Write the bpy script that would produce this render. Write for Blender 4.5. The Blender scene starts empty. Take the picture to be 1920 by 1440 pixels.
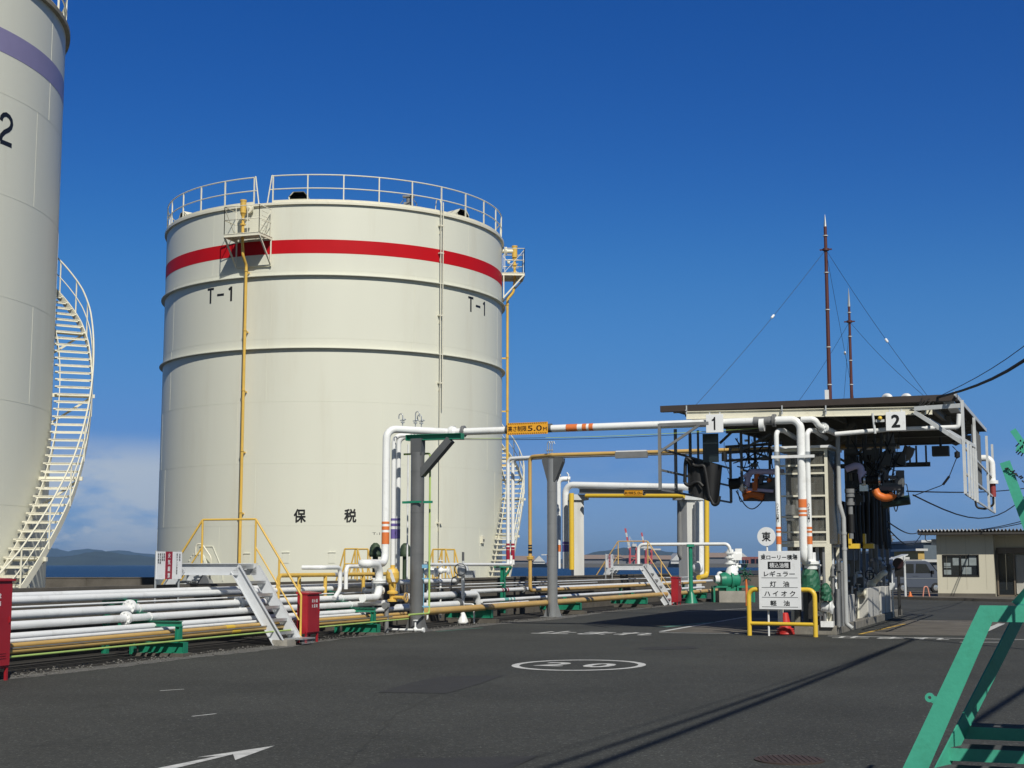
import bpy, math, random
from mathutils import Vector as V3
random.seed(11)
C = bpy.context; SC = C.scene; COL = SC.collection
PI = math.pi
# ---------------------------------------------------------------- camera model used to measure the place
FPX = 2715.0; EYE = 1.68; PIT = math.atan(338.5/FPX); cP, sP = math.cos(PIT), math.sin(PIT)
def ray(px, py):
    dx = (px-960)/FPX; dy = (720-py)/FPX
    return V3((dx, cP-dy*sP, sP+dy*cP))
def W(px, py, Y):
    r = ray(px, py); return r*(Y/r.y)+V3((0, 0, EYE))
def G(px, py, z=0.0):
    r = ray(px, py); return r*((z-EYE)/r.z)+V3((0, 0, EYE))
def hit(px, py, P0, d):
    r = ray(px, py); det = r.x*(-d[1])+d[0]*r.y
    t = (P0[0]*(-d[1])+d[0]*P0[1])/det
    return r*t+V3((0, 0, EYE))
def cyl_hit(px, py, A, R, far=False):
    r = ray(px, py); a = r.x**2+r.y**2; b = -2*(r.x*A[0]+r.y*A[1]); c = A[0]**2+A[1]**2-R*R
    t = (-b+(1 if far else -1)*math.sqrt(max(0, b*b-4*a*c)))/(2*a)
    return r*t+V3((0, 0, EYE))
# ---------------------------------------------------------------- materials
MATS = {}
def lin(c):
    return tuple(((x/255)/12.92 if x/255 <= .04045 else ((x/255+.055)/1.055)**2.4) for x in c)
def mat(name, rgb, rough=.5, metal=0.0, var=.10, scale=3.0, dirt=None, dscale=1.2, damt=.5, streak=False, bump=0.0, bscale=60., fine=0.0):
    if name in MATS: return MATS[name]
    m = bpy.data.materials.new(name); m.use_nodes = True
    nt = m.node_tree; N = nt.nodes; L = nt.links
    b = N['Principled BSDF']; b.inputs['Roughness'].default_value = rough; b.inputs['Metallic'].default_value = metal
    geo = N.new('ShaderNodeNewGeometry')
    mp = N.new('ShaderNodeMapping'); L.new(geo.outputs['Position'], mp.inputs['Vector'])
    if streak: mp.inputs['Scale'].default_value = (1, 1, .12)
    n1 = N.new('ShaderNodeTexNoise'); n1.inputs['Scale'].default_value = scale; n1.inputs['Detail'].default_value = 5
    L.new(mp.outputs[0], n1.inputs['Vector'])
    mr = N.new('ShaderNodeMapRange'); mr.inputs[1].default_value = .3; mr.inputs[2].default_value = .7
    mr.inputs[3].default_value = 1-var; mr.inputs[4].default_value = 1+var*.5
    L.new(n1.outputs['Fac'], mr.inputs[0])
    mul = N.new('ShaderNodeVectorMath'); mul.operation = 'SCALE'; mul.inputs[0].default_value = rgb[:3]
    L.new(mr.outputs[0], mul.inputs['Scale'])
    col = mul.outputs[0]
    if fine:
        n3 = N.new('ShaderNodeTexNoise'); n3.inputs['Scale'].default_value = 34; n3.inputs['Detail'].default_value = 9; n3.inputs['Roughness'].default_value = .75
        L.new(geo.outputs['Position'], n3.inputs['Vector'])
        m3 = N.new('ShaderNodeMapRange'); m3.inputs[1].default_value = .3; m3.inputs[2].default_value = .72
        m3.inputs[3].default_value = 1-fine; m3.inputs[4].default_value = 1+fine
        L.new(n3.outputs['Fac'], m3.inputs[0])
        mu3 = N.new('ShaderNodeVectorMath'); mu3.operation = 'SCALE'
        L.new(col, mu3.inputs[0]); L.new(m3.outputs[0], mu3.inputs['Scale']); col = mu3.outputs[0]
    if dirt:
        n2 = N.new('ShaderNodeTexNoise'); n2.inputs['Scale'].default_value = dscale; n2.inputs['Detail'].default_value = 8; n2.inputs['Roughness'].default_value = .7
        L.new(mp.outputs[0], n2.inputs['Vector'])
        r2 = N.new('ShaderNodeMapRange'); r2.inputs[1].default_value = .54; r2.inputs[2].default_value = .74; r2.inputs[3].default_value = 0; r2.inputs[4].default_value = damt
        L.new(n2.outputs['Fac'], r2.inputs[0])
        mx = N.new('ShaderNodeMix'); mx.data_type = 'RGBA'
        L.new(r2.outputs[0], mx.inputs[0]); L.new(col, mx.inputs[6]); mx.inputs[7].default_value = (*dirt, 1)
        col = mx.outputs[2]
    L.new(col, b.inputs['Base Color'])
    if bump:
        nb = N.new('ShaderNodeTexNoise'); nb.inputs['Scale'].default_value = bscale; nb.inputs['Detail'].default_value = 6
        L.new(geo.outputs['Position'], nb.inputs['Vector'])
        bp = N.new('ShaderNodeBump'); bp.inputs['Strength'].default_value = bump; bp.inputs['Distance'].default_value = .02
        L.new(nb.outputs['Fac'], bp.inputs['Height']); L.new(bp.outputs[0], b.inputs['Normal'])
    MATS[name] = m; return m
RUST = (.10, .045, .02); GRIME = (.16, .14, .11)
CREAM = mat('cream_tank_paint', (.70, .70, .60), .42, var=.03, scale=.6, dirt=(.52, .47, .35), dscale=.8, damt=.28, streak=True, bump=.35, bscale=.45)
CREAM2 = mat('cream_steel_paint', (.76, .73, .60), .42, var=.06, dirt=(.35, .30, .22), dscale=3, damt=.4)
WHITE = mat('white_pipe_paint', (.85, .86, .855), .32, var=.05, scale=2, dirt=(.42, .40, .36), dscale=2.2, damt=.45)
WHITE2 = mat('white_steel_paint', (.79, .80, .80), .45, var=.07, scale=2, dirt=(.40, .37, .32), dscale=3.2, damt=.45)
WGREY = mat('pale_grey_paint', (.60, .62, .63), .45, var=.10, dirt=(.30, .29, .27), dscale=2.4, damt=.5)
YEL = mat('yellow_ochre_paint', (.62, .40, .13), .42, var=.12, scale=1.6, dirt=(.34, .27, .17), dscale=1.8, damt=.6)
YEL2 = mat('warm_yellow_paint', (.72, .46, .09), .42, var=.08, dirt=(.40, .27, .10), dscale=2.4, damt=.4)
YELB = mat('bright_yellow_paint', (.78, .52, .05), .38, var=.06, dirt=(.40, .27, .10), dscale=3, damt=.35)
LIME = mat('lime_green_paint', (.42, .58, .16), .45, var=.1)
GREEN = mat('green_steel_paint', (.015, .22, .13), .42, var=.14, dirt=(.05, .09, .06), dscale=2.5, damt=.5)
GREENL = mat('sea_green_paint', (.065, .40, .275), .42, var=.10, scale=4, dirt=(.05, .27, .17), dscale=3.5, damt=.7, bump=.08, bscale=40, fine=.05)
DGREEN = mat('green_tarpaulin', (.02, .12, .065), .55, var=.25)
OLIVE = mat('olive_tarpaulin', (.045, .075, .04), .6, var=.3)
GREY = mat('grey_steel_paint', (.27, .28, .29), .36, metal=.25, var=.08, scale=2, dirt=(.18, .18, .18), dscale=1.8, damt=.4)
GREYD = mat('dark_grey_steel', (.10, .105, .11), .5, var=.12)
GREYM = mat('mid_grey_steel', (.20, .205, .21), .5, var=.12, dirt=(.12, .10, .08), dscale=2.5, damt=.5)
GALV = mat('galvanised_steel', (.52, .54, .55), .38, metal=.55, var=.12)
BLACK = mat('black_rubber', (.012, .012, .013), .55, var=.25)
BLACKP = mat('black_paint', (.010, .010, .011), .45, var=.1)
RED = mat('red_cabinet_paint', (.36, .018, .028), .40, var=.10, dirt=(.22, .02, .025), dscale=2.5, damt=.5)
REDB = mat('red_band_paint', (.50, .008, .014), .55, var=.06, scale=1)
REDB.node_tree.nodes['Principled BSDF'].inputs['Specular IOR Level'].default_value = .12
REDM = mat('maroon_marking_paint', (.33, .015, .04), .4, var=.06)
ORANGE = mat('orange_marking_paint', (.74, .20, .055), .4, var=.06)
ORANGE2 = mat('orange_rubber', (.70, .17, .03), .45, var=.12)
PURPLE = mat('purple_marking_paint', (.16, .12, .36), .4, var=.05)
PURPLE2 = mat('lavender_pipe_paint', (.62, .56, .80), .4, var=.1)
VIOLET = mat('violet_band_paint', (.26, .235, .40), .42, var=.05)
BLUE = mat('light_blue_paint', (.22, .50, .72), .4, var=.06)
TEAL = mat('teal_marking_paint', (.16, .42, .38), .4, var=.06)
BROWN = mat('brown_fascia_metal', (.055, .042, .036), .45, var=.1)
REDBR = mat('red_brown_mast_paint', (.10, .028, .022), .5, var=.15)
CONC = mat('weathered_concrete', (.34, .32, .28), .85, var=.2, scale=2, dirt=(.12, .11, .09), dscale=1.4, damt=.7, bump=.3, bscale=30, fine=.15)
CONCD = mat('old_shade_dark_concrete', (.12, .107, .09), .9, var=.3, scale=1.4, dirt=(.06, .052, .042), dscale=1.1, damt=.8, bump=.3, bscale=25, fine=.2)  # old concrete, darkened to stand for shade on dike wall and footings
ROAD = mat('white_road_paint', (.62, .62, .60), .7, var=.25, scale=7, dirt=(.10, .10, .10), dscale=10, damt=.9)
ROADY = mat('yellow_road_paint', (.62, .40, .08), .7, var=.2, scale=7, dirt=(.12, .10, .08), dscale=9, damt=.8)
SIGNW = mat('sign_white_enamel', (.86, .87, .88), .35, var=.04, dirt=(.45, .42, .38), dscale=6, damt=.3)
SIGNY = mat('sign_yellow_film', (.85, .40, .03), .4, var=.04)
SILV = mat('bright_steel', (.65, .66, .67), .25, metal=.8, var=.1)
def glass(name, tint, alpha=.35, rough=.08):
    m = bpy.data.materials.new(name); m.use_nodes = True; b = m.node_tree.nodes['Principled BSDF']
    b.inputs['Base Color'].default_value = (*tint, 1); b.inputs['Roughness'].default_value = rough; b.inputs['Alpha'].default_value = alpha
    MATS[name] = m; return m
CABGLASS = glass('dusty_cabin_glass', (.20, .195, .17), .34, .12)
WINGLASS = glass('dark_window_glass', (.02, .024, .028), .9, .05)
# ---------------------------------------------------------------- mesh builder
WL = {}
def axes(d, up=(0, 0, 1)):
    d = V3(d).normalized(); u = V3(up)
    if abs(d.dot(u)) > .98: u = V3((1, 0, 0)) if abs(d.x) < .9 else V3((0, 1, 0))
    s = d.cross(u).normalized(); return d, s, s.cross(d).normalized()
class MB:
    def __init__(s): s.v = []; s.f = []; s.sm = []; s.mi = []; s.cur = 0
    def add(s, vs, fs, smooth=False):
        n = len(s.v); s.v += [V3(x) for x in vs]
        for f in fs: s.f.append([i+n for i in f]); s.sm.append(smooth); s.mi.append(s.cur)
        return s
    def box(s, c, size, ax=None):
        X, Y, Z = ax if ax else (V3((1, 0, 0)), V3((0, 1, 0)), V3((0, 0, 1)))
        X, Y, Z = V3(X)*size[0]/2, V3(Y)*size[1]/2, V3(Z)*size[2]/2; c = V3(c)
        vs = [c+X*i+Y*j+Z*k for k in (-1, 1) for j in (-1, 1) for i in (-1, 1)]
        return s.add(vs, [(0, 2, 3, 1), (4, 5, 7, 6), (0, 1, 5, 4), (2, 6, 7, 3), (0, 4, 6, 2), (1, 3, 7, 5)])
    def bar(s, a, b, w, h=None, up=(0, 0, 1)):
        a, b = V3(a), V3(b); d, sd, u = axes(b-a, up)
        return s.box((a+b)/2, ((b-a).length, w, h or w), (d, sd, u))
    def cbar(s, a, b, w, h, t, up=(0, 0, 1)):            # channel / I section
        a, b = V3(a), V3(b); d, sd, u = axes(b-a, up); n = (b-a).length; m = (a+b)/2
        s.box(m, (n, t, h-2*t), (d, sd, u)); s.box(m+u*(h-t)/2, (n, w, t), (d, sd, u)); s.box(m-u*(h-t)/2, (n, w, t), (d, sd, u)); return s
    def tube(s, pts, r, seg=12, bend=0, cap=True, n=6):
        pts = [V3(p) for p in pts]; P = [pts[0]]
        for i in range(1, len(pts)-1):
            a, b, c = pts[i-1], pts[i], pts[i+1]; d1, d2 = (a-b), (c-b); l1, l2 = d1.length, d2.length
            if not bend or l1 < 1e-6 or l2 < 1e-6: P.append(b); continue
            d1.normalize(); d2.normalize(); ang = d1.angle(d2)
            if ang > PI-.02: P.append(b); continue
            tl = min(bend/math.tan(ang/2), l1*.49, l2*.49); rr = tl*math.tan(ang/2)
            cc = b+(d1+d2).normalized()*(rr/math.sin(ang/2)); p1 = b+d1*tl; p2 = b+d2*tl
            e1, e2 = (p1-cc), (p2-cc); th = e1.angle(e2)
            for k in range(n+1):
                t = k/n; P.append(cc+(e1*math.sin((1-t)*th)+e2*math.sin(t*th))/math.sin(th))
        P.append(pts[-1])
        P = [p for i, p in enumerate(P) if i == 0 or (p-P[i-1]).length > 1e-5]
        T = []
        for i in range(len(P)):
            d = (P[min(i+1, len(P)-1)]-P[max(i-1, 0)]); T.append(d.normalized())
        _, sd, u = axes(T[0]); vs = []
        for i, p in enumerate(P):
            if i: sd = (sd-T[i]*sd.dot(T[i])).normalized()
            u = sd.cross(T[i]).normalized()
            k = 1.0
            if 0 < i < len(P)-1:
                a = (P[i]-P[i-1]).angle(P[i+1]-P[i]); k = 1/max(.5, math.cos(a/2))
            rad = r[min(i, len(r)-1)] if isinstance(r, (list, tuple)) else r
            for j in range(seg):
                a = 2*PI*j/seg; vs.append(p+(sd*math.cos(a)+u*math.sin(a))*rad)
        fs = []
        for i in range(len(P)-1):
            for j in range(seg):
                k = (j+1) % seg; fs.append((i*seg+j, i*seg+k, (i+1)*seg+k, (i+1)*seg+j))
        s.add(vs, fs, True)
        if cap:
            s.add(vs[:seg], [tuple(range(seg))]); s.add(vs[-seg:], [tuple(range(seg-1, -1, -1))])
        return s
    def cyl(s, a, b, r, seg=16): return s.tube([a, b], r, seg)
    def lathe(s, prof, o, axis=(0, 0, 1), seg=20, sharp=True, a0=0, a1=2*PI):
        o = V3(o); d, sd, u = axes(axis); full = abs(a1-a0-2*PI) < 1e-6; ns = seg if full else seg+1
        def ring(r, z): return [o+d*z+(sd*math.cos(a0+(a1-a0)*j/seg)+u*math.sin(a0+(a1-a0)*j/seg))*r for j in range(ns)]
        strips = [prof[i:i+2] for i in range(len(prof)-1)] if sharp else [prof]
        for st in strips:
            vs = [p for q in st for p in ring(*q)]; fs = []
            for i in range(len(st)-1):
                for j in range(seg):
                    k = (j+1) % ns; fs.append((i*ns+j, i*ns+k, (i+1)*ns+k, (i+1)*ns+j))
            s.add(vs, fs, True)
        return s
    def sphere(s, o, r, seg=14, sz=1.0):
        return s.lathe([(max(1e-4, r*math.sin(PI*i/8)), -r*sz*math.cos(PI*i/8)) for i in range(9)], o, seg=seg, sharp=False)
    def disc(s, o, axis, r, t, seg=20):
        return s.lathe([(1e-4, -t/2), (r, -t/2), (r, t/2), (1e-4, t/2)], o, axis, seg)
    def prism(s, poly, o, ax, ay, dep):
        o, ax, ay, dep = V3(o), V3(ax), V3(ay), V3(dep); n = len(poly)
        A = [o+ax*x+ay*y for x, y in poly]; Bq = [p+dep for p in A]
        s.add(A+Bq, [tuple(range(n-1, -1, -1)), tuple(range(n, 2*n))]+[(i, (i+1) % n, n+(i+1) % n, n+i) for i in range(n)]); return s
    def poly(s, pts): return s.add(pts, [tuple(range(len(pts)))])
    def quadrow(s, A, Bq, smooth=True):
        n = len(A); return s.add(list(A)+list(Bq), [(i, i+1, n+i+1, n+i) for i in range(n-1)], smooth)
    def build(s, name, m, parent=None, loc=None, bevel=0, sub=0):
        if not s.v: return None
        if parent is not None: org = WL[parent.name]
        elif loc is not None: org = V3(loc)
        else:
            xs = [p.x for p in s.v]; ys = [p.y for p in s.v]; org = V3(((min(xs)+max(xs))/2, (min(ys)+max(ys))/2, min(p.z for p in s.v)))
        me = bpy.data.meshes.new(name); me.from_pydata([p-org for p in s.v], [], s.f)
        me.polygons.foreach_set('use_smooth', s.sm)
        for q in (m if isinstance(m, (list, tuple)) else [m]): me.materials.append(q)
        if any(s.mi): me.polygons.foreach_set('material_index', s.mi)
        me.update()
        o = bpy.data.objects.new(name, me); COL.objects.link(o)
        if parent is not None: o.parent = parent
        else: o.location = org
        WL[o.name] = org
        if bevel:
            b = o.modifiers.new('edge', 'BEVEL'); b.width = bevel; b.segments = 2; b.limit_method = 'ANGLE'; b.angle_limit = .6
        return o
def thing(name, label, cat, loc, group=None):
    o = bpy.data.objects.new(name, None); COL.objects.link(o); o.location = V3(loc); o.empty_display_size = .2
    WL[o.name] = V3(loc); o['label'] = label; o['category'] = cat
    if group: o['group'] = group
    return o
def tag(o, label, cat, group=None):
    o['label'] = label; o['category'] = cat
    if group: o['group'] = group
    return o
def struct(o, kind='structure'): o['kind'] = kind; return o
# ---------------------------------------------------------------- writing
_TX = {}
def text2d(txt, bold=0.0):
    k = (txt, bold)
    if k in _TX: return _TX[k]
    cu = bpy.data.curves.new('t', 'FONT'); cu.body = txt; cu.size = 1; cu.align_x = 'CENTER'; cu.offset = bold; cu.resolution_u = 3; cu.space_line = .95
    ob = bpy.data.objects.new('t', cu); COL.objects.link(ob)
    me = bpy.data.meshes.new_from_object(ob.evaluated_get(C.evaluated_depsgraph_get()))
    vs = [(v.co.x, v.co.y) for v in me.vertices]; fs = [tuple(p.vertices) for p in me.polygons]
    bpy.data.objects.remove(ob); bpy.data.curves.remove(cu); bpy.data.meshes.remove(me)
    _TX[k] = (vs, fs); return _TX[k]
def write(mb, txt, o, ax, ay, w=None, h=None, bold=0.0, fn=None):
    vs, fs = text2d(txt)
    if not vs: return
    if bold:
        n0 = len(vs); V2 = list(vs); F2 = list(fs); i = 0
        for dx, dy in ((1, 0), (-1, 0), (0, 1), (0, -1), (.7, .7), (-.7, -.7), (.7, -.7), (-.7, .7)):
            i += 1; F2 += [tuple(j+len(V2) for j in f) for f in fs]; V2 += [(x+dx*bold, y+dy*bold) for x, y in vs]
        vs, fs = V2, F2
    x0, x1 = min(v[0] for v in vs), max(v[0] for v in vs); y0, y1 = min(v[1] for v in vs), max(v[1] for v in vs)
    kx = w/(x1-x0) if w else None; ky = h/(y1-y0) if h else None
    kx = kx or ky; ky = ky or kx; cx, cy = (x0+x1)/2, (y0+y1)/2
    o, ax, ay = V3(o), V3(ax).normalized(), V3(ay).normalized(); out = []
    for x, y in vs:
        X, Y = (x-cx)*kx, (y-cy)*ky
        out.append(fn(X, Y) if fn else o+ax*X+ay*Y)
    n = ax.cross(ay)
    if bold:                                             # overprints sit a hair apart
        out = [p+n*(.0003*(i//n0)) for i, p in enumerate(out)]
    mb.add(out, fs)
# ================================================================ camera, sky, sun
cam = bpy.data.cameras.new('camera'); co = bpy.data.objects.new('camera', cam); COL.objects.link(co)
co.location = (0, 0, EYE); co.rotation_euler = (PI/2+PIT, 0, 0)
cam.sensor_width = 36; cam.lens = 36*FPX/1920; cam.clip_end = 60000; cam.clip_start = .1
SC.camera = co
SUN_EL = math.radians(42); SUN_AZ = math.radians(163.5)      # clockwise from +Y
w = bpy.data.worlds.new('World'); SC.world = w; w.use_nodes = True
nt = w.node_tree; N = nt.nodes; L = nt.links; bg = N['Background']
sky = N.new('ShaderNodeTexSky'); sky.sky_type = 'NISHITA'; sky.sun_disc = False; sky.sun_elevation = SUN_EL; sky.sun_rotation = SUN_AZ
sky.air_density = 1.0; sky.dust_density = 0.0; sky.ozone_density = 6.0; sky.altitude = 0
hs = N.new('ShaderNodeHueSaturation'); hs.inputs['Saturation'].default_value = 1.35; hs.inputs['Value'].default_value = 1.0
ss = N.new('ShaderNodeSeparateColor'); cc_ = N.new('ShaderNodeCombineColor'); L.new(sky.outputs[0], hs.inputs['Color']); L.new(hs.outputs[0], ss.inputs[0])
def grade(i, pts):
    d = N.new('ShaderNodeMath'); d.operation = 'DIVIDE'; d.inputs[1].default_value = 8; L.new(ss.outputs[i], d.inputs[0])
    f = N.new('ShaderNodeFloatCurve'); cv = f.mapping.curves[0]
    cv.points[0].location = pts[0]; cv.points[1].location = pts[-1]
    for p in pts[1:-1]: cv.points.new(*p)
    f.mapping.update(); L.new(d.outputs[0], f.inputs['Value'])
    m = N.new('ShaderNodeMath'); m.operation = 'MULTIPLY'; m.inputs[1].default_value = 8; L.new(f.outputs[0], m.inputs[0]); L.new(m.outputs[0], cc_.inputs[i])
grade(0, [(0, .016), (.0144, .028), (.124, .109), (.7, .24), (1, .30)]); grade(1, [(0, 0), (.205, .155), (.465, .385), (.92, .48), (1, .50)]); grade(2, [(0, 0), (.57, .586), (.94, .93), (1, .96)])
# low bank of cumulus over the sea, thinning out upwards
tc = N.new('ShaderNodeTexCoord'); sep = N.new('ShaderNodeSeparateXYZ'); L.new(tc.outputs['Generated'], sep.inputs[0])
mp = N.new('ShaderNodeMapping'); mp.inputs['Scale'].default_value = (9, 9, 26); mp.inputs['Location'].default_value = (2.3, .7, .25); L.new(tc.outputs['Generated'], mp.inputs[0])
ns = N.new('ShaderNodeTexNoise'); ns.inputs['Scale'].default_value = 1.0; ns.inputs['Detail'].default_value = 7; ns.inputs['Roughness'].default_value = .55
L.new(mp.outputs[0], ns.inputs['Vector'])
cr = N.new('ShaderNodeMapRange'); cr.interpolation_type = 'SMOOTHSTEP'; cr.inputs[1].default_value = .36; cr.inputs[2].default_value = .55; L.new(ns.outputs['Fac'], cr.inputs[0])
def rng(src, a, b, c, d):
    q = N.new('ShaderNodeMapRange'); q.interpolation_type = 'SMOOTHSTEP'
    for i, v in enumerate((a, b, c, d)): q.inputs[i+1].default_value = v
    L.new(src, q.inputs[0]); return q.outputs[0]
def mulv(a, b):
    q = N.new('ShaderNodeMath'); q.operation = 'MULTIPLY'; L.new(a, q.inputs[0]); L.new(b, q.inputs[1]); return q.outputs[0]
m_el = rng(sep.outputs['Z'], .062, .092, 1, 0)
m_az = rng(sep.outputs['X'], -.26, -.02, 1, .10)
ml = N.new('ShaderNodeMapping'); ml.inputs['Scale'].default_value = (26, 26, 60); ml.inputs['Location'].default_value = (.4, 1.9, .6); L.new(tc.outputs['Generated'], ml.inputs[0])
nl = N.new('ShaderNodeTexNoise'); nl.inputs['Scale'].default_value = 1.0; nl.inputs['Detail'].default_value = 6; L.new(ml.outputs[0], nl.inputs['Vector'])
lump = mulv(rng(nl.outputs['Fac'], .50, .62, 0, 1), rng(sep.outputs['Z'], .035, .062, 1, 0))
cm0 = mulv(mulv(cr.outputs[0], m_el), m_az); cmx = N.new('ShaderNodeMath'); cmx.operation = 'MAXIMUM'; L.new(cm0, cmx.inputs[0]); L.new(mulv(lump, m_az), cmx.inputs[1]); cm = cmx.outputs[0]
mx = N.new('ShaderNodeMix'); mx.data_type = 'RGBA'
L.new(cm, mx.inputs[0]); L.new(cc_.outputs[0], mx.inputs[6]); mx.inputs[7].default_value = (5.6, 6.7, 8.2, 1)
zen = rng(sep.outputs['Z'], .42, .80, 1, .42); zm = N.new('ShaderNodeVectorMath'); zm.operation = 'SCALE'; sunw = rng(sep.outputs['Y'], -.35, .30, 0, 1); wh = N.new('ShaderNodeVectorMath'); wh.operation = 'SCALE'; L.new(sky.outputs[0], wh.inputs[0]); wh.inputs['Scale'].default_value = .62
mz = N.new('ShaderNodeMix'); mz.data_type = 'RGBA'; L.new(sunw, mz.inputs[0]); L.new(wh.outputs[0], mz.inputs[6]); L.new(mx.outputs[2], mz.inputs[7]); L.new(mz.outputs[2], zm.inputs[0]); L.new(zen, zm.inputs['Scale'])
L.new(zm.outputs[0], bg.inputs['Color']); bg.inputs['Strength'].default_value = .075
sl = bpy.data.lights.new('sun', 'SUN'); sl.energy = 4.15; sl.angle = math.radians(.55); sl.color = (1.0, .962, .865)
so = bpy.data.objects.new('sun', sl); COL.objects.link(so)
toward = V3((math.sin(SUN_AZ)*math.cos(SUN_EL), math.cos(SUN_AZ)*math.cos(SUN_EL), math.sin(SUN_EL)))
so.rotation_euler = (-toward).to_track_quat('-Z', 'Y').to_euler(); so.location = (10, -20, 40)
SC.view_settings.view_transform = 'Standard'; SC.view_settings.look = 'None'; SC.view_settings.exposure = 0.0; SC.view_settings.gamma = 1
# ================================================================ ground, sea, hills
SEA = -3.2
def asphalt():
    m = bpy.data.materials.new('asphalt'); m.use_nodes = True; nt = m.node_tree; N = nt.nodes; L = nt.links; b = N['Principled BSDF']
    geo = N.new('ShaderNodeNewGeometry')
    def noise(sc, det, ro=.6):
        n = N.new('ShaderNodeTexNoise'); n.inputs['Scale'].default_value = sc; n.inputs['Detail'].default_value = det; n.inputs['Roughness'].default_value = ro
        L.new(geo.outputs['Position'], n.inputs['Vector']); return n.outputs['Fac']
    def rg(src, a, b_, c, d):
        q = N.new('ShaderNodeMapRange')
        for i, v in enumerate((a, b_, c, d)): q.inputs[i+1].default_value = v
        L.new(src, q.inputs[0]); return q.outputs[0]
    n_b = noise(.22, 7, .62); big = rg(n_b, .33, .68, .80, 1.20); fine0 = rg(noise(30, 3, .85), .32, .70, .62, 1.40); stain = rg(noise(.75, 5, .7), .60, .74, 1.0, .72); crs = rg(noise(9, 3, .7), .3, .7, .82, 1.2)
    f1 = N.new('ShaderNodeMath'); f1.operation = 'MULTIPLY'; L.new(fine0, f1.inputs[0]); L.new(stain, f1.inputs[1])
    f2 = N.new('ShaderNodeMath'); f2.operation = 'MULTIPLY'; L.new(f1.outputs[0], f2.inputs[0]); L.new(crs, f2.inputs[1]); fine = f2.outputs[0]
    vo = N.new('ShaderNodeTexVoronoi'); vo.inputs['Scale'].default_value = 62; L.new(geo.outputs['Position'], vo.inputs['Vector'])
    spk = N.new('ShaderNodeSeparateColor'); L.new(vo.outputs['Color'], spk.inputs[0])
    sp = rg(spk.outputs[0], .92, 1.0, 1.0, 2.8)
    a = N.new('ShaderNodeMath'); a.operation = 'MULTIPLY'; L.new(big, a.inputs[0]); L.new(fine, a.inputs[1])
    c = N.new('ShaderNodeMath'); c.operation = 'MULTIPLY'; L.new(a.outputs[0], c.inputs[0]); L.new(sp, c.inputs[1])
    v = N.new('ShaderNodeVectorMath'); v.operation = 'SCALE'; v.inputs[0].default_value = (.053, .0545, .050); L.new(c.outputs[0], v.inputs['Scale'])
    L.new(v.outputs[0], b.inputs['Base Color']); b.inputs['Roughness'].default_value = .88; b.inputs['Specular IOR Level'].default_value = .25
    bp = N.new('ShaderNodeBump'); bp.inputs['Strength'].default_value = .55; bp.inputs['Distance'].default_value = .012
    L.new(noise(45, 4, .8), bp.inputs['Height']); L.new(bp.outputs[0], b.inputs['Normal'])
    return m
ASPH = asphalt()
ASPHD = mat('dark_asphalt_repair', (.033, .033, .033), .9, var=.15, fine=.45, bump=.5, bscale=45)
GRAV = mat('gravel_ground', (.15, .147, .138), .95, var=.35, scale=3, dirt=(.05, .045, .035), dscale=2, damt=.6, bump=.9, bscale=28, fine=.7)
YARD = mat('shade_dark_yard_concrete', (.035, .032, .028), .9, var=.2, fine=.15)  # near-black colour stands for the shade under the pipe rack
SLAB = mat('stained_bay_slab', (.135, .12, .098), .88, var=.35, scale=1.2, dirt=(.05, .045, .04), dscale=.8, damt=.8, fine=.2)
g = MB()
outer = [(-300, -60), (-300, 84), (-40, 88), (14, 98), (26, 112), (31, 150), (60, 420), (420, 420), (420, -60)]
g.prism(outer, (0, 0, 0), (1, 0, 0), (0, 1, 0), (0, 0, -6))
struct(g.build('yard_ground', ASPH, loc=(0, 0, 0)))
s = MB(); s.poly([(-9000, -200, SEA), (9000, -200, SEA), (9000, 20000, SEA), (-9000, 20000, SEA)])
def seamat():
    m = bpy.data.materials.new('sea_water'); m.use_nodes = True; nt = m.node_tree; N = nt.nodes; L = nt.links; b = N['Principled BSDF']
    b.inputs['Base Color'].default_value = (.006, .020, .042, 1); b.inputs['Roughness'].default_value = .32; b.inputs['IOR'].default_value = 1.33; b.inputs['Specular IOR Level'].default_value = .3
    geo = N.new('ShaderNodeNewGeometry'); n = N.new('ShaderNodeTexNoise'); n.inputs['Scale'].default_value = .35; n.inputs['Detail'].default_value = 6
    L.new(geo.outputs['Position'], n.inputs['Vector']); bp = N.new('ShaderNodeBump'); bp.inputs['Strength'].default_value = 1.0; bp.inputs['Distance'].default_value = 1.2
    L.new(n.outputs['Fac'], bp.inputs['Height']); L.new(bp.outputs[0], b.inputs['Normal']); return m
struct(s.build('sea', seamat(), loc=(0, 0, SEA)))
HILLM = mat('wooded_hillside', (.034, .052, .046), .95, var=.35, scale=.004)
def hills(prof, Y, depth, seed):
    rnd = random.Random(seed); m = MB(); xs = []
    for i in range(len(prof)-1):
        (x0, y0), (x1, y1) = prof[i], prof[i+1]
        for k in range(8):
            t = k/8; xs.append((x0+(x1-x0)*t, y0+(y1-y0)*(t*t*(3-2*t))-rnd.uniform(0, .7)))
    xs.append(prof[-1]); rows = []
    for j in range(9):
        t = j/8; sh = math.sin(PI*t); row = []
        for x, y in xs:
            X = W(x, 1060, Y).x; h = (1061-y)/FPX*Y
            row.append(V3((X, Y+(t-.5)*depth, SEA-2+max(0, h)*sh*(1+rnd.uniform(-.12, .12)*(t != .5)))))
        rows.append(row)
    for a, b in zip(rows, rows[1:]): m.quadrow(a, b)
    return m
struct(hills([(-260, 1050), (-120, 1040), (0, 1046), (90, 1046), (130, 1045), (160, 1041), (196, 1035), (230, 1041), (290, 1046), (360, 1050), (520, 1058)], 8200, 1500, 3).build('hills', HILLM))
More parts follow.
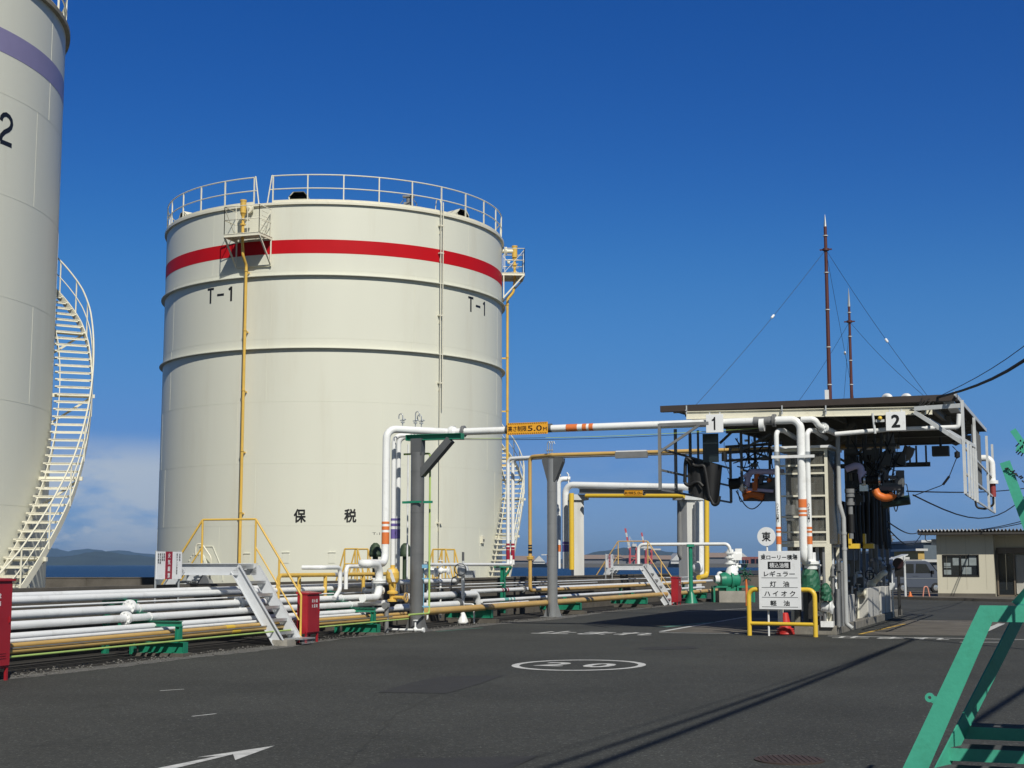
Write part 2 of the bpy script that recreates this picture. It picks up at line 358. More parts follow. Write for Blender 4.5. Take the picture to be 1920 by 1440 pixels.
struct(hills([(-250, 1040), (0, 1033), (60, 1036), (95, 1030), (130, 1037), (165, 1031), (195, 1038), (222, 1034), (270, 1040), (340, 1045), (460, 1052)], 15500, 2400, 5).build('hills', HILLM))
struct(hills([(1020, 1056), (1080, 1044), (1130, 1034), (1175, 1028), (1215, 1029), (1260, 1037), (1330, 1045), (1420, 1056)], 9500, 1600, 8).build('hills', HILLM))
# ---- gravel strip, tank yard
EDGE = [(-260, 1330), (0, 1276), (100, 1265), (200, 1254), (333, 1237), (440, 1226), (533, 1215), (640, 1198), (765, 1187), (857, 1180), (932, 1171), (1040, 1162), (1140, 1148), (1240, 1138), (1330, 1131)]
B0 = V3((-4.53, 31.65))
def segd(t): return V3((t, 1)).normalized()
d1 = segd(.31); d2 = segd(.385)
n1 = V3((-d1.y, d1.x)); n2 = V3((-d2.y, d2.x))
def S1(px, py, o): return hit(px, py, B0+n1*o, d1)
def S2(px, py, o): return hit(px, py, B0+n2*o, d2)
def R1(s, o, z): q = B0+d1*s+n1*o; return V3((q.x, q.y, z))
def R2(s, o, z): q = B0+d2*s+n2*o; return V3((q.x, q.y, z))
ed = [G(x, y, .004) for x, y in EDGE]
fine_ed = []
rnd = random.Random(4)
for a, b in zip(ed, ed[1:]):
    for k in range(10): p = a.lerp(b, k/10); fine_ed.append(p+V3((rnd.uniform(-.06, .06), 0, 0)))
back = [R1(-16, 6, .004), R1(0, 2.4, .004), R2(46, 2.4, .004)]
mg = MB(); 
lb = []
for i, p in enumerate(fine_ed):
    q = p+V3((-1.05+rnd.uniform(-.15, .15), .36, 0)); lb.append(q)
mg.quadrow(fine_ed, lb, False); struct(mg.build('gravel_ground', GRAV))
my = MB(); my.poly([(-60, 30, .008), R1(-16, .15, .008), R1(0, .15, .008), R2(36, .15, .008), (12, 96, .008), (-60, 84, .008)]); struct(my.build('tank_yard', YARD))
# loose stones along the verge
st = MB()
for i in range(1500):
    k = rnd.randrange(len(fine_ed)-1); p = fine_ed[k].lerp(fine_ed[k+1], rnd.random())+V3((-rnd.uniform(0, 1) ** .8*1.0, 0, 0)); r = rnd.uniform(.008, .024)
    st.lathe([(1e-3, -r*.5), (r, -r*.2), (r*.8, r*.4), (1e-3, r*.6)], p+V3((0, 0, r*.4)), (rnd.uniform(-.4, .4), rnd.uniform(-.4, .4), 1), 5)
struct(st.build('gravel', mat('loose_gravel', (.15, .145, .135), .9, var=.4, scale=20)), 'stuff')
# ---- road markings and repairs
def mark(name, pts, m=ROAD, z=.004):
    q = MB(); q.poly([G(x, y, z) for x, y in pts]); return struct(q.build(name, m))
def strip(name, p, q, wd, m=ROAD, z=.004):
    a, b = G(*p, z), G(*q, z); d = (b-a).normalized(); n = V3((-d.y, d.x, 0))*wd/2
    k = MB(); k.poly([a-n, b-n, b+n, a+n]); return struct(k.build(name, m))
mark('asphalt_patch', [(708, 1298), (770, 1280), (826, 1268), (946, 1266), (900, 1282), (838, 1300)], ASPHD)
mark('asphalt_patch', [(680, 1440), (745, 1422), (1010, 1417), (960, 1440), (860, 1452)], ASPHD)
mark('asphalt_patch', [(1195, 1214), (1300, 1211), (1310, 1216), (1210, 1219)], ASPHD)
mark('bay_slab', [(1618, 1190), (1826, 1192), (1886, 1163), (1700, 1163)], SLAB)
mark('bay_slab', [(1245, 1184), (1500, 1190), (1545, 1160), (1392, 1158)], SLAB)
A_ = [G(515, 1398, .004), G(441, 1425, .004), G(437, 1414, .004), G(330, 1440, .004), G(240, 1470, .004), G(200, 1470, .004), G(296, 1440, .004), G(410, 1417, .004), G(368, 1420, .004)]
k = MB(); k.poly(A_); struct(k.build('road_arrow', ROAD))
cc = V3((1.13, 24.78, .004)); k = MB(); n = 64; vs = []
for i in range(n):
    a = 2*PI*i/n
    for r in (1.0, .885): vs.append(cc+V3((d2.x*1.37*r*math.sin(a)+d2.y*1.10*r*math.cos(a), d2.y*1.37*r*math.sin(a)-d2.x*1.10*r*math.cos(a), 0)))
k.add(vs, [(2*i, 2*((i+1) % n), 2*((i+1) % n)+1, 2*i+1) for i in range(n)]); struct(k.build('road_circle', ROAD))
k = MB(); vv = V3((d2.y, -d2.x, 0)); uu = V3((d2.x, d2.y, 0))
write(k, '2', cc-vv*.42, vv, uu, w=.5, h=.95, bold=.03); write(k, '0', cc+vv*.36, vv, uu, w=.5, h=.95, bold=.03); struct(k.build('road_numerals', ROAD))
k = MB(); write(k, '止まれ', G(1120, 1187, .004), vv, uu, w=3.0, h=1.5, bold=.02); struct(k.build('road_lettering', ROAD))
k = MB(); write(k, '止まれ', G(1672, 1196, .004), vv, uu, w=2.6, h=1.0, bold=.02); struct(k.build('road_lettering', ROAD))
strip('road_marking', (1240, 1184), (1400, 1156.5), .16); strip('road_marking', (1236, 1186), (1396, 1188), .12)
strip('road_marking', (1552, 1192.3), (1935, 1199.5), .13); strip('road_marking', (1826, 1192), (1878, 1169), .2)
strip('road_marking', (1716, 1163), (1835, 1166.5), .13); strip('road_marking', (1280, 1147), (1400, 1141), .10)
strip('road_marking', (1800, 1204), (1900, 1204), .12); strip('road_marking', (300, 1295), (345, 1292), .04); strip('road_marking', (360, 1343), (405, 1338), .04)
strip('road_marking', (1612, 1189), (1696, 1169.8), .11, ROADY, .008)
strip('road_marking', (818, 1184), (905, 1177), .10, mat('green_road_paint', (.09, .22, .17), .8, var=.3, scale=8, dirt=(.05, .05, .05), dscale=6, damt=.9))
strip('road_marking', (1240, 1176), (1345, 1166), .28, MATS['green_road_paint'])
for pts in ([(640, 1440), (700, 1385), (742, 1340), (800, 1310), (905, 1268), (960, 1250)], [(60, 1400), (190, 1378), (330, 1368), (480, 1345), (640, 1338)]):
    q = [G(x, y, .003) for x, y in pts]; P_ = []
    for a, b in zip(q, q[1:]):
        for t in range(8): P_.append(a.lerp(b, t/8)+V3((rnd.uniform(-.04, .04), rnd.uniform(-.05, .05), 0)))
    k = MB(); k.quadrow([p-V3((.003+rnd.uniform(0, .003), 0, 0)) for p in P_], [p+V3((.003+rnd.uniform(0, .003), .002, 0)) for p in P_], False); struct(k.build('road_crack', mat('crack_filler', (.028, .028, .027), .9)))
mh = MB(); c = G(1480, 1425, .004); mh.disc(c+V3((0, 0, .002)), (0, 0, 1), .30, .012, 40)
for i in range(-5, 6): mh.box(c+V3((i*.05, 0, .010)), (.012, .5*math.sqrt(max(0.05, 1-(i/5.6)**2)), .006))
tag(mh.build('manhole_cover', mat('rusty_cast_iron', (.060, .040, .032), .75, var=.3, scale=14)), 'round rusty brown manhole cover set in the asphalt', 'manhole cover')
# ================================================================ storage tanks
class Cyl:
    def __init__(s, A, R):
        s.A = V3((A[0], A[1])); s.R = R; s.dC = -s.A.normalized(); s.tR = V3((-s.dC.y, s.dC.x))
        if s.tR.x < 0: s.tR = -s.tR
    def pt(s, a, z, r=None):
        r = s.R if r is None else r; a = math.radians(a); q = s.A+(s.dC*math.cos(a)+s.tR*math.sin(a))*r; return V3((q.x, q.y, z))
    def n(s, a): a = math.radians(a); q = s.dC*math.cos(a)+s.tR*math.sin(a); return V3((q.x, q.y, 0))
    def t(s, a): a = math.radians(a); q = -s.dC*math.sin(a)+s.tR*math.cos(a); return V3((q.x, q.y, 0))
    def ang(s, p): q = V3((p.x, p.y))-s.A; return math.degrees(math.atan2(q.dot(s.tR), q.dot(s.dC)))
    def hit(s, px, py, dr=0.0, far=False): p = cyl_hit(px, py, s.A, s.R+dr, far); return s.ang(p), p.z
    def arc(s, mb, a0, a1, z, r, rad, seg=8, step=3.0):
        n = max(2, int(abs(a1-a0)/step)); mb.tube([s.pt(a0+(a1-a0)*i/n, z, r) for i in range(n+1)], rad, seg)
T1 = Cyl((-8.236, 66.69), 7.79); T2 = Cyl((-18.93, 37.27), 6.70)
def shell(T, rim, seams, step, label_tank, seed):
    """courses of lapped plates with weld lines"""
    rnd = random.Random(seed); m = MB(); zs = [.35]+sorted(seams)+[rim]; prof = []
    seg = 144
    for i in range(len(zs)-1):
        r = T.R - i*step
        m.lathe([(r, zs[i]), (r, zs[i+1])], (T.A.x, T.A.y, 0), seg=seg)
        if i: m.lathe([(r, zs[i]), (r+step, zs[i])], (T.A.x, T.A.y, 0), seg=seg)
        a = rnd.uniform(0, 40)
        while a < 360:
            for w_ in (.010,):
                da = math.degrees(w_/r); p = [T.pt(a-da, zs[i]+.02, r+.004), T.pt(a+da, zs[i]+.02, r+.004), T.pt(a+da, zs[i+1]-.02, r+.004), T.pt(a-da, zs[i+1]-.02, r+.004)]
                q = [T.pt(a-da, zs[i]+.02, r-.01), T.pt(a+da, zs[i]+.02, r-.01), T.pt(a+da, zs[i+1]-.02, r-.01), T.pt(a-da, zs[i+1]-.02, r-.01)]
                m.add(p+q, [(0, 1, 2, 3), (0, 4, 5, 1), (1, 5, 6, 2), (2, 6, 7, 3), (3, 7, 4, 0)])
            a += math.degrees(6.1/r)
        if i: m.lathe([(r+step+.003, zs[i]-.012), (r+step+.004, zs[i]+.006)], (T.A.x, T.A.y, 0), seg=seg)
    return m
def ringbar(T, z, out, h, seg=144):
    m = MB(); R = T.R
    m.lathe([(R-.06, z-h/2), (R+out, z-h/2), (R+out, z+h/2), (R-.06, z+h/2)], (T.A.x, T.A.y, 0), seg=seg); return m
def interp(tab, a):
    for (a0, z0), (a1, z1) in zip(tab, tab[1:]):
        if a <= a1: return z0+(z1-z0)*(a-a0)/(a1-a0)
    return tab[-1][1]
def spiral(T, root, tab, r_in, r_out, rise, mt):
    """helical stair on the shell: stringers, every tread, a rail on the outer side"""
    a0, a1 = tab[0][0], tab[-1][0]; R = T.R
    sm = MB(); K = 60
    for rr, th in ((r_in, .02), (r_out, .03)):
        A = []; B_ = []; A2 = []; B2 = []
        for i in range(K+1):
            a = a0+(a1-a0)*i/K; z = interp(tab, a)
            A.append(T.pt(a, z-.17, R+rr)); B_.append(T.pt(a, z+.09, R+rr)); A2.append(T.pt(a, z-.17, R+rr+th)); B2.append(T.pt(a, z+.09, R+rr+th))
        sm.quadrow(A, B_); sm.quadrow(A2, B2); sm.quadrow(B_, B2, False); sm.quadrow(A, A2, False)
    # gusset brackets to the shell
    for a in [a0+(a1-a0)*k/6 for k in range(1, 6)]:
        z = interp(tab, a)-.16; sm.bar(T.pt(a, z, R-.02), T.pt(a, z, R+r_out+.1), .07, .10); sm.bar(T.pt(a, z-.75, R), T.pt(a+.4, z-.03, R+r_out), .06, .06)
    st = sm.build('spiral_stair', mt, root)
    z = tab[0][1]; a = a0
    n = int((tab[-1][1]-tab[0][1])/rise)
    inv = lambda zz: next((x0+(x1-x0)*(zz-y0)/(y1-y0) for (x0, y0), (x1, y1) in zip(tab, tab[1:]) if y0 <= zz <= y1), a1)
    for k in range(1, n+1):
        zz = tab[0][1]+k*rise; a = inv(zz); t = MB(); nn, tt = T.n(a), T.t(a)
        c = T.pt(a, zz-.02, R+(r_in+r_out)/2-.05)
        t.box(c, (r_out-r_in+.14, .24, .035), (nn, tt, V3((0, 0, 1)))); t.box(c-tt*.11+V3((0, 0, -.02)), (r_out-r_in, .02, .06), (nn, tt, V3((0, 0, 1))))
        t.build('tread', mt, st)
    hr = MB()
    for h, rad in ((1.02, .024), (.52, .016)):
        hr.tube([T.pt(a0+(a1-a0)*i/K, interp(tab, a0+(a1-a0)*i/K)+h, R+r_out+.03) for i in range(K+1)], rad, 8)
    k = a0
    while k <= a1+.1:
        z = interp(tab, k); hr.tube([T.pt(k, z-.1, R+r_out+.03), T.pt(k, z+1.02, R+r_out+.03)], .022, 8); k += (a1-a0)/11
    hr.build('stair_rail', mt, st)
    return st
def rail(T, root, a_from, a_to, z, zr, name='handrail', step=11.2, lean=False):
    m = MB(); r = T.R-.04
    T.arc(m, a_from, a_to, zr, r, .028); T.arc(m, a_from, a_to, (z+zr)/2+.02, r, .026)
    a = a_from
    while a <= a_to+.01:
        m.bar(T.pt(a, z, r), T.pt(a, zr, r), .05, .05, T.n(a)); a += step
    # kick plate
    n = 60; A = [T.pt(a_from+(a_to-a_from)*i/n, z+.02, r+.03) for i in range(n+1)]; B_ = [p+V3((0, 0, .12)) for p in A]
    m.quadrow(A, B_); m.quadrow([p-V3((p.x-T.A.x, p.y-T.A.y, 0)).normalized()*.01 for p in A], [p-V3((p.x-T.A.x, p.y-T.A.y, 0)).normalized()*.01 for p in B_])
    return m.build(name, CREAM2, root)
def vent(T, root, a, z, back=.3):
    n = T.n(a); t = T.t(a); up = V3((0, 0, 1)); c = T.pt(a, z, T.R-back); rim_ = []
    P = [(-.42, -.10), (-.42, .02), (-.23, .22), (.23, .22), (.42, .02), (.42, -.10)]
    m = MB(); dn = (n*.85-up*.35).normalized(); ay = t.cross(n) if t.cross(n).z > 0 else n.cross(t)
    O = [c+t*x+ay*y for x, y in P]; I = [c+t*x*.9+ay*y*.9-n*.03 for x, y in P]; Bk = [c+t*x*.8+ay*(y-.05)-n*.9 for x, y in P]; Id = [c+t*x*.8+ay*y*.75-n*.5 for x, y in P]
    k = len(P)
    m.add(O+Bk, [(i, (i+1) % k, k+(i+1) % k, k+i) for i in range(k)]); m.add(O+I, [(i, (i+1) % k, k+(i+1) % k, k+i) for i in range(k)]); m.poly(Bk)
    m.cur = 1; m.add(I+Id, [(i, (i+1) % k, k+(i+1) % k, k+i) for i in range(k)]); m.poly(Id)  # inner faces black to stand for the dark of the opening
    m.build('roof_vent', [CREAM2, BLACK], root)
def platform(T, root, a, z, wid=1.62, out=1.06, gate=True):
    n, t = T.n(a), T.t(a); up = V3((0, 0, 1)); c = T.pt(a, z)
    m = MB()
    for x in (-wid/2, wid/2): m.cbar(c+t*x-n*.05, c+t*x+n*out, .05, .13, .012)
    m.cbar(c+n*out-t*wid/2, c+n*out+t*wid/2, .05, .13, .012)
    m.box(c+n*out/2+up*.07, (wid-.04, out, .012), (t, n, up))
    for k in range(9): m.box(c+n*(.06+k*out/9)+up*.085, (wid-.06, .02, .02), (t, n, up))
    for x in (-wid/2, wid/2):
        m.bar(c+t*x+n*(out-.03)-up*.05, c+t*x+n*.02-up*1.12, .06, .06); m.bar(c+t*x-up*.05+n*.03, c+t*x+n*.03-up*1.15, .06, .05)
    m.bar(c-t*wid/2+n*.02-up*1.12, c+t*wid/2+n*.02-up*1.12, .05, .05)
    pl = m.build('foam_platform', CREAM2, root)
    r = MB(); zt = 1.22
    corners = [c-t*wid/2+n*.08, c-t*wid/2+n*out, c+t*wid/2+n*out, c+t*wid/2+n*.08]
    for h in (zt, .66): r.tube([p+up*h for p in corners], .020, 8)
    for p, q in zip(corners, corners[1:]):
        L_ = (q-p).length; nn = max(1, int(L_/.5))
        for i in range(nn+1): x = p.lerp(q, i/nn); r.bar(x+up*.05, x+up*zt, .028, .028)
    for p, q in ((corners[0], corners[1]), (corners[2], corners[3])): r.bar(p+up*.1, q+up*(zt-.05), .02, .02)
    for k in range(5): r.tube([corners[3].lerp(corners[2], .25)+up*(.2+k*.2), corners[3].lerp(corners[2], .8)+up*(.2+k*.2)], .012, 6)
    r.build('platform_rail', CREAM2, pl)
    return pl
def foampipe(T, root, a, ztop, zbot, zplat, m_=YEL2, off=.24, jog=.32):
    k = MB(); P = lambda z, d: T.pt(a, z, T.R+d)
    k.tube([P(ztop-.05, jog+.26), P(zplat-.2, jog+.26), P(zplat-.75, jog+.2), P(zplat-1.1, off), P(zbot, off)], .062, 12, bend=.3)
    k.lathe([(.001, 0), (.125, 0), (.125, .50), (.14, .50), (.14, .56), (.001, .56)], P(ztop-.55, jog+.26), (0, 0, 1), 18)
    k.lathe([(.062, 0), (.12, .12)], P(ztop-.7, jog+.26), (0, 0, 1), 18)
    for z in (zplat+.1, zplat+.55): k.disc(P(z, jog+.26), (0, 0, 1), .12, .05, 18)
    n = T.n(a)
    z = zplat-1.35
    while z > zbot+.5:
        k.disc(P(z, off), (0, 0, 1), .085, .03, 14); k.bar(P(z-.04, -.02), P(z-.04, off), .05, .06); z -= 2.5
    fp = k.build('foam_pipe', m_, root)
    q = MB(); q.cyl(P(ztop-.25, -.02), P(ztop-.25, jog+.22), .10); q.disc(P(ztop-.25, .12), n, .21, .05); q.disc(P(ztop-.25, .19), n, .21, .05); q.cyl(P(ztop-.75, .3)-T.t(a)*.1, P(ztop-.75, .3)+T.t(a)*.16, .07, 10); q.build('foam_chamber', CREAM2, fp)
    return fp
GLY = {'T': [[(0, 1), (.62, 1)], [(.31, 1), (.31, 0)]], '-': [[(0, .52), (.62, .52)]], '1': [[(.10, .80), (.34, .97)], [(.31, 1), (.31, 0)]],
       '2': [[(.03, .74), (.06, .86), (.14, .95), (.27, 1.0), (.42, .97), (.53, .88), (.56, .76), (.52, .63), (.42, .53), (.22, .40), (.08, .25), (.03, .06)], [(.03, .045), (.60, .045)]]}
def stencil(T, root, txt, a, z, h, adv, sw, rr):
    x = -len(txt)*adv/2+adv*.15; i = 0
    for ch in txt:
        m = MB()
        for line in GLY[ch]:
            i += 1; P = [V3((x+p[0]*h, 0, (p[1]-.5)*h)) for p in line]; L_, R_ = [], []
            for k, p in enumerate(P):
                d = (P[min(k+1, len(P)-1)]-P[max(k-1, 0)]).normalized(); n = V3((-d.z, 0, d.x))*sw/2; L_.append(p+n); R_.append(p-n)
            f = lambda p: T.pt(a+math.degrees(p.x/rr), z+p.z, rr+.004+.0006*i)
            m.quadrow([f(p) for p in L_], [f(p) for p in R_], False)
        x += adv; o = m.build('lettering', BLACKP, root); o['label'] = 'black painted character '+ch
def lettering(T, root, txt, a, z, w_, h_, bold=.03, name='lettering'):
    m = MB(); rr = T.R+.001
    write(m, txt, (0, 0, 0), (1, 0, 0), (0, 0, 1), w=w_, h=h_, bold=bold, fn=lambda X, Y: T.pt(a+math.degrees(X/rr), z+Y, rr))
    o = m.build(name, BLACKP, root); o['label'] = 'black painted lettering '+txt; return o
def tankroof(T, rim):
    m = MB(); m.lathe([(T.R+.02, rim+.01), (T.R-.1, rim+.06), (T.R*.6, rim+.28), (.01, rim+.5)], (T.A.x, T.A.y, 0), seg=96, sharp=False); return m
def base(T, root):
    m = MB(); m.lathe([(T.R+.35, 0), (T.R+.35, .33), (T.R-.2, .36)], (T.A.x, T.A.y, 0), seg=96); m.build('foundation_ring', CONC, root)
# ---- the tank in the middle
tk = thing('storage_tank', 'cream storage tank with a red band and T-1 lettering, standing behind the pipe rack', 'storage tank', (T1.A.x, T1.A.y, 0))
RIM1 = 16.62
shell(T1, RIM1, [3.256, 5.786, 8.321, 10.93, 13.78], .006, '', 3).build('shell', CREAM, tk)
base(T1, tk); tankroof(T1, RIM1).build('roof', CREAM, tk)
b = MB(); b.lathe([(T1.R-.05, 14.50), (T1.R-.024, 14.50), (T1.R-.024, 15.08), (T1.R-.05, 15.08)], (T1.A.x, T1.A.y, 0), seg=144); b.build('red_band', REDB, tk)
ringbar(T1, RIM1, .07, .10).build('rim_angle', CREAM2, tk)
ringbar(T1, 13.57, .14, .03).build('wind_girder', CREAM, tk); ringbar(T1, 10.52, .14, .03).build('wind_girder', CREAM, tk)
rail(T1, tk, -20.2, 333.4, RIM1+.03, 17.84, step=11.05)
for a0_, a1_, a2_ in ((-24.7, -26.0, -26.6), (-21.9, -20.5, -20.2)):
    m = MB(); m.bar(T1.pt(a0_, RIM1+.02), T1.pt(a1_, 17.86), .045, .045); m.tube([T1.pt(a1_, 17.86), T1.pt(a2_, 17.84, T1.R-.04)], .026, 8); m.tube([T1.pt((a0_+a1_)/2, 17.26), T1.pt(a2_, 17.25, T1.R-.04)], .024, 8); m.build('rail_stanchion', CREAM2, tk)
for a in (-12.5, 47.5, -66, 120, 180): vent(T1, tk, a, 16.98)
m = MB(); c = T1.pt(24.5, RIM1+.05, T1.R-.5)
m.box(c+V3((0, 0, .2)), (.4, .3, .3)); m.cyl(c, c+V3((0, 0, .6)), .1); m.box(c+V3((0, 0, .62)), (.5, .3, .06)); m.tube([c+V3((-.3, 0, 0)), c+V3((-.36, 0, .3)), c+V3((-.2, 0, .5))], .02, 6, .1); m.tube([c+V3((.3, 0, 0)), c+V3((.36, 0, .3)), c+V3((.2, 0, .5))], .02, 6, .1)
m.build('gauge_hatch', GREYM, tk)
pl = platform(T1, tk, -26.09, 15.14)
foampipe(T1, tk, -27.6, 16.72, .9, 15.14)
pl2 = platform(T1, tk, 86.5, 15.14, wid=1.5, out=1.0)
foampipe(T1, tk, 85.5, 16.6, 1.0, 15.14)
m = MB()
for da in (-.45, .45):
    m.tube([T1.pt(34.4+da, RIM1+.5, T1.R+.13), T1.pt(34.4+da, 8.2 if da > 0 else .6, T1.R+.13)], .022, 8)
for z in (16.1, 14.9, 12.2, 9.3, 6.5, 3.4): m.box(T1.pt(34.4, z, T1.R+.07), (.16, .20, .05), (T1.n(34.4), T1.t(34.4), V3((0, 0, 1)))); m.bar(T1.pt(34.2, z-.35, T1.R), T1.pt(33.9, z-.05, T1.R+.16), .03, .03)
m.tube([T1.pt(34.0, RIM1+.3, T1.R+.13), T1.pt(34, RIM1+.62, T1.R+.05), T1.pt(34, RIM1+.7, T1.R-.2), T1.pt(34, RIM1+.1, T1.R-.3)], .02, 8, .1)
m.build('gauge_conduit', CREAM2, tk)
stencil(T1, tk, 'T-1', -38.3, 12.94, .62, .58, .10, T1.R-.024)
stencil(T1, tk, 'T-1', 53.3, 12.94, .62, .58, .10, T1.R-.024)
lettering(T1, tk, '保', -9.73, 3.64, .50, .56, .03); lettering(T1, tk, '税', 5.29, 3.65, .50, .56, .03)
lettering(T1, tk, 'T-1', 13.2, 2.93, .32, .10, .0)
for px, py in ((622, 1046), (463, 1048), (536, 1046)):
    a, z = T1.hit(px, py); m = MB(); m.box(T1.pt(a, z, T1.R+.005), (.02, .27, .42), (T1.n(a), T1.t(a), V3((0, 0, 1)))); m.box(T1.pt(a, z+.22, T1.R+.02), (.05, .3, .02), (T1.n(a), T1.t(a), V3((0, 0, 1)))); m.build('shell_plate', CREAM, tk)
a, z = T1.hit(379, 1052); nn, tt = T1.n(a), T1.t(a); c = T1.pt(a, z-.15)
m = MB(); m.lathe([(.36, -.02), (.36, .22), (.52, .22), (.52, .27), (.001, .27)], c, nn, 32); m.disc(c+nn*.30, nn, .50, .04, 32)
for k in range(16): q = 2*PI*k/16; m.cyl(c+nn*.2+(tt*math.cos(q)+V3((0, 0, math.sin(q))))*.46, c+nn*.36+(tt*math.cos(q)+V3((0, 0, math.sin(q))))*.46, .022, 6)
mw = m.build('manway', CREAM, tk)
m = MB(); m.tube([c+tt*.75+nn*.2-V3((0, 0, .4)), c+tt*.75+nn*.2+V3((0, 0, .3)), c+tt*.3+nn*.3+V3((0, 0, .85)), c+nn*.36+V3((0, 0, .85)), c+nn*.36+V3((0, 0, .4))], .035, 8, .3); m.build('davit', CREAM2, mw)
m = MB(); m.lathe([(.50, -.02), (.50, .28), (.62, .28), (.62, .33), (.001, .33)], T1.pt(a+1.5, .75), T1.n(a+1.5), 32); m.build('drain_flange', GREYM, tk)
m = MB(); P_ = [T1.pt(a-1.2, z+.60, T1.R+.02), T1.pt(a+4.5, z+.60, T1.R+.02), T1.pt(a+8.5, z-.35, T1.R+.02), T1.pt(a+8.7, z-.8, T1.R+.02)]; m.tube(P_, .018, 6); m.build('reinforcing_pad', CREAM, tk)
m = MB(); a, z = T1.hit(903, 1012); m.box(T1.pt(a, z, T1.R+.05), (.1, .2, .3), (T1.n(a), T1.t(a), V3((0, 0, 1)))); m.cur = 1; m.box(T1.pt(a, z-.02, T1.R+.11), (.03, .08, .1), (T1.n(a), T1.t(a), V3((0, 0, 1)))); m.build('junction_box', [CREAM2, GREYD], tk)
spiral(T1, tk, [(56, .25), (61, 1.25), (67, 2.9), (75, 4.35), (84, 5.15), (93, 5.85), (103, 6.75), (110, 7.35), (128, 9.4)], .16, .98, .235, CREAM2)
# ---- the tank at the edge of the picture
tk2 = thing('storage_tank', 'cream storage tank with a violet band and numeral 2, cut by the picture edge', 'storage tank', (T2.A.x, T2.A.y, 0))
RIM2 = 16.40
shell(T2, RIM2, [3.138, 5.713, 8.254, 10.797, 13.337], .006, '', 8).build('shell', CREAM, tk2); base(T2, tk2); tankroof(T2, RIM2).build('roof', CREAM, tk2)
b = MB(); b.lathe([(T2.R-.05, 14.375), (T2.R-.024, 14.375), (T2.R-.024, 14.985), (T2.R-.05, 14.985)], (T2.A.x, T2.A.y, 0), seg=144); b.build('violet_band', VIOLET, tk2)
ringbar(T2, RIM2, .09, .12).build('rim_angle', mat('weathered_rim', (.30, .27, .20), .6, var=.3, dirt=RUST, damt=.5), tk2)
rail(T2, tk2, -180, 170, RIM2+.05, 17.6)
stencil(T2, tk2, 'T-2', 37.9, 12.45, .77, .72, .115, T2.R-.024)
m = MB()
for a0_ in (47.0, 70.5):
    pass
spiral(T2, tk2, [(35, .10), (43, 1.02), (61, 3.4), (72, 5.05), (84, 7.0), (90, 7.85), (97, 8.6), (108, 9.6), (126, 11.2)], .16, 1.0, .222, CREAM2)
# ================================================================ pipe rack along the yard
UP = V3((0, 0, 1))
def v3(q, z=0): return V3((q.x, q.y, z))
D1, D2, N1, N2 = v3(d1), v3(d2), v3(n1), v3(n2)     # along the rack / away from the road
X2 = -N2                                             # towards the road, across
def zof(px, py, o, sg=1): return (S1 if sg == 1 else S2)(px, py, o).z
def R12(o, z):                                       # where a run bends from one leg to the next
    # intersection of the two offset lines
    P, Q = B0+n1*o, B0+n2*o; det = d1.x*(-d2.y)+d2.x*d1.y
    t = ((Q-P).x*(-d2.y)+d2.x*(Q-P).y)/det; q = P+d1*t; return V3((q.x, q.y, z))
def pipe(name, label, cat, pts, r, m, bend=None, flanges=(), bands=(), group=None, seg=14, clamps=None):
    k = MB(); k.tube(pts, r, seg, bend if bend is not None else r*2.2)
    o = tag(k.build(name, m), label, cat, group)
    for p, ax, mm in flanges:
        f = MB(); p = V3(p); ax = V3(ax).normalized()
        f.disc(p-ax*.022, ax, r*1.75, .034, 20); f.disc(p+ax*.022, ax, r*1.75, .034, 20)
        _, s_, u_ = axes(ax)
        for i in range(8): q = 2*PI*i/8; e = p+(s_*math.cos(q)+u_*math.sin(q))*r*1.45; f.cyl(e-ax*.06, e+ax*.06, .012, 6)
        f.build('flange', mm or m, o)
    for p, ax, ln, mm in bands:
        f = MB(); p = V3(p); ax = V3(ax).normalized(); f.lathe([(r*.98, -ln/2), (r+.004, -ln/2), (r+.004, ln/2), (r*.98, ln/2)], p, ax, seg); f.build('colour_band', mm, o)
    return o
def run1(o, z, s0, s1): return [R1(s0, o, z), R1(s1, o, z)]
PG = 'white pipes lying along the rack'
# lower leg, from the picture edge to the risers
zl = zof(200, 1214.5, .1); pipe('lime_pipe', 'thin pale green pipe, lowest line along the front of the rack', 'pipe', [R1(-15, .1, zl), R12(.1, zl), R2(5.6, .1, zl+.03)], .017, LIME)
for nm, y, o, r, lab in (('yel', 1204.8, .30, .044, 'front yellow pipe of the low side-by-side pair at the rack foot'), ('yel', 1195.8, .42, .044, 'rear yellow pipe of the low side-by-side pair at the rack foot')):
    z = zof(200, y, o); pipe('yellow_pipe', lab, 'pipe', [R1(-15, o, z), R12(o, z), R2(6.2, o, z)], r, YEL, bands=[(R1(-2.4-.2*o, o, z), D1, .35, YELB)])
z = zof(200, 1199.8, .26); pipe('conduit', 'thin grey cable conduit lying on the twin yellow pipes', 'conduit', [R1(-15, .25, z), R12(.25, z), R2(5, .25, z)], .010, GREYM)
def band3(o, z, s, mm, R=R1, D=D1): return [(R(s, o, z), D, .20, mm), (R(s+.22, o, z), D, .06, mm), (R(s+.34, o, z), D, .06, mm)]
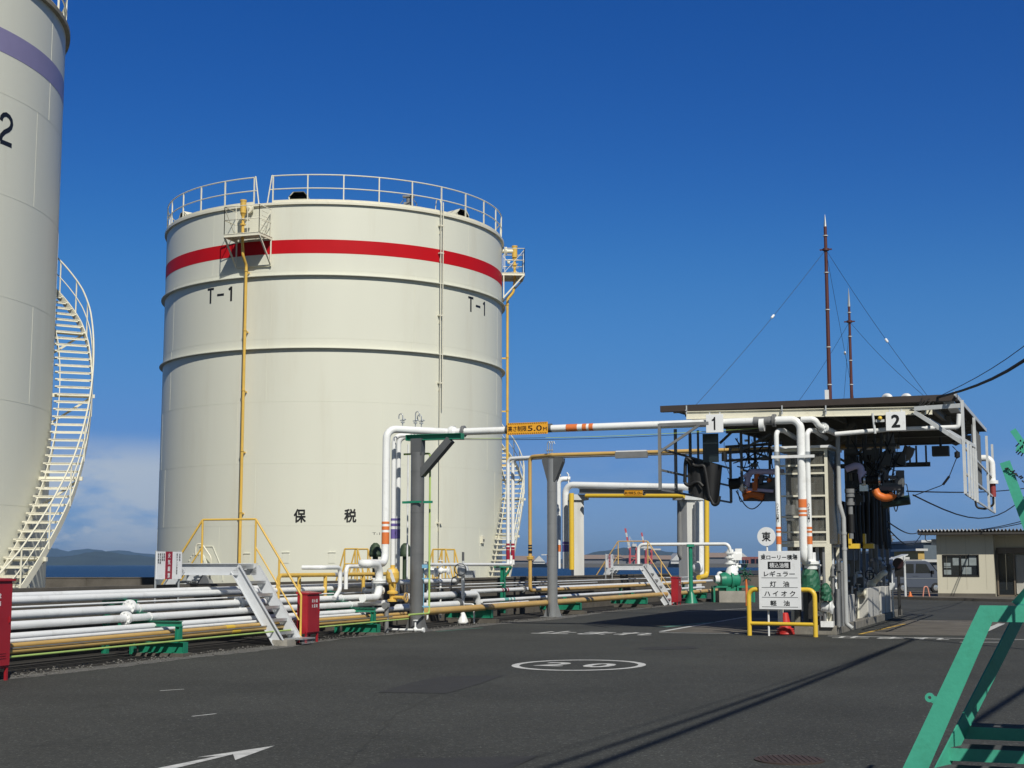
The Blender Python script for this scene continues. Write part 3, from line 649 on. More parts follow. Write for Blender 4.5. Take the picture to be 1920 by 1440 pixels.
for y, o, r, s1, lab in ((1188.3, .52, .034, 4, 'slim white pipe directly behind the twin yellow pipes'),
                         (1180.5, .70, .062, 7, 'white pipe second from the yellow pair, deep in shade'),
                         (1161.5, .80, .067, 5.8, 'white pipe resting on the lower green beam'),
                         (1144.0, 1.05, .076, 3.3, 'thick white pipe with a bolted flange, on the green blocks'),
                         (1131.0, 1.40, .019, 6, 'thin white line between the two pipe levels'),
                         (1119.0, 1.55, .066, 4.2, 'white pipe in front of the topmost rack line'),
                         (1112.0, 1.75, .063, 7, 'topmost white rack pipe beside the dike wall')):
    z = zof(200, y, o); fl = []; bd = []
    s0 = -15
    if y == 1144.0: fl = [(S1(243, 1138, o), D1, None), (S1(448, 1131.5, o), D1, None)]; ZC = z
    if y == 1161.5: fl = [(S1(236, 1158.5, o), D1, None)]; ZD = z
    if y == 1119.0: bd = band3(o, z, 1.2, REDM); ZB = z
    if y == 1112.0: bd = band3(o, z, .6, REDM)
    pts = [R1(s0, o, z), R12(o, z), R2(s1, o, z)]
    if y == 1144.0: pts = [R1(s0, o, z), R12(o, z), S2(712, 1118, o).copy()]; pts[-1].z = z; CEND = pts[-1]
    pipe('white_pipe', lab, 'pipe', pts, r, WHITE, flanges=fl, bands=bd, group=PG)
# supports
def support(R, D, Nn, s, label, tall=True):
    t = thing('pipe_support', label, 'pipe support', R(s, .05, 0), 'green pipe supports under the rack')
    f = MB(); f.box(R(s, .5, .03), (.34, 1.05, .07), (D, Nn, UP)); f.build('footing', CONCD, t); zc = ZD-.122
    f = MB(); f.cbar(R(s, .02, .165), R(s, 1.0, .165), .16, .20, .012); f.box(R(s, .02, .165), (.16, .012, .20), (D, Nn, UP)); f.build('foot_beam', GREEN, t)
    f = MB(); f.cbar(R(s, .17, .265), R(s, .17, zc-.04), .10, .10, .01, Nn); f.build('post', GREEN, t)
    f = MB(); f.cbar(R(s, .11, zc), R(s, 1.45, zc), .10, .10, .01); f.build('cross_beam', GREEN, t)
    f = MB(); zk = (zc+.05+ZC-.076)/2; hk = ZC-.076-zc-.05; f.cbar(R(s, .86, zk), R(s, 1.24, zk), .20, hk, .012); f.box(R(s, .86, zk), (.2, .012, hk), (D, Nn, UP)); f.build('packing_block', GREEN, t)
    f = MB(); f.cbar(R(s+.3, 1.25, ZB-.11), R(s+.3, 2.0, ZB-.11), .10, .10, .01); f.build('upper_beam', GREEN, t)
    f = MB(); f.cbar(R(s+.3, 1.9, 0), R(s+.3, 1.9, ZB-.16), .10, .10, .01, Nn); f.cbar(R(s+.3, 1.3, 0), R(s+.3, 1.3, ZB-.16), .10, .10, .01, Nn); f.build('rear_post', GREEN, t)
    # pipe clips
    for o, z, r in ((1.05, ZC, .076), (.80, ZD, .067)):
        f = MB(); c = R(s, o, z); _, s_, u_ = axes(D); f.tube([c+(s_*math.cos(a)+u_*math.sin(a))*(r+.008) for a in [k*PI/8 for k in range(17)]], .008, 6)
        f.build('pipe_clip', WHITE2, t)
    return t
sp = lambda px, py: (lambda p: (V3((p.x, p.y))-B0).dot(d1))(S1(px, py, .05))
support(R1, D1, N1, sp(345, 1222), 'green stepped pipe support just left of the near step-over stair')
support(R1, D1, N1, -12.5, 'green stepped pipe support behind the red cabinet at the picture edge')
support(R2, D2, N2, (lambda p: (V3((p.x, p.y))-B0).dot(d2))(S2(708, 1185, .05)), 'green stepped pipe support between the small red box and the strutted grey column')
# dike wall
def wall(pts, h, th, name, label, m, joints=1.9):
    t = thing(name, label, 'wall', pts[0])
    k = MB()
    for a, b in zip(pts, pts[1:]):
        a, b = V3(a), V3(b); n = int((b-a).length/joints)+1; d = (b-a).normalized(); s_ = d.cross(UP)
        for i in range(n):
            p, q = a.lerp(b, i/n), a.lerp(b, (i+1)/n); p = p+d*.012; q = q-d*.012
            k.box((p+q)/2+UP*h/2, ((q-p).length, th, h), (d, s_, UP))
        k.box((a+b)/2+UP*(h/2-.01), ((b-a).length, th-.05, h-.04), (d, s_, UP))
    k.build('wall_panels', m, t)
    k = MB()
    for a, b in zip(pts, pts[1:]): a, b = V3(a), V3(b); d = (b-a).normalized(); k.box((a+b)/2+UP*(h+.032), ((b-a).length, th+.06, .06), (d, d.cross(UP), UP))
    k.build('coping', m, t)
wall([R1(-17, 2.3, 0), R12(2.3, 0), R2(39, 2.3, 0)], 1.20, .22, 'dike_wall', 'low weathered concrete dike wall running behind the pipe rack', CONCD)
wall([V3((-60, 76, 0)), V3((-11, 78, 0)), V3((16, 92, 0))], .95, .3, 'sea_wall', 'brown concrete sea wall in front of the water, seen between the two tanks', CONCD, 3.0)
# step-over stairs
def stepover(org, D, X, label, foot=True, post_m=YEL2):
    """stair over the rack: org = road-side foot centre, X = away from the road, D = along the rack"""
    t = thing('stepover_stair', label, 'step-over stair', org); wd = .82; run = 1.05; rise = 1.58; flat = 1.30; zb0 = .05
    P = lambda x, y, z: org+X*x+D*y+UP*z
    for y in (-wd/2, wd/2):
        k = MB()
        def plate(a, b, hgt=.25):
            k.bar(a, b, .012, hgt); d = (b-a).normalized()
            n_ = d.cross(D).normalized()
            if n_.z < 0: n_ = -n_
            for sg in (1, -1): k.bar(a+n_*sg*(hgt/2-.006)+D*.03*(-1 if y < 0 else 1), b+n_*sg*(hgt/2-.006)+D*.03*(-1 if y < 0 else 1), .07, .012)
        plate(P(0, y, zb0), P(run, y, rise+.02)); plate(P(run-.06, y, rise), P(run+flat+.06, y, rise)); plate(P(run+flat, y, rise+.02), P(run*2+flat, y, .12))
        k.build('stringer', mat('pale_stair_paint', (.60, .62, .645), .45, var=.08, dirt=(.32, .31, .30), dscale=3, damt=.5), t)
    k = MB()
    for i in range(9): k.box(P(run+flat*(i+.5)/9, 0, rise+.09), (flat/9*.45, wd-.03, .03), (X, D, UP))
    for i in range(12): k.box(P(run+flat/2, -wd/2+.05+i*(wd-.1)/11, rise+.085), (flat, .012, .03), (X, D, UP))
    k.box(P(run+.02, 0, rise+.06), (.02, wd-.02, .10), (X, D, UP)); k.build('deck_grating', GALV, t)
    for sgn in (0, 1):
        for i in range(1, 6):
            f = i/6; x = run*f if not sgn else run*2+flat-run*f; z = rise*f
            k = MB()
            for j in range(5): k.box(P(x, 0, z)+X*(j-2)*.045, (.014, wd-.02, .028), (X, D, UP))
            for j in range(10): k.box(P(x, -wd/2+.05+j*(wd-.1)/9, z-.004), (.21, .01, .02), (X, D, UP))
            k.box(P(x, 0, z-.01)+X*(-.11 if not sgn else .11), (.012, wd-.02, .06), (X, D, UP)); k.build('tread', GALV, t)
    for y in (wd/2+.04,):
        k = MB(); hh = 1.08
        k.tube([P(-.06, y, .15), P(-.06, y, hh-.05), P(run, y, rise+hh), P(run+flat, y, rise+hh), P(run*2+flat+.06, y, hh-.05), P(run*2+flat+.06, y, .15)], .024, 8, .06)
        k.tube([P(-.02, y, .5), P(run, y, rise+.48)], .018, 8); k.tube([P(run*2+flat+.02, y, .5), P(run+flat, y, rise+.48)], .018, 8)
        for x, z in ((run, rise), (run+flat, rise), (run*.45, rise*.45), (run*1.55+flat, rise*.45)): k.tube([P(x, y, z), P(x, y, z+hh)], .024, 8)
        k.build('handrail', post_m, t)
    if foot:
        k = MB(); k.box(P(-.02, -.25, .06), (.34, .42, .13), (X, D, UP)); k.build('footing', CONC, t)
        k = MB(); k.box(P(-.16, .22, .13), (.42, .62, .03), (X, D, UP))
        for j in range(3): k.box(P(-.34, .22, .03+.03*j), (.012, .55, .012), (X, D, UP))
        k.build('foot_step', GALV, t)
    return t
so1 = S1(541, 1196, -.05); so1.z = 0
stepover(so1, D1, N1, 'pale grey step-over stair with yellow handrails across the pipes, beside the small red box')
so2 = S2(1256, 1132, .1); so2.z = 0
stepover(so2, D2, N2, 'farther step-over stair with slim yellow handrails, beside the red extinguisher cabinet', False, YEL)
so3 = S2(1000, 1095, 5.5)
# warning signs by the stairs
def firesign(c, ax, label, sc=1.0, posts=True):
    n = V3(ax).cross(UP); n = n if n.dot(V3((0, -1, 0))) > 0 else -n
    t = thing('warning_sign', label, 'sign', c-UP*1.0*sc)
    k = MB(); k.box(c, (1.0*sc, .02, .56*sc), (ax, n, UP)); k.build('board', SIGNW, t)
    k = MB(); k.box(c+n*.004-ax*.03*sc, (.27*sc, .02, .562*sc), (ax, n, UP)); k.build('red_panel', REDM, t)
    rx = V3(ax) if V3(ax).cross(UP).dot(n) > 0 else -V3(ax)
    k = MB()
    for i, ch in enumerate('火気厳禁'): write(k, ch, c+n*.0165-ax*.03*sc+UP*(.20-.135*i)*sc, rx, UP, w=.10*sc, h=.105*sc, bold=.02)
    k.build('lettering', SIGNW, t)
    k = MB()
    cols = ['危険物', '屋外タンク貯蔵所', None, '第四類', '石油類', '最大数量', '許可番号']
    for i, s_ in enumerate(cols):
        if not s_: continue
        x = (.40-.11*i) if i < 2 else (-.22-.075*(i-3))
        for j, ch in enumerate(s_): write(k, ch, c+n*.0125+rx*x*sc+UP*(.22-.055*j)*sc, rx, UP, w=.046*sc, h=.046*sc, bold=.012)
    k.build('small_lettering', BLACKP, t)
    k = MB()
    for x in (-.46, .46): k.bar(c+ax*x*sc-n*.03-UP*.75*sc, c+ax*x*sc-n*.03+UP*.3*sc, .035, .035)
    k.build('post', GALV, t)
c = S1(317, 1060, 1.95); firesign(c, D1, 'white sign board with a red middle panel of white characters, beside the near stair', 1.0)
c = S2(1143, 1052, 2.0); firesign(c, D2, 'small white and red upright sign board in front of the farther stair platform', .95)
# red cabinets
def cabinet(c, wd, dp, h, leg, label, D, X, txt=None, slats=False):
    t = thing('fire_cabinet', label, 'fire cabinet', c)
    P = lambda x, y, z: c+D*x+X*y+UP*z
    k = MB(); k.box(P(0, 0, leg+h/2), (wd, dp, h), (D, X, UP)); k.build('cabinet_body', RED, t, bevel=.008)
    k = MB(); k.box(P(0, dp/2+.008, leg+h/2), (wd-.04, .014, h-.06), (D, X, UP)); k.box(P(wd*.42, dp/2+.02, leg+h*.55), (.02, .02, .09), (D, X, UP))
    if slats:
        for j in range(3): k.box(P(wd*.1, dp/2+.018, leg+.14+j*.035), (wd*.5, .012, .012), (D, X, UP))
    k.build('door', RED, t)
    k = MB(); k.prism([(-dp/2-.02, 0), (dp/2+.04, 0), (dp/2+.04, .03), (-dp/2-.02, .06)], P(-wd/2-.02, 0, leg+h), X, UP, D*(wd+.04)); k.build('lid', RED, t)
    k = MB()
    for x in (-wd/2+.03, wd/2-.03):
        for y in (-dp/2+.03, dp/2-.03): k.bar(P(x, y, 0), P(x, y, leg+.02), .04, .04, D)
    k.bar(P(-wd/2, dp/2-.03, leg+.01), P(wd/2, dp/2-.03, leg+.01), .03, .05); k.build('leg', RED, t)
    if txt:
        k = MB()
        for i, col in enumerate(txt):
            for j, ch in enumerate(col): write(k, ch, P((-.5+.0)*0+(i-(len(txt)-1)/2)*.11+wd*.05, dp/2+.0165, leg+h*.83-j*.11), D, UP, w=.07, h=.075, bold=.02)
        k.build('lettering', SIGNW, t)
    return t
XR1, XR2 = -N1, -N2
c = S1(577, 1199, -.02); c.z = 0
cabinet(c, .62, .24, .84, .20, 'small red extinguisher box on legs at the foot of the near step-over stair', D1, XR1, ['消火', '火器', '器箱'])
c = S1(-40, 1268, -.06); c.z = 0
cabinet(c, .82, .42, 1.25, .19, 'tall dark red hose cabinet cut by the picture edge', D1, XR1, ['放水', '銃箱'], True)
c = S2(1268, 1128, .0); c.z = 0
cabinet(c, .55, .28, 1.0, .12, 'small red cabinet beside the farther step-over stair', D2, XR2, ['消火', '器箱'])
# ---------------------------------------------------------------- risers, loops and the first gantry
def at2(px, py, o): return S2(px, py, o-.5)
OR = 1.35
rt = at2(725, 804, OR); Zg = rt.z                       # top elbow of the orange riser
rb = at2(718, 1035, OR)
eb = hit(848, 809, (rt.x, rt.y), (V3((848-725, 0)) if False else (W(848, 809, 38.25).xy-rt.xy)))
eb = W(848, 809, 38.25); eb.z = Zg
gv = -N2                                                # across the road
gd = V3((gv.x, gv.y, 0))
ge = eb+gd*((W(1462, 794, 35.3)-eb).dot(gd)); 
rtop = V3((rt.x, rt.y, Zg)); rlow = V3((rt.x, rt.y, rb.z))
hook = at2(690, 1060, 1.05); hookd = at2(711, 1085, 1.05); hookd.z = hook.z
cend = V3((hookd.x, hookd.y, ZC))
dn = (V3((hook.x, hook.y, 0))-V3((rlow.x, rlow.y, 0)))
pA = V3((rlow.x, rlow.y, hook.z+.05)); 
bandsA = [(at2(719, 1009, OR), UP, .30, ORANGE), (at2(719, 990, OR), UP, .09, ORANGE), (at2(719, 980, OR), UP, .06, ORANGE)]
bandsA = [(V3((rt.x, rt.y, p.z)), a, l, m_) for p, a, l, m_ in bandsA]
pipe('riser_pipe', 'tall white riser with an orange band that turns overhead towards the road crossing', 'pipe',
     [eb-gd*.1+V3((0, 0, 0)), rtop, pA, V3((hook.x, hook.y, hook.z+.05))+N2*.2, V3((hook.x, hook.y, hook.z+.04))-D2*.0, V3((hookd.x, hookd.y, hook.z+.02)), V3((hookd.x, hookd.y, ZC)), V3((hookd.x, hookd.y, ZC))-D2*.9], .098, WHITE, bend=.26,
     flanges=[(V3((hookd.x, hookd.y, (hook.z+ZC)/2)), UP, None)], bands=bandsA, seg=18)
bd = []
ORG = ge-gd*5.2
for off, ln in ((0, .30), (.34, .11), (.52, .11)): bd.append((hit(1073+0, 805, (eb.x, eb.y), gd)+gd*off, gd, ln, ORANGE))
bd = [(V3((p.x, p.y, Zg)), a, l, m_) for p, a, l, m_ in bd]
gantry = pipe('overhead_pipe', 'long white overhead pipe crossing the road to the loading rack, carrying the yellow height sign', 'pipe',
     [eb-D2*.02+N2*.02, eb+gd*.25, ge], .090, WHITE, bands=bd, flanges=[(eb+gd*.32, gd, GREYM), (ge-gd*.1, gd, GREYM)], seg=18)
k = MB(); k.sphere(eb, .16, 16); k.lathe([(.16, -.05), (.16, .05)], eb+gd*.02, gd, 18); tag(k.build('elbow_cap', WHITE, loc=eb), 'bulging white elbow where the overhead pipe leaves the column arm', 'pipe elbow')
# hidden twins of the crossing: two purple-banded risers
for i, (px, o) in enumerate(((735.5, 1.55), (744.5, 1.70))):
    top = at2(px+4, 832 if i == 0 else 842, o); low = at2(px, 1112, o); q = at2(px+2, 950, o)
    T_ = V3((q.x, q.y, Zg-.10)); far = eb+D2*(.22+.2*i)+UP*.0
    zb = lambda y: V3((q.x, q.y, at2(px, y, o).z))
    pipe('riser_pipe', ('slimmer white riser with a purple band, next to the orange-banded one' if i == 0 else 'slim white riser with a purple band, nearest the grey column'), 'pipe',
         [far+gd*8.0, far, T_, V3((q.x, q.y, low.z))], .062, WHITE, bend=.2, bands=[(zb(1001), UP, .25, PURPLE), (zb(984), UP, .07, PURPLE), (zb(974), UP, .06, PURPLE)])
# small loops left of the riser
a_ = at2(606, 1064, 1.25); b_ = at2(638, 1063, 1.25); b_.z = a_.z
pipe('loop_pipe', 'white swan-neck pipe dropping into the flanged pipe, with its end pointing at the near stair', 'pipe', [a_+N2*.5-D2*.1, a_, b_, V3((b_.x, b_.y, ZB)), V3((b_.x-.1, b_.y-.28, ZC+.02))], .052, WHITE, bend=.14)
a_ = at2(649, 1062, 1.5); b_ = at2(706, 1060, 1.5); b_.z = a_.z
pipe('loop_pipe', 'white swan-neck pipe reaching across to the orange riser', 'pipe', [b_, a_, V3((a_.x, a_.y, ZB))], .050, WHITE, bend=.14)
# yellow valve and yellow header behind
a_ = at2(522, 1079, 2.0); b_ = at2(716, 1073, 2.0); b_.z = a_.z
yh = pipe('yellow_header', 'yellow header pipe standing on short legs above the rack, behind the small red box', 'pipe', [a_-UP*.5, a_, b_, b_+D2*.3], .050, YEL2, bend=.12)
k = MB()
for x in (.18, .42, .8): p = a_.lerp(b_, x); k.cyl(p, V3((p.x, p.y, .9)), .045)
k.build('leg', YEL2, yh)
k = MB(); p = a_.lerp(b_, .50); k.cyl(p, p+(b_-a_)*.12, .053, 16); k.build('clamp_sleeve', GALV, yh)
vc = at2(736, 1090, 1.0)
vt = thing('yellow_valve', 'yellow gate valve with a slanted white tag, between the risers and the grey column', 'valve', V3((vc.x, vc.y, .3)))
k = MB(); z0 = at2(735, 1128, 1.0).z; z1 = at2(735, 1062, 1.0).z; b0 = V3((vc.x, vc.y, z0)); hh = z1-z0
k.lathe([(.01, 0), (.13, 0), (.13, .05), (.07, .07), (.07, .18), (.14, .2), (.14, .25), (.08, .28), (.10, hh*.5), (.14, hh*.55), (.17, hh*.66), (.17, hh*.82), (.12, hh*.93), (.06, hh*.96), (.06, hh*1.04), (.001, hh*1.04)], b0, (0, 0, 1), 22)
k.cyl(b0+UP*hh*.12, b0+UP*hh*.12+gd*.35-D2*.1, .045); k.build('valve_body', YEL2, vt)
k = MB(); e = b0+UP*hh*.12+gd*.38; k.lathe([(.10, -.012), (.125, -.012), (.125, .012), (.10, .012), (.10, -.012)], e, gd, 22)
for q in range(3): r_ = V3((D2*math.cos(q*2.1)+UP*math.sin(q*2.1))); k.bar(e, e+r_*.11, .014)
k.build('hand_wheel', YEL, vt)
k = MB(); sl_ = (UP*1.0-(gd-D2*.2)*.42).normalized(); k.box(b0+UP*hh*.74-D2*.17+gd*.06, (.34, .10, .012), (sl_, (gd-D2*.2).normalized(), -D2)); k.build('tag_plate', SIGNW, vt)
k = MB(); c_ = at2(725, 1137, .8); c_.z = 0; z = at2(725, 1131, .8).z; k.lathe([(.001, 0), (.055, 0), (.055, z-.1), (.08, z-.1), (.08, z), (.001, z)], c_, (0, 0, 1), 18); k.disc(V3((c_.x, c_.y, z-.06))-D2*.09, D2, .085, .05)
tag(k.build('drain_pot', GREYM), 'grey capped stub pipe standing below the yellow valve', 'pipe stub')
# gantry column
def column(c, ztop, r, label, strut=True):
    t = thing('gantry_column', label, 'column', c)
    gm = GREY if 'flared' in label else mat('shade_averaged_column_grey', (.165, .168, .172), .36, metal=.2, var=.12, dirt=(.09, .09, .09), dscale=1.5, damt=.5)  # strutted column: lit and shaded halves averaged into one darker grey
    k = MB(); k.cyl(c, V3((c.x, c.y, ztop)), r, 24)
    for z in [i*1.05+.9 for i in range(int(ztop))]: k.lathe([(r, -.006), (r+.004, -.006), (r+.004, .006), (r, .006)], V3((c.x, c.y, z)), (0, 0, 1), 24)
    k.build('shaft', gm, t)
    k = MB(); k.box(c+UP*.012, (.62, .62, .025), (D2, gd, UP))
    for q in range(4):
        e = (D2, gd, -D2, -gd)[q]; k.prism([(r-.01, .02), (r+.14, .02), (r-.01, .5)], V3((c.x, c.y, 0))-e.cross(UP)*.008, e, UP, e.cross(UP)*.016)
    k.build('base_plate', gm, t)
    return t
cpos = at2(781, 1140, .55); cpos.z = 0
ct = column(cpos, Zg-.62, .175, 'grey steel column with a slanted strut, carrying the overhead road-crossing pipes')
k = MB(); topc = V3((cpos.x, cpos.y, Zg-.22))
k.bar(V3((cpos.x, cpos.y, 3.98))+gd*.1, topc+gd*.92-UP*.10, .24, .18, gd); k.box(V3((cpos.x, cpos.y, Zg-.48)), (.30, .26, .42), (gd, D2, UP)); k.build('strut', GREYD, ct)
k = MB(); k.cbar(topc-gd*.30-UP*.02, topc+gd*1.25-UP*.02, .20, .15, .012); k.box(topc-gd*.30-UP*.02, (.012, .2, .15), (gd, D2, UP)); k.box(topc+gd*1.25-UP*.02, (.012, .2, .15), (gd, D2, UP)); k.build('arm', GREEN, ct)
# little vent cocks on the top elbow
for px, py, o, lab in ((755, 797, OR, 'leftmost of three small bent vent cocks on the overhead pipe'), (779, 797, OR+.1, 'middle and tallest of three small bent vent cocks on the overhead pipe'), (790, 798, OR-.1, 'rightmost of three small bent vent cocks on the overhead pipe')):
    p = hit(px, py, (rt.x, rt.y), (eb.x-rt.x, eb.y-rt.y)); p = V3((p.x, p.y, Zg+.09))
    h = .34 if px == 779 else .27; sg = 1 if px == 779 else -1
    k = MB(); ar = [p, p+UP*h]; k.tube([p, p+UP*h*.55, p+UP*h]+[p+UP*(h+.055*math.sin(a))+gd*sg*(.055-.055*math.cos(a)) for a in [PI*i/6 for i in range(1, 7)]]+[p+UP*(h-.08)+gd*sg*.11], .014, 8)
    k.disc(p+UP*.10, (0, 0, 1), .05, .03); k.sphere(p+UP*.17+gd*.03, .035, 8); k.bar(p+UP*.15-gd*.07, p+UP*.17+gd*.09, .02, .03); tag(k.build('vent_cock', GALV), lab, 'vent cock')
# lime riser, brackets and blue posts by the column
lz = lambda px, py, o=.3: at2(px, py, o)
p0 = lz(804.5, 850); pb = lz(804.5, 1150); p0 = V3((pb.x, pb.y, p0.z))
pipe('lime_riser', 'thin lime green vertical pipe in front of the grey column', 'pipe', [p0-gd*.75, p0, V3((pb.x, pb.y, pb.z)), V3((pb.x, pb.y, pb.z))-D2*1.2], .026, LIME, bend=.06)
k = MB(); c_ = V3((cpos.x, cpos.y, at2(780, 941, .5).z)); k.bar(c_-gd*.42, c_+gd*.42, .05, .06); k.bar(c_-gd*.2-D2*.2, c_+gd*.2-D2*.2, .04, .05); tag(k.build('clip_bracket', GREEN), 'short green bracket clamped across the middle of the strutted column', 'bracket')
k = MB()
for px in (791, 793.5): a0 = lz(px, 1152, .4); k.bar(V3((a0.x, a0.y, .1)), V3((a0.x, a0.y, lz(px, 1062, .4).z)), .035, .035)
a0 = lz(791, 1062, .4); k.bar(a0, a0+gd*.16, .05, .09); k.bar(lz(791, 1085, .4), lz(791, 1085, .4)+gd*.2, .03, .03); k.bar(lz(791, 1137, .4), lz(791, 1137, .4)+gd*.2, .03, .03)
tag(k.build('blue_bracket', BLUE), 'narrow light blue frame standing at the foot of the grey column', 'bracket frame')
k = MB(); a0 = lz(787, 1165, .2); a0.z = 0; k.tube([a0+UP*.06-gd*.9, a0+UP*.06+gd*.12], .03, 10); k.disc(a0+UP*.06+gd*.1, gd, .06, .05); k.cyl(a0+UP*.06-gd*.12, a0+UP*.30-gd*.12, .022); k.disc(a0+UP*.3-gd*.12, (0, 0, 1), .07, .02); k.sphere(a0+UP*.07-gd*.12, .06, 10)
tag(k.build('drain_valve', WHITE), 'small white drain valve on the ground in front of the grey column', 'valve')
# ---------------------------------------------------------------- second leg of the rack
def r2pipe(name, lab, y, px, o, r, x0, x1, m=WHITE, tail=None, bands=None, fl=(), grp=None):
    z = S2(px, y, o).z; A_ = S2(x0, y, o); B_ = S2(x1, y, o); A_.z = B_.z = z
    pts = [A_, B_]+([B_+t for t in tail] if tail else [])
    return pipe(name, lab, 'pipe', pts, r, m, bands=[(S2(bx, y, o)*1, D2, l, mm) if False else (V3((S2(bx, y, o).x, S2(bx, y, o).y, z)), D2, l, mm) for bx, l, mm in (bands or [])], flanges=[(V3((S2(fx, y, o).x, S2(fx, y, o).y, z)), D2, mm) for fx, mm in fl], group=grp)
G2 = 'pipes of the far rack leg'
r2pipe('white_pipe', 'upper thick white pipe stub with a dark joint, right of the grey column', 1090, 820, 1.7, .070, 700, 856, fl=[(853, GREYD)], grp=G2)
r2pipe('white_pipe', 'middle thick white pipe that elbows down right of the grey column', 1117, 820, 1.2, .105, 745, 893, fl=[(853, GREYD)], tail=[V3((0, 0, -.45))+D2*.15, D2*1.5+V3((0, 0, -.45))], grp=G2)
r2pipe('white_pipe', 'lower thick white pipe right of the grey column, just above the yellow main', 1135, 820, .8, .095, 745, 865, fl=[(858, GREYD)], grp=G2)
r2pipe('yellow_main', 'thick ochre main pipe along the front of the far rack leg', 1138.5, 911, .35, .092, 797, 1345, YEL, bands=[(1100, .10, YELB)])
r2pipe('white_pipe', 'white pipe with teal bands behind the ochre main', 1124, 952, .80, .055, 903, 1320, bands=[(948, .35, TEAL), (956, .12, TEAL), (962, .12, TEAL)], grp=G2)
r2pipe('white_pipe', 'white pipe with grey violet bands tucked behind the ochre main', 1131.5, 952, .60, .050, 905, 990, bands=[(965, .25, WGREY), (973, .12, PURPLE2)], grp=G2)
r2pipe('white_pipe', 'white pipe with a small red and black band, upper level of the far rack leg', 1106, 952, 1.45, .066, 885, 1335, bands=[(940, .10, REDM), (945, .20, BLACKP), (950, .10, REDM)], fl=[(980, GREYM)], grp=G2)
r2pipe('white_pipe', 'thin white line against the dike wall on the far rack leg', 1093, 950, 1.85, .020, 800, 1300, grp=G2)
r2pipe('white_pipe', 'second thin white line against the dike wall, lower one', 1098, 950, 1.95, .016, 800, 1120, grp=G2)
zt = S2(880, 1058.5, 2.0).z
pz = S2(955, 1059, 2.0)
gt2 = S2(962, 853, 2.0); 
# twin risers with the maroon band and the second gantry
c2 = S2(1036, 1150, .15); c2.z = 0
Zg2 = W(1036, 853, c2.y).z-.02
bq = S2(958, 1000, 2.0)
pipe('white_pipe', 'white pipe at eye height leading to the maroon-banded risers', 'pipe', [V3((S2(797, 1058.5, 2.0).x, S2(797, 1058.5, 2.0).y, zt)), V3((bq.x, bq.y, zt)), V3((bq.x, bq.y, zt))+UP*.3], .052, WHITE, bend=.12, group=G2)
for i, px in enumerate((952.5, 961.5)):
    b = S2(px, 1000, 2.0-.0*i); zz = lambda y: V3((b.x, b.y, S2(px, y, 2.0).z)); top = V3((b.x, b.y, Zg2))
    pipe('riser_pipe', ('first of the twin white risers with a maroon band beside the tank stair' if i == 0 else 'second, right-hand twin white riser with a maroon band beside the tank stair'), 'pipe',
         [V3((b.x, b.y, zt)), top, V3((c2.x, c2.y, Zg2))+D2*(.3+.12*i)+gd*.0, V3((c2.x, c2.y, Zg2))+D2*(.3+.12*i)+gd*11.0], .062, WHITE, bend=.18, bands=[(zz(1040), UP, .32, REDM), (zz(1028), UP, .08, REDM), (zz(1021), UP, .07, REDM)])
ct2 = column(c2, Zg2-.12, .165, 'round grey steel column with a flared head, carrying the ochre overhead pipe')
k = MB(); hd = V3((c2.x, c2.y, Zg2-.1)); k.prism([(-.12, -.75), (.14, -.75), (.40, -.12), (.40, 0), (-.30, 0), (-.30, -.1)], hd-D2*.14, gd, UP, D2*.28); k.build('flared_head', GREYD, ct2)
yb = S2(994, 1100, 1.1); yt = V3((yb.x, yb.y, Zg2+.02)); yz = S2(995, 1107, 1.2).z
far_end = hit(1440, 845, (c2.x, c2.y), gd)
yp = [S2(1322, 1090, 1.1)]; yp[0].z = yz
P_end = V3((c2.x, c2.y, Zg2+.02))+gd*10.8
yo = pipe('yellow_overhead_pipe', 'ochre pipe rising from the rack and crossing above the road behind the white one', 'pipe', [yp[0], V3((yb.x, yb.y, yz)), yt, V3((c2.x, c2.y, Zg2+.02)), P_end], .062, YEL, bend=.16,
     bands=[(V3((yb.x, yb.y, S2(994, 1035, 1.1).z)), UP, .10, BLACKP), (V3((yb.x, yb.y, S2(994, 1028, 1.1).z)), UP, .06, BLACKP), (V3((yb.x, yb.y, S2(994, 1023, 1.1).z)), UP, .05, BLACKP)], flanges=[(V3((yb.x, yb.y, S2(994, 1046, 1.1).z)), UP, YEL2)])
lampc = hit(1186, 851, (c2.x, c2.y), gd)
k = MB(); lp = V3((lampc.x, lampc.y, Zg2)); k.box(lp-UP*.06+gd*0-D2*.12, (1.05, .16, .20), (gd, D2, UP)); k.cur = 1; k.box(lp+UP*.05-D2*.12, (1.0, .14, .06), (gd, D2, UP))
tag(k.build('cable_box', [GREYM, WHITE2]), 'flat grey fitting box hung on the ochre overhead pipe', 'fitting box')
k = MB()
for i in range(3):
    p = V3((c2.x, c2.y, Zg2+.08))-gd*.08*i; k.tube([p, p+UP*.3, p+UP*.42+gd*.05, p+UP*.3+gd*.10], .014, 8, .04)
    k.disc(p+UP*.1, (0, 0, 1), .05, .03)
tag(k.build('vent_cock', GALV), 'cluster of bent vent cocks above the flared grey column', 'vent cock')
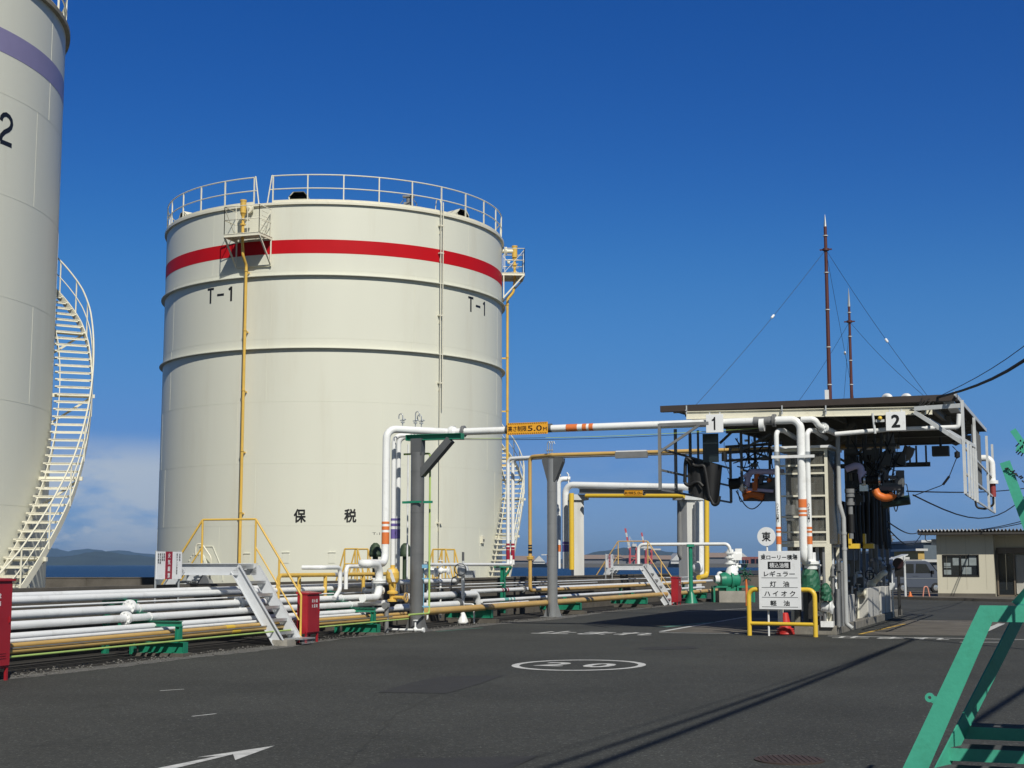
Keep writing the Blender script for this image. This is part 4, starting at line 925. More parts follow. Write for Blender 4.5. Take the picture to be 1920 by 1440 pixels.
# supports on the far leg
for px, py, lab in ((912, 1158, 'low green pipe support right of the strutted column, under the ochre main'), (1080, 1140, 'low green pipe support just right of the flared column'), (1205, 1133, 'low green pipe support before the farther stair'), (1318, 1128, 'low green pipe support beyond the farther stair')):
    b = S2(px, py, .3); s_ = (V3((b.x, b.y))-B0).dot(d2)
    t = thing('pipe_support', lab, 'pipe support', R2(s_, .3, 0), 'green pipe supports under the rack')
    k = MB(); k.box(R2(s_, .7, .06), (.26, 1.5, .12), (D2, N2, UP)); k.build('footing', CONCD, t)
    k = MB(); k.cbar(R2(s_, .12, .27), R2(s_, 1.6, .27), .14, .24, .012); k.box(R2(s_, .12, .27), (.14, .012, .24), (D2, N2, UP)); k.build('foot_beam', GREEN, t)
    k = MB(); k.cbar(R2(s_-.2, 1.15, .3), R2(s_-.2, 1.15, .8), .10, .10, .01, N2); k.box(R2(s_-.2, 1.15, .8), (.16, .2, .02), (D2, N2, UP)); k.cbar(R2(s_, .7, .4), R2(s_, .7, .58), .1, .1, .01, N2); k.build('post', GREEN, t)
b = S2(943, 1060, 1.9); k = MB(); k.cbar(V3((b.x, b.y, .1)), V3((b.x, b.y, zt-.06)), .14, .14, .012, gd); k.box(V3((b.x, b.y, zt-.08)), (.6, .16, .05), (gd, D2, UP)); k.bar(V3((b.x, b.y, zt-.5)), V3((b.x, b.y, zt-.1))+gd*.28, .06)
tag(k.build('green_post', GREEN), 'green steel post with a bracket holding the eye-level white pipe by the tank stair', 'post')
# valve station between the columns
vs_ = S2(868, 1130, .9)
t = thing('valve_station', 'white post with an actuator head and dials between the two grey columns', 'valve', V3((vs_.x, vs_.y, 0)))
zz = lambda y, px=868: S2(px, y, .9).z
k = MB(); p = V3((vs_.x, vs_.y, 0)); k.tube([p, p+UP*zz(1082)], .05, 12); k.lathe([(.16, 0), (.16, .05), (.06, .3)], p, (0, 0, 1), 14); k.tube([p+UP*.55, p+UP*.55+gd*.35, p+gd*.35], .025, 8, .08); k.build('stand', WHITE, t)
k = MB(); hd = p+UP*zz(1071); k.lathe([(.01, -.16), (.15, -.12), (.19, 0), (.15, .12), (.01, .16)], hd, gd, 18, sharp=False); k.box(hd+gd*.22-UP*.08, (.25, .2, .2), (gd, D2, UP)); k.cyl(hd, hd+UP*.4, .03); k.build('actuator', WGREY, t)
k = MB(); k.lathe([(.155, -.012), (.18, -.012), (.18, .012), (.155, .012), (.155, -.012)], hd+UP*.05-D2*.2, (.2, -1, 0), 24); k.cyl(hd+UP*.3, hd+UP*.55, .035); k.tube([hd-gd*.1-UP*.1, hd-gd*.35-UP*.2, hd-gd*.4-UP*.9], .015, 6, .1); k.build('hand_wheel', GREYD, t)
for px, py, o, r, lab in ((802, 1073, 1.8, .11, 'white round valve body behind the lime pipe'), (826, 1070, 2.0, .10, 'white valve body with a flange behind the rack, right of the lime pipe'), (700, 1107, .9, .07, 'white valve stub at the foot of the purple risers')):
    p = S2(px, py, o); k = MB(); k.sphere(p, r, 12); k.cyl(p-gd*.3, p+gd*.3, r*.6); k.disc(p-gd*.26, gd, r*1.2, .04); k.disc(p+gd*.26, gd, r*1.2, .04); k.cyl(p, p+UP*.3, .03); k.disc(p+UP*.3, (0, 0, 1), .09, .02); k.cyl(p, V3((p.x, p.y, .1)), .03); tag(k.build('white_valve', WHITE), lab, 'valve')
# green tarped motor and little yellow stairs behind the risers
def smallstair(px, py, o, label, flip=1):
    b = S2(px, py, o); b.z = 0; t = thing('dike_stair', label, 'stair', b); k = MB(); X = N2*(.36*flip)
    for y in (-.35, .35):
        for (x0, z0, x1, z1) in ((0, .9, 1.0, 2.15), (1.0, 2.15, 2.2, 2.15), (2.2, 2.15, 3.2, .9)):
            k.tube([b+X*x0+D2*y+UP*z0, b+X*x1+D2*y+UP*z1], .024, 8); k.tube([b+X*x0+D2*y+UP*(z0-.45), b+X*x1+D2*y+UP*(z1-.45)], .02, 8)
        for x, z, h in ((0, .0, .9), (.5, .6, 1.52), (1.0, 1.2, 2.15), (2.2, 1.2, 2.15), (3.2, 0, .9)): k.tube([b+X*x+D2*y+UP*z, b+X*x+D2*y+UP*h], .024, 8)
    k.build('handrail', YEL2, t); k = MB()
    for i in range(5):
        for s_ in (0, 1): x = i*.22+.1 if not s_ else 3.1-i*.22; k.box(b+X*x+UP*(.2+i*.22), (.10, .66, .03), (N2, D2, UP))
    k.box(b+X*1.6+UP*1.22, (.45, .68, .04), (N2, D2, UP)); k.build('steps', GALV, t)
smallstair(699, 1130, 4.2, 'small stair with yellow rails behind the orange riser')
smallstair(800, 1130, 3.4, 'small stair with yellow rails behind the strutted column', -1)
for px, lab in ((704, 'green tarpaulin cover half hidden behind the orange riser'), (760, 'green tarpaulin cover peeking out beside the strutted column')):
    p = S2(px, 1029, 3.2); k = MB(); rnd = random.Random(px)
    rows = []
    for i in range(7):
        z = -.55+i*.16; r_ = (.17, .19, .18, .17, .15, .12, .05)[i]; z *= .42; rows.append([p+UP*z+(D2*math.cos(a)+gd*math.sin(a))*r_*(1+rnd.uniform(-.1, .1)) for a in [2*PI*j/14 for j in range(14)]])
    for a, b in zip(rows, rows[1:]): k.quadrow(a+[a[0]], b+[b[0]])
    k.poly(rows[-1]); k.cyl(V3((p.x, p.y, 0)), p-UP*.2, .08); tag(k.build('tarp_cover', OLIVE), lab, 'tarpaulin')
# slim white poles by the column
for px, lab, y0, y1 in ((764, 'slim white vent pole left of the strutted column', 833, 1050), (791, 'slim white vent pole right of the strutted column', 838, 1030)):
    a = S2(px, 1000, 1.9); k = MB(); k.cyl(V3((a.x, a.y, .9)), V3((a.x, a.y, S2(px, y0, 1.9).z)), .022, 8)
    for i in range(4): k.cyl(V3((a.x, a.y, 1.8+i*.75)), V3((a.x, a.y, 2.05+i*.75)), .026, 8)
    tag(k.build('vent_pole', WHITE2), lab, 'pole')
# height sign on the crossing
def heightsign(c, ax, w_, h_, label, sc=1.0):
    n = V3(ax).cross(UP); n = -n if n.dot(V3((0, -1, 0))) < 0 else n
    t = thing('height_sign', label, 'sign', c); k = MB(); k.box(c, (w_, .02, h_), (ax, n, UP)); k.build('board', SIGNY, t)
    k = MB(); m_ = int(w_/.052)
    for e in (1, -1):
        for i in range(m_):
            x = -w_/2+.02+i*(w_-.04)/m_; y = e*(h_/2-.025)
            k.poly([c+n*.0125+V3(ax)*(x+dx)+UP*(y+dy) for dx, dy in ((0, -.018), (.022, -.018), (.040, .018), (.018, .018))])
    write(k, '高さ制限', c+n*.0125-V3(ax)*w_*.245, ax, UP, w=w_*.46, h=h_*.46, bold=.012); write(k, '5.0', c+n*.0125+V3(ax)*w_*.185, ax, UP, w=w_*.35, h=h_*.46, bold=.012); write(k, 'M', c+n*.0125+V3(ax)*w_*.435-UP*h_*.08, ax, UP, w=w_*.09, h=h_*.30, bold=.01)
    k.build('lettering', mat('dark_brown_letters', (.03, .012, .008), .5), t)
    for x in (-w_/2-.02, w_/2+.02): k = MB(); k.lathe([(.1, -.05), (.115, -.05), (.115, .05), (.1, .05)], c-n*.115+V3(ax)*x, ax, 16); k.build('clamp', GREYD, t)
hc = hit(992, 809, (eb.x, eb.y), gd); hc.z = Zg+.01; hn = gd.cross(UP); hn = hn if hn.y < 0 else -hn
heightsign(hc+hn*.125, gd, 1.12, .31, 'yellow height limit 5.0M sign, near one on the white overhead pipe')
# thin cables slung under the crossing
for i, (sag, lab, mm) in enumerate(((.30, 'thin lime green cable slung under the white overhead pipe', LIME), (.36, 'thin black cable slung under the white overhead pipe', BLACK))):
    k = MB(); k.tube([eb+gd*8.2*t_/16-UP*(.17+sag*.25*math.sin(PI*t_/16)+.03*i)+D2*.05 for t_ in range(17)], .008, 6); tag(k.build('cable', mm), lab, 'cable')
# ---------------------------------------------------------------- far berth gantry
PAL = [G(1, 1)]
def pillar(px, py_top, Y, w_, d_, label, ang=0.0):
    c = W(px, 1060, Y); c.z = 0; zt_ = W(px, py_top, Y).z; k = MB(); ax = V3((math.cos(ang), math.sin(ang), 0)); ay = V3((-ax.y, ax.x, 0))
    t = thing('pillar', label, 'pillar', c); k.box(c+UP*zt_/2, (w_, d_, zt_), (ax, ay, UP)); k.build('shaft', mat('whitewashed_concrete', (.62, .62, .60), .7, var=.12, dirt=(.22, .21, .2), dscale=.8, damt=.7, streak=True), t, bevel=.02)
    k = MB(); k.box(c+UP*(zt_+.16), (w_+.5, d_+.3, .32), (ax, ay, UP)); k.prism([(-w_/2, 0), (-w_/2-.22, 0), (-w_/2, -.4)], c+UP*zt_+ay*-.1, ax, UP, ay*.2); k.build('bracket_head', WGREY, t)
    return c, zt_
YB = 84
pc, pz1 = pillar(1083, 938, YB, .62, .6, 'whitewashed concrete pillar behind the flared grey column', .25)
pc2, pz2 = pillar(1294, 938, YB-4, .95, .8, 'whitewashed concrete pillar under the black curtain', .55)
a = W(1060, 909, YB); b = W(1312, 914, YB-4); gl = W(1058, 1066, YB)
pipe('far_gantry_pipe', 'white pipe on the far gantry, bending down behind the flared column', 'pipe', [V3((a.x, a.y, gl.z)), V3((a.x, a.y, a.z)), b, V3((b.x, b.y, 1.0))], .19, WHITE, bend=.5, bands=[(V3((a.x, a.y, W(1055, 1028, YB).z)), UP, .4, PURPLE), (V3((a.x, a.y, W(1055, 1018, YB).z)), UP, .15, PURPLE)])
a = W(1047, 898, YB+2); pipe('far_gantry_pipe', 'second white pipe of the far gantry with an orange band', 'pipe', [W(1047, 1066, YB+2), a, a+V3((.7, 0, 0))], .15, WHITE, bend=.3, bands=[(W(1047, 1028, YB+2), UP, .4, ORANGE)])
a = W(1071, 928, YB-1); b = W(1283, 930, YB-5)
pipe('far_yellow_pipe', 'bright yellow pipe of the far gantry beside the pillar', 'pipe', [V3((W(1072, 1068, YB-1).x, YB-1, a.z+.1)), W(1072, 1068, YB-1)], .15, YELB)
pipe('far_yellow_pipe', 'bright yellow crossbar pipe of the far gantry, with the small yellow sign', 'pipe', [a+V3((.85, 0, -.05)), b], .12, YELB)
k = MB(); k.cbar(a+V3((.5, .6, .25)), b+V3((0, .6, .22)), .3, .3, .03); tag(k.build('gantry_beam', GREYM), 'dark grey beam above the far yellow pipe', 'beam')
pipe('far_yellow_pipe', 'bright yellow vertical pipe right of the whitewashed pillar', 'pipe', [W(1325, 900, YB-6), W(1325, 1080, YB-6), W(1310, 1083, YB-7)], .14, YELB, bend=.3)
k = MB(); k.tube([W(1275, 935, YB-4), W(1275, 1040, YB-4), W(1284, 1052, YB-4)], .16, 12, .3); tag(k.build('grey_duct', GREYM), 'dark grey duct running down the whitewashed pillar', 'duct')
k = MB(); k.tube([W(1307, 940, YB-4.6), W(1307, 1052, YB-4.6)], .13, 12); k.sphere(W(1308, 1065, YB-4.6), .3); tag(k.build('far_gantry_pipe', WHITE), 'white pipe hugging the right side of the whitewashed pillar', 'pipe')
hs_ = W(1188, 924.5, YB-4.4); heightsign(hs_, (b-a).normalized(), 1.12, .33, 'small yellow height limit 5.0M sign on the far yellow pipe')
for x in (1049, 1066):
    k = MB(); p = W(x, 899 if x == 1049 else 906, YB); k.tube([p, p+UP*.5, p+UP*.62-V3((.1, 0, 0))], .04, 8, .05); k.sphere(p+UP*.25, .09, 8); tag(k.build('vent_cock', WHITE), 'white vent cock on the far gantry, '+('left of the pair' if x == 1049 else 'right of the pair'), 'vent cock')
# manifold pipe, green post, pump
a = W(1197, 1021, 66); pm = [W(1197, 1060, 66), a, W(1366, 1020, 64), W(1370, 1035, 64)]
pipe('manifold_pipe', 'thin white pipe on posts behind the farther stair, ending at the pump valves', 'pipe', pm, .075, WHITE, bend=.25)
pg_ = W(1296, 1127, 64); pg_.z = 0; k = MB(); k.cyl(pg_, V3((pg_.x, pg_.y, W(1296, 1023, 64).z)), .09); k.lathe([(.3, 0), (.1, .5)], pg_, (0, 0, 1), 4); k.box(V3((pg_.x, pg_.y, W(1296, 1023, 64).z)), (.3, .3, .12)); tag(k.build('green_post', GREEN), 'slim green post carrying the thin white manifold pipe', 'post')
pc_ = W(1372, 1110, 66); pc_.z = 0
t = thing('transfer_pump', 'green transfer pump with white valves stacked on top, near the water', 'pump', pc_); Pz = lambda px, py: W(px, py, 66)
k = MB(); c = Pz(1368, 1088); k.lathe([(.001, -.5), (.30, -.5), (.36, -.3), (.36, .35), (.26, .45), (.001, .5)], c, (1, .3, 0), 20); k.disc(c, (1, .3, 0), .45, .12); k.box(c-UP*.45, (1.0, .5, .3)); k.build('pump_casing', GREEN, t)
k = MB(); k.lathe([(.001, -.45), (.2, -.45), (.24, 0), (.16, .3)], Pz(1352, 1086), (-1, -.2, 0), 16); k.sphere(Pz(1350, 1078), .16); k.build('motor', WHITE, t)
k = MB(); k.lathe([(.30, 0), (.30, .08), (.12, .55), (.12, .9)], Pz(1372, 1078), (0, 0, 1), 16); k.tube([Pz(1372, 1060), Pz(1369, 1050), Pz(1369, 1030)], .15, 12, .2)
for y in (1056, 1045, 1036): k.disc(Pz(1369, y), (0, 0, 1), .25, .09)
k.box(Pz(1380, 1044), (.45, .4, .3)); k.box(Pz(1384, 1037), (.3, .3, .4)); k.cyl(Pz(1382, 1070), Pz(1382, 1050), .06); k.cyl(Pz(1377, 1064), Pz(1389, 1062), .07); k.build('valve_stack', WHITE, t)
for x0, x1, yy in ((1336, 1362, 1100), (1380, 1412, 1100)):
    k = MB(); k.box((Pz(x0, yy)+Pz(x1, yy))/2, ((x1-x0)*66/FPX, .8, .08))
    for x in (x0+1, x1-1): p = Pz(x, yy); k.bar(V3((p.x, p.y-.35, 0)), p-V3((0, .35, 0)), .08); k.bar(V3((p.x, p.y+.35, 0)), p+V3((0, .35, 0)), .08)
    k.build('access_bench', GREEN, t)
k = MB(); k.box(V3((pc_.x, pc_.y, .25)), (1.3, 1.2, .5)); k.build('plinth', CONC, t)
p = W(1400, 1118, 60); p.z = 0; k = MB(); k.cyl(p, V3((p.x, p.y, W(1400, 1086, 60).z)), .05); k.cur = 1
for i in range(26): q = V3((p.x, p.y, W(1400, 1075, 60).z))+V3((random.uniform(-.14, .14), random.uniform(-.14, .14), random.uniform(-.25, .25))); k.tube([q, q+V3((random.uniform(-.2, .2), random.uniform(-.2, .2), random.uniform(-.2, .2)))], .02, 5)
tag(k.build('mop_post', [ORANGE, DGREEN]), 'orange topped post wrapped in green rope, left of the yellow guard rail', 'post')
def hose_loop(mb, a, b, sag, r, seg=8):
    a, b = V3(a), V3(b); mb.tube([a.lerp(b, i/14)-UP*sag*math.sin(PI*i/14) for i in range(15)], r, seg)
# ================================================================ tanker loading rack
LV = gd.copy(); LU = V3((D2.x, D2.y, 0)); _p = W(1500, 750, 34.4); PE = V3((_p.x, _p.y))
def LP(px, py, b): q = PE+LU.xy*b; return hit(px, py, (q.x, q.y), LV)           # plane parallel to the front eave, b behind it
L0 = LP(1250, 760, 0); L0.z = 0; EB = .82
def LR(a, b, z): return L0+LV*a+LU*b+UP*z
def IS(px, py, off=.1): q = LR(IA1-off, 0, 0); return hit(px, py, (q.x, q.y), LU)
def LS(px, py, a): q = LR(a, 0, 0); return hit(px, py, (q.x, q.y), LU)           # side plane
def A_of(p): return (p-L0).dot(LV)
def B_of(p): return (p-L0).dot(LU)
CA0 = A_of(LP(1250, 760, EB)); AW = A_of(LP(1786, 745, EB)); BD = 13.4; ZF = LP(1500, 757, EB).z
def zr(b): return ZF+.022*(b-EB)
IA0, IA1, IB0, IB1 = 2.95, 3.72, 1.15, 15.5
# island with kerb, slab blocks
t = thing('loading_island', 'grey concrete loading island with upright concrete blocks, under the canopy', 'concrete island', LR(3, 7, 0))
k = MB(); n = 12
for i in range(n):
    b0, b1 = IB0+(IB1-IB0)*i/n, IB0+(IB1-IB0)*(i+1)/n
    for a in (IA0, IA1): k.box(LR(a, (b0+b1)/2, .10), (.22, b1-b0-.012, .20), (LV, LU, UP))
k.box(LR((IA0+IA1)/2, IB0-.0, .11), (IA1-IA0+.24, .24, .22), (LV, LU, UP)); k.build('kerb', mat('mossy_kerb_concrete', (.22, .205, .175), .9, var=.25, scale=2.5, dirt=(.07, .066, .05), dscale=2, damt=.8, fine=.2), t, bevel=.012)
k = MB(); k.box(LR((IA0+IA1)/2, (IB0+IB1)/2, .085), (IA1-IA0-.2, IB1-IB0, .17), (LV, LU, UP)); k.build('deck', CONC, t)
for px0, px1, h, dp in ((1566, 1580, .92, .30), (1590, 1602, .88, .3), (1627, 1648, 1.0, .4), (1651, 1659, 1.0, .4), (1661, 1671, .98, .4)):
    b0 = B_of(LS(px0, 1150, IA1)); b1 = B_of(LS(px1, 1150, IA1)); k = MB(); k.box(LR(IA1-dp/2+.02, (b0+b1)/2, h/2+.02), (dp, b1-b0, h), (LV, LU, UP))
    k.build('barrier_block', mat('pale_cast_concrete', (.50, .49, .46), .8, var=.12, dirt=(.20, .19, .17), dscale=1.6, damt=.6, streak=True), t, bevel=.02)
# canopy
t = thing('canopy', 'dark roofed loading canopy on cream beams over the two tanker bays', 'canopy', LR(3.4, 6, 0))
k = MB(); pitch = .115; n = int((BD-EB+.3)/pitch*2); A = []; B_ = []; A2 = []; B2 = []
for i in range(n+1):
    b = EB-.12+i*pitch/2; z = zr(b)+(.028 if i % 2 else 0)
    A.append(LR(CA0-.06, b, z)); B_.append(LR(AW+.1, b, z)); A2.append(LR(CA0-.06, b, z+.008)); B2.append(LR(AW+.1, b, z+.008))
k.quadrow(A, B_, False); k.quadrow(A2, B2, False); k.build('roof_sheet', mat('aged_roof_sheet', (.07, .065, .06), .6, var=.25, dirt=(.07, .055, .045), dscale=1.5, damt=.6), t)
k = MB(); k.box(LR((CA0+AW)/2, EB-.16, ZF-.01), (AW-CA0+.25, .03, .15), (LV, LU, UP)); k.box(LR((CA0+AW)/2, EB-.10, ZF-.085), (AW-CA0+.25, .14, .012), (LV, LU, UP)); k.build('fascia', BROWN, t)
k = MB(); k.box(LR(AW+.10, BD/2, zr(BD/2)+.03), (.02, BD, .10), (LV, (LU+UP*.022).normalized(), UP)); k.box(LR(AW-.1, EB+1.3, ZF-.09), (.25, 2.2, .06), (LV, LU, UP)); k.build('verge_trim', WGREY, t)
zb = LP(1500, 775, .45).z
k = MB(); k.cbar(LP(1287, 779, EB-.12), LP(1748, 769.5, EB-.12), .10, .20, .014); k.build('front_beam', CREAM2, t)
CREAMD = mat('shaded_cream_paint', (.20, .19, .16), .55, var=.15, dirt=(.18, .15, .12), dscale=1.5, damt=.6)  # dark copy of the cream paint, shade under the canopy put into colour
for b in (4.8, 9.2, 13.1):
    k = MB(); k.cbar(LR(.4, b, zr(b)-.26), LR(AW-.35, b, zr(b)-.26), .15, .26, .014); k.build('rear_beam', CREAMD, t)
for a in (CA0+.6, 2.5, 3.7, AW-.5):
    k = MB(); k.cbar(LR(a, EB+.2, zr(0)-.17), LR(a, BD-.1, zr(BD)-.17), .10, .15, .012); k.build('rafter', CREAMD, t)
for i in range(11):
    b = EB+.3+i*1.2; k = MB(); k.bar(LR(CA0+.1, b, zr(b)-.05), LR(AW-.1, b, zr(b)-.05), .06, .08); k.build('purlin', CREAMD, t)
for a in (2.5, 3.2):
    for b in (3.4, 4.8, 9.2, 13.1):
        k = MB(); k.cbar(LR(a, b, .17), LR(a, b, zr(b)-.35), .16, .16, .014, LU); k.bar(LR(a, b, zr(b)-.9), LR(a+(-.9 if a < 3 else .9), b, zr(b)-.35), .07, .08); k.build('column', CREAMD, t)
for px in (1287, 1466, 1548, 1735):
    k = MB(); p = LP(px, 768, EB-.2); k.bar(p+UP*.10, p-UP*.12, .05, .03); k.bar(p-UP*.02-LU*.06, p-UP*.02+LU*.3, .04, .03); k.build('eave_bracket', GALV, t)
k = MB(); p = LR(AW*.46, 5.4, zr(5)-.3); q = LP(1764, 846, 11.5); k.box(q, (.5, .4, .3), (LV, LU, UP)); k.cyl(q+UP*.15, V3((q.x, q.y, zr(11.5)-.1)), .04); k.lathe([(.001, -.1), (.22, 0), (.001, .1)], q+UP*.25+LV*.45, (0, 0, 1), 14); k.build('soffit_box', GREYD, t)
for px in (1663, 1699):
    p = LP(px, 748, 7.5); p = LR(A_of(p), 7.5, zr(7.5)); k = MB(); zv = LP(px, 743, 7.5).z-p.z; k.tube([p-UP*.3-LV*.10+LU*.08, p+UP*zv-LV*.10+LU*.08, p+UP*zv+LV*.10-LU*.08, p-UP*.1+LV*.10-LU*.08], .085, 14, .11)
    tag(k.build('roof_vent', WHITE), 'white gooseneck vent on the canopy roof, '+('first' if px == 1663 else 'second, nearer the cable bundle'), 'roof vent')
# number boards
def numberboard(px0, px1, py0, py1, b, txt, label):
    p = LP((px0+px1)/2, (py0+py1)/2, b); wd = (LP(px1, py0, b)-LP(px0, py0, b)).length; h = (LP(px0, py0, b)-LP(px0, py1, b)).z
    nn = -LU; t = thing('number_board', label, 'sign', p); k = MB(); k.box(p, (wd, .025, h), (LV, LU, UP)); k.build('board', SIGNW, t, bevel=.004)
    k = MB(); o_ = p-LU*.0165
    if txt == '2': write(k, '2', o_, LV, UP, h=h*.70, bold=.035)
    else:
        P1 = [(.045, -.36), (.045, .36), (-.02, .36), (-.075, .25), (-.15, .22), (-.15, .13), (-.045, .15), (-.045, -.36)]; k.poly([o_+LV*x*h+UP*y*h for x, y in P1][::-1])
    k.build('numeral', BLACKP, t)
    k = MB(); k.bar(p+LU*.02-LV*wd*.3-UP*h*.3, p+LU*.02-LV*wd*.3+UP*h*.62, .03, .03); k.bar(p+LU*.02+LV*wd*.3-UP*h*.3, p+LU*.02+LV*wd*.3+UP*h*.62, .03, .03); k.build('hanger', WGREY, t)
BP = B_of(ge)
numberboard(1324, 1356, 777, 811, BP-.17, '1', 'white board with a black number 1 at the open end of the canopy')
numberboard(1661, 1698, 772, 807, EB-.22, '2', 'white board with a black number 2 under the canopy eave')
# front pipes of the rack
BP = B_of(ge)
def LZ(px, py, b=BP): return LP(px, py, b)
zt_ = ge.z
p1 = LZ(1501, 800); p1b = LZ(1506, 1040); base1 = V3((p1.x, p1.y, p1b.z))
bandz = lambda q, y: V3((q.x, q.y, LP(1500, y, BP).z))
pipe('loading_pipe', 'thick white pipe with an orange band coming down at the front of the glazed cabin', 'pipe', [ge-gd*.1, V3((p1.x, p1.y, zt_)), V3((p1.x, p1.y, 1.75)), V3((p1.x, p1.y, 1.75))+LU*.5], .098, WHITE, bend=.24, bands=[(bandz(p1, 944), UP, .20, ORANGE), (bandz(p1, 958.5), UP, .055, ORANGE), (bandz(p1, 966), UP, .05, ORANGE)], seg=18)
for px, o2, lab in ((1457.5, BP+.06, 'slim white pipe with orange bands low down, left edge of the glazed cabin'), (1515.5, BP, 'slim white pipe with orange bands low down, right of the thick loading pipe')):
    q = LP(px, 900, o2); zt2 = LP(px, 806, o2).z; zlow = .25 if px < 1500 else LP(px, 1048, o2).z
    bz = lambda y: V3((q.x, q.y, LP(px, y, o2).z))
    pipe('loading_pipe', lab, 'pipe', [V3((q.x, q.y, zt2))+LV*.28+LU*1.1-UP*.12, V3((q.x, q.y, zt2))+LV*.14+LU*.3, V3((q.x, q.y, zt2)), V3((q.x, q.y, zlow))], .060, WHITE, bend=.16, bands=[(bz(990), UP, .055, ORANGE), (bz(997), UP, .05, ORANGE), (bz(1013), UP, .19, ORANGE), (bz(857), UP, .26, GALV)])
    k = MB()
    for i, ch in enumerate('ハイオクローリ'): write(k, ch, bz(946+5.2*i)-LU*.062, LV, UP, w=.055, h=.055, bold=.01)
    tag(k.build('pipe_lettering', BLACKP), 'small black lettering on the slim white pipe '+('left of the cabin' if px < 1500 else 'right of the thick pipe'), 'lettering')
pipe('loading_pipe', 'white side branch elbow leaving the overhead pipe end towards the bay 2 side', 'pipe', [V3((p1.x, p1.y, zt_))+LV*.02, V3((p1.x, p1.y, zt_))+LV*.34, V3((p1.x, p1.y, zt_-.16))+LV*.42+LU*.1, V3((p1.x, p1.y, zt_-.30))+LV*.75+LU*.9], .075, WHITE, bend=.14, flanges=[(V3((p1.x, p1.y, zt_-.19))+LV*.50+LU*.30, LV*.4+LU, None)])
k = MB(); k.lathe([(.098, -.22), (.112, -.22), (.112, -.14), (.105, -.14), (.105, .14), (.112, .14), (.112, .22), (.098, .22)], ge-gd*.38, gd, 18); tag(k.build('pipe_coupling', GREYM), 'grey sleeve coupling near the end of the white overhead pipe', 'coupling')
k = MB(); k.disc(hit(1429, 796, (ge.x, ge.y), gd), gd, .165, .12, 22); tag(k.build('pipe_collar', WHITE), 'thick white collar on the overhead pipe right of board number 1', 'collar')
k = MB(); k.box((LP(1448, 857, BP-.12)+LP(1526, 855, BP-.12))/2, (1.03, .04, .07), (LV, LU, UP)); tag(k.build('pipe_bracket', WHITE2), 'white bracket bar holding the pipes in front of the cabin', 'bracket')
k = MB(); p = V3((p1.x, p1.y, 0)); q = LP(1521, 1070, .85); q.z = 0
k.lathe([(.10, .0), (.15, .02), (.15, .10), (.20, .14), (.20, .20), (.12, .22), (.12, .42)], V3((q.x, q.y, 1.55)), (0, 0, 1), 20); k.lathe([(.09, 0), (.13, .08), (.10, .3)], V3((q.x, q.y, 1.28)), (0, 0, 1), 18)
tag(k.build('strainer', WHITE), 'white flanged strainer body under the slim pipe, above the green cover', 'strainer')
def tarp(c, rx, ry, h, label, seed):
    rnd = random.Random(seed); k = MB(); rows = []
    for i in range(9):
        f = i/8; r_ = (1.05, 1.08, 1.0, 1.02, .98, .95, .86, .66, .2)[i]
        rows.append([c+UP*(h*f)+LV*math.cos(a)*rx*r_*(1+rnd.uniform(-.12, .12))+LU*math.sin(a)*ry*r_*(1+rnd.uniform(-.12, .12)) for a in [2*PI*j/18 for j in range(18)]])
    for a, b in zip(rows, rows[1:]): k.quadrow(a+[a[0]], b+[b[0]], False)
    k.poly(rows[-1]); k.poly(rows[0][::-1]); return tag(k.build('tarp_cover', DGREEN), label, 'tarpaulin')
p = LP(1519, 1108, .85); tarp(p, .215, .22, .60, 'green tarpaulin tied over a motor, right beside the fuel list board', 3)
p = LP(1549, 1126, .95); tarp(p, .13, .16, .42, 'smaller green tarpaulin tied over a motor, by the cream steel leg', 5)
# glazed operator cabin
CB = 1.35; c00 = LP(1463, 1022, CB); c10 = LP(1553, 1022, CB); ztop = LP(1500, 842, CB).z; zbot = LP(1500, 1020, CB).z
a0_, a1_ = A_of(c00), A_of(c10); dp = 1.5
t = thing('operator_cabin', 'glazed operator cabin with cream framing in the middle of the loading rack', 'cabin', LR((a0_+a1_)/2, CB+.7, 0))
k = MB()
for a in (a0_, a1_):
    for b in (CB, CB+dp): k.bar(LR(a, b, .17), LR(a, b, ztop), .075, .075, LV)
ys = (843, 873, 888, 930, 969, 998, 1016, 1022)
for y in ys:
    z = LP(1500, y, CB).z; th = .09 if y in (843, 1022) else .045
    k.bar(LR(a0_, CB-.01, z), LR(a1_, CB-.01, z), .05, th); k.bar(LR(a1_+.01, CB, z), LR(a1_+.01, CB+dp, z), .05, th); k.bar(LR(a0_, CB+dp, z), LR(a1_, CB+dp, z), .05, th)
k.build('cabin_frame', CREAM2, t)
k = MB(); k.box(LR((a0_+a1_)/2, CB+.03, (ztop+zbot)/2), (a1_-a0_-.06, .008, ztop-zbot-.1), (LV, LU, UP)); k.build('front_glazing', CABGLASS, t)
k = MB(); rows = []
for i in range(13):
    f = i/12; rows.append(LR(a1_+.04+.30*math.sin(PI*f)*.5, CB+dp*f, zbot))
k.quadrow(rows, [p+UP*(ztop-zbot-.05) for p in rows]); k.quadrow([p+LV*.006 for p in rows], [p+LV*.006+UP*(ztop-zbot-.05) for p in rows]); k.build('side_curtain', glass('cloudy_plastic_sheet', (.10, .095, .085), .72, .25), t)
k = MB(); k.box(LR((a0_+a1_)/2, CB+dp/2, ztop+.04), (a1_-a0_+.3, dp+.3, .06), (LV, LU, UP)); k.build('cabin_roof', WHITE2, t)
k = MB(); k.box(LR((a0_+a1_)/2, CB+dp/2, zbot-.03), (a1_-a0_+.1, dp, .06), (LV, LU, UP)); k.build('cabin_floor', GREYM, t)
rnd = random.Random(2)
k = MB()
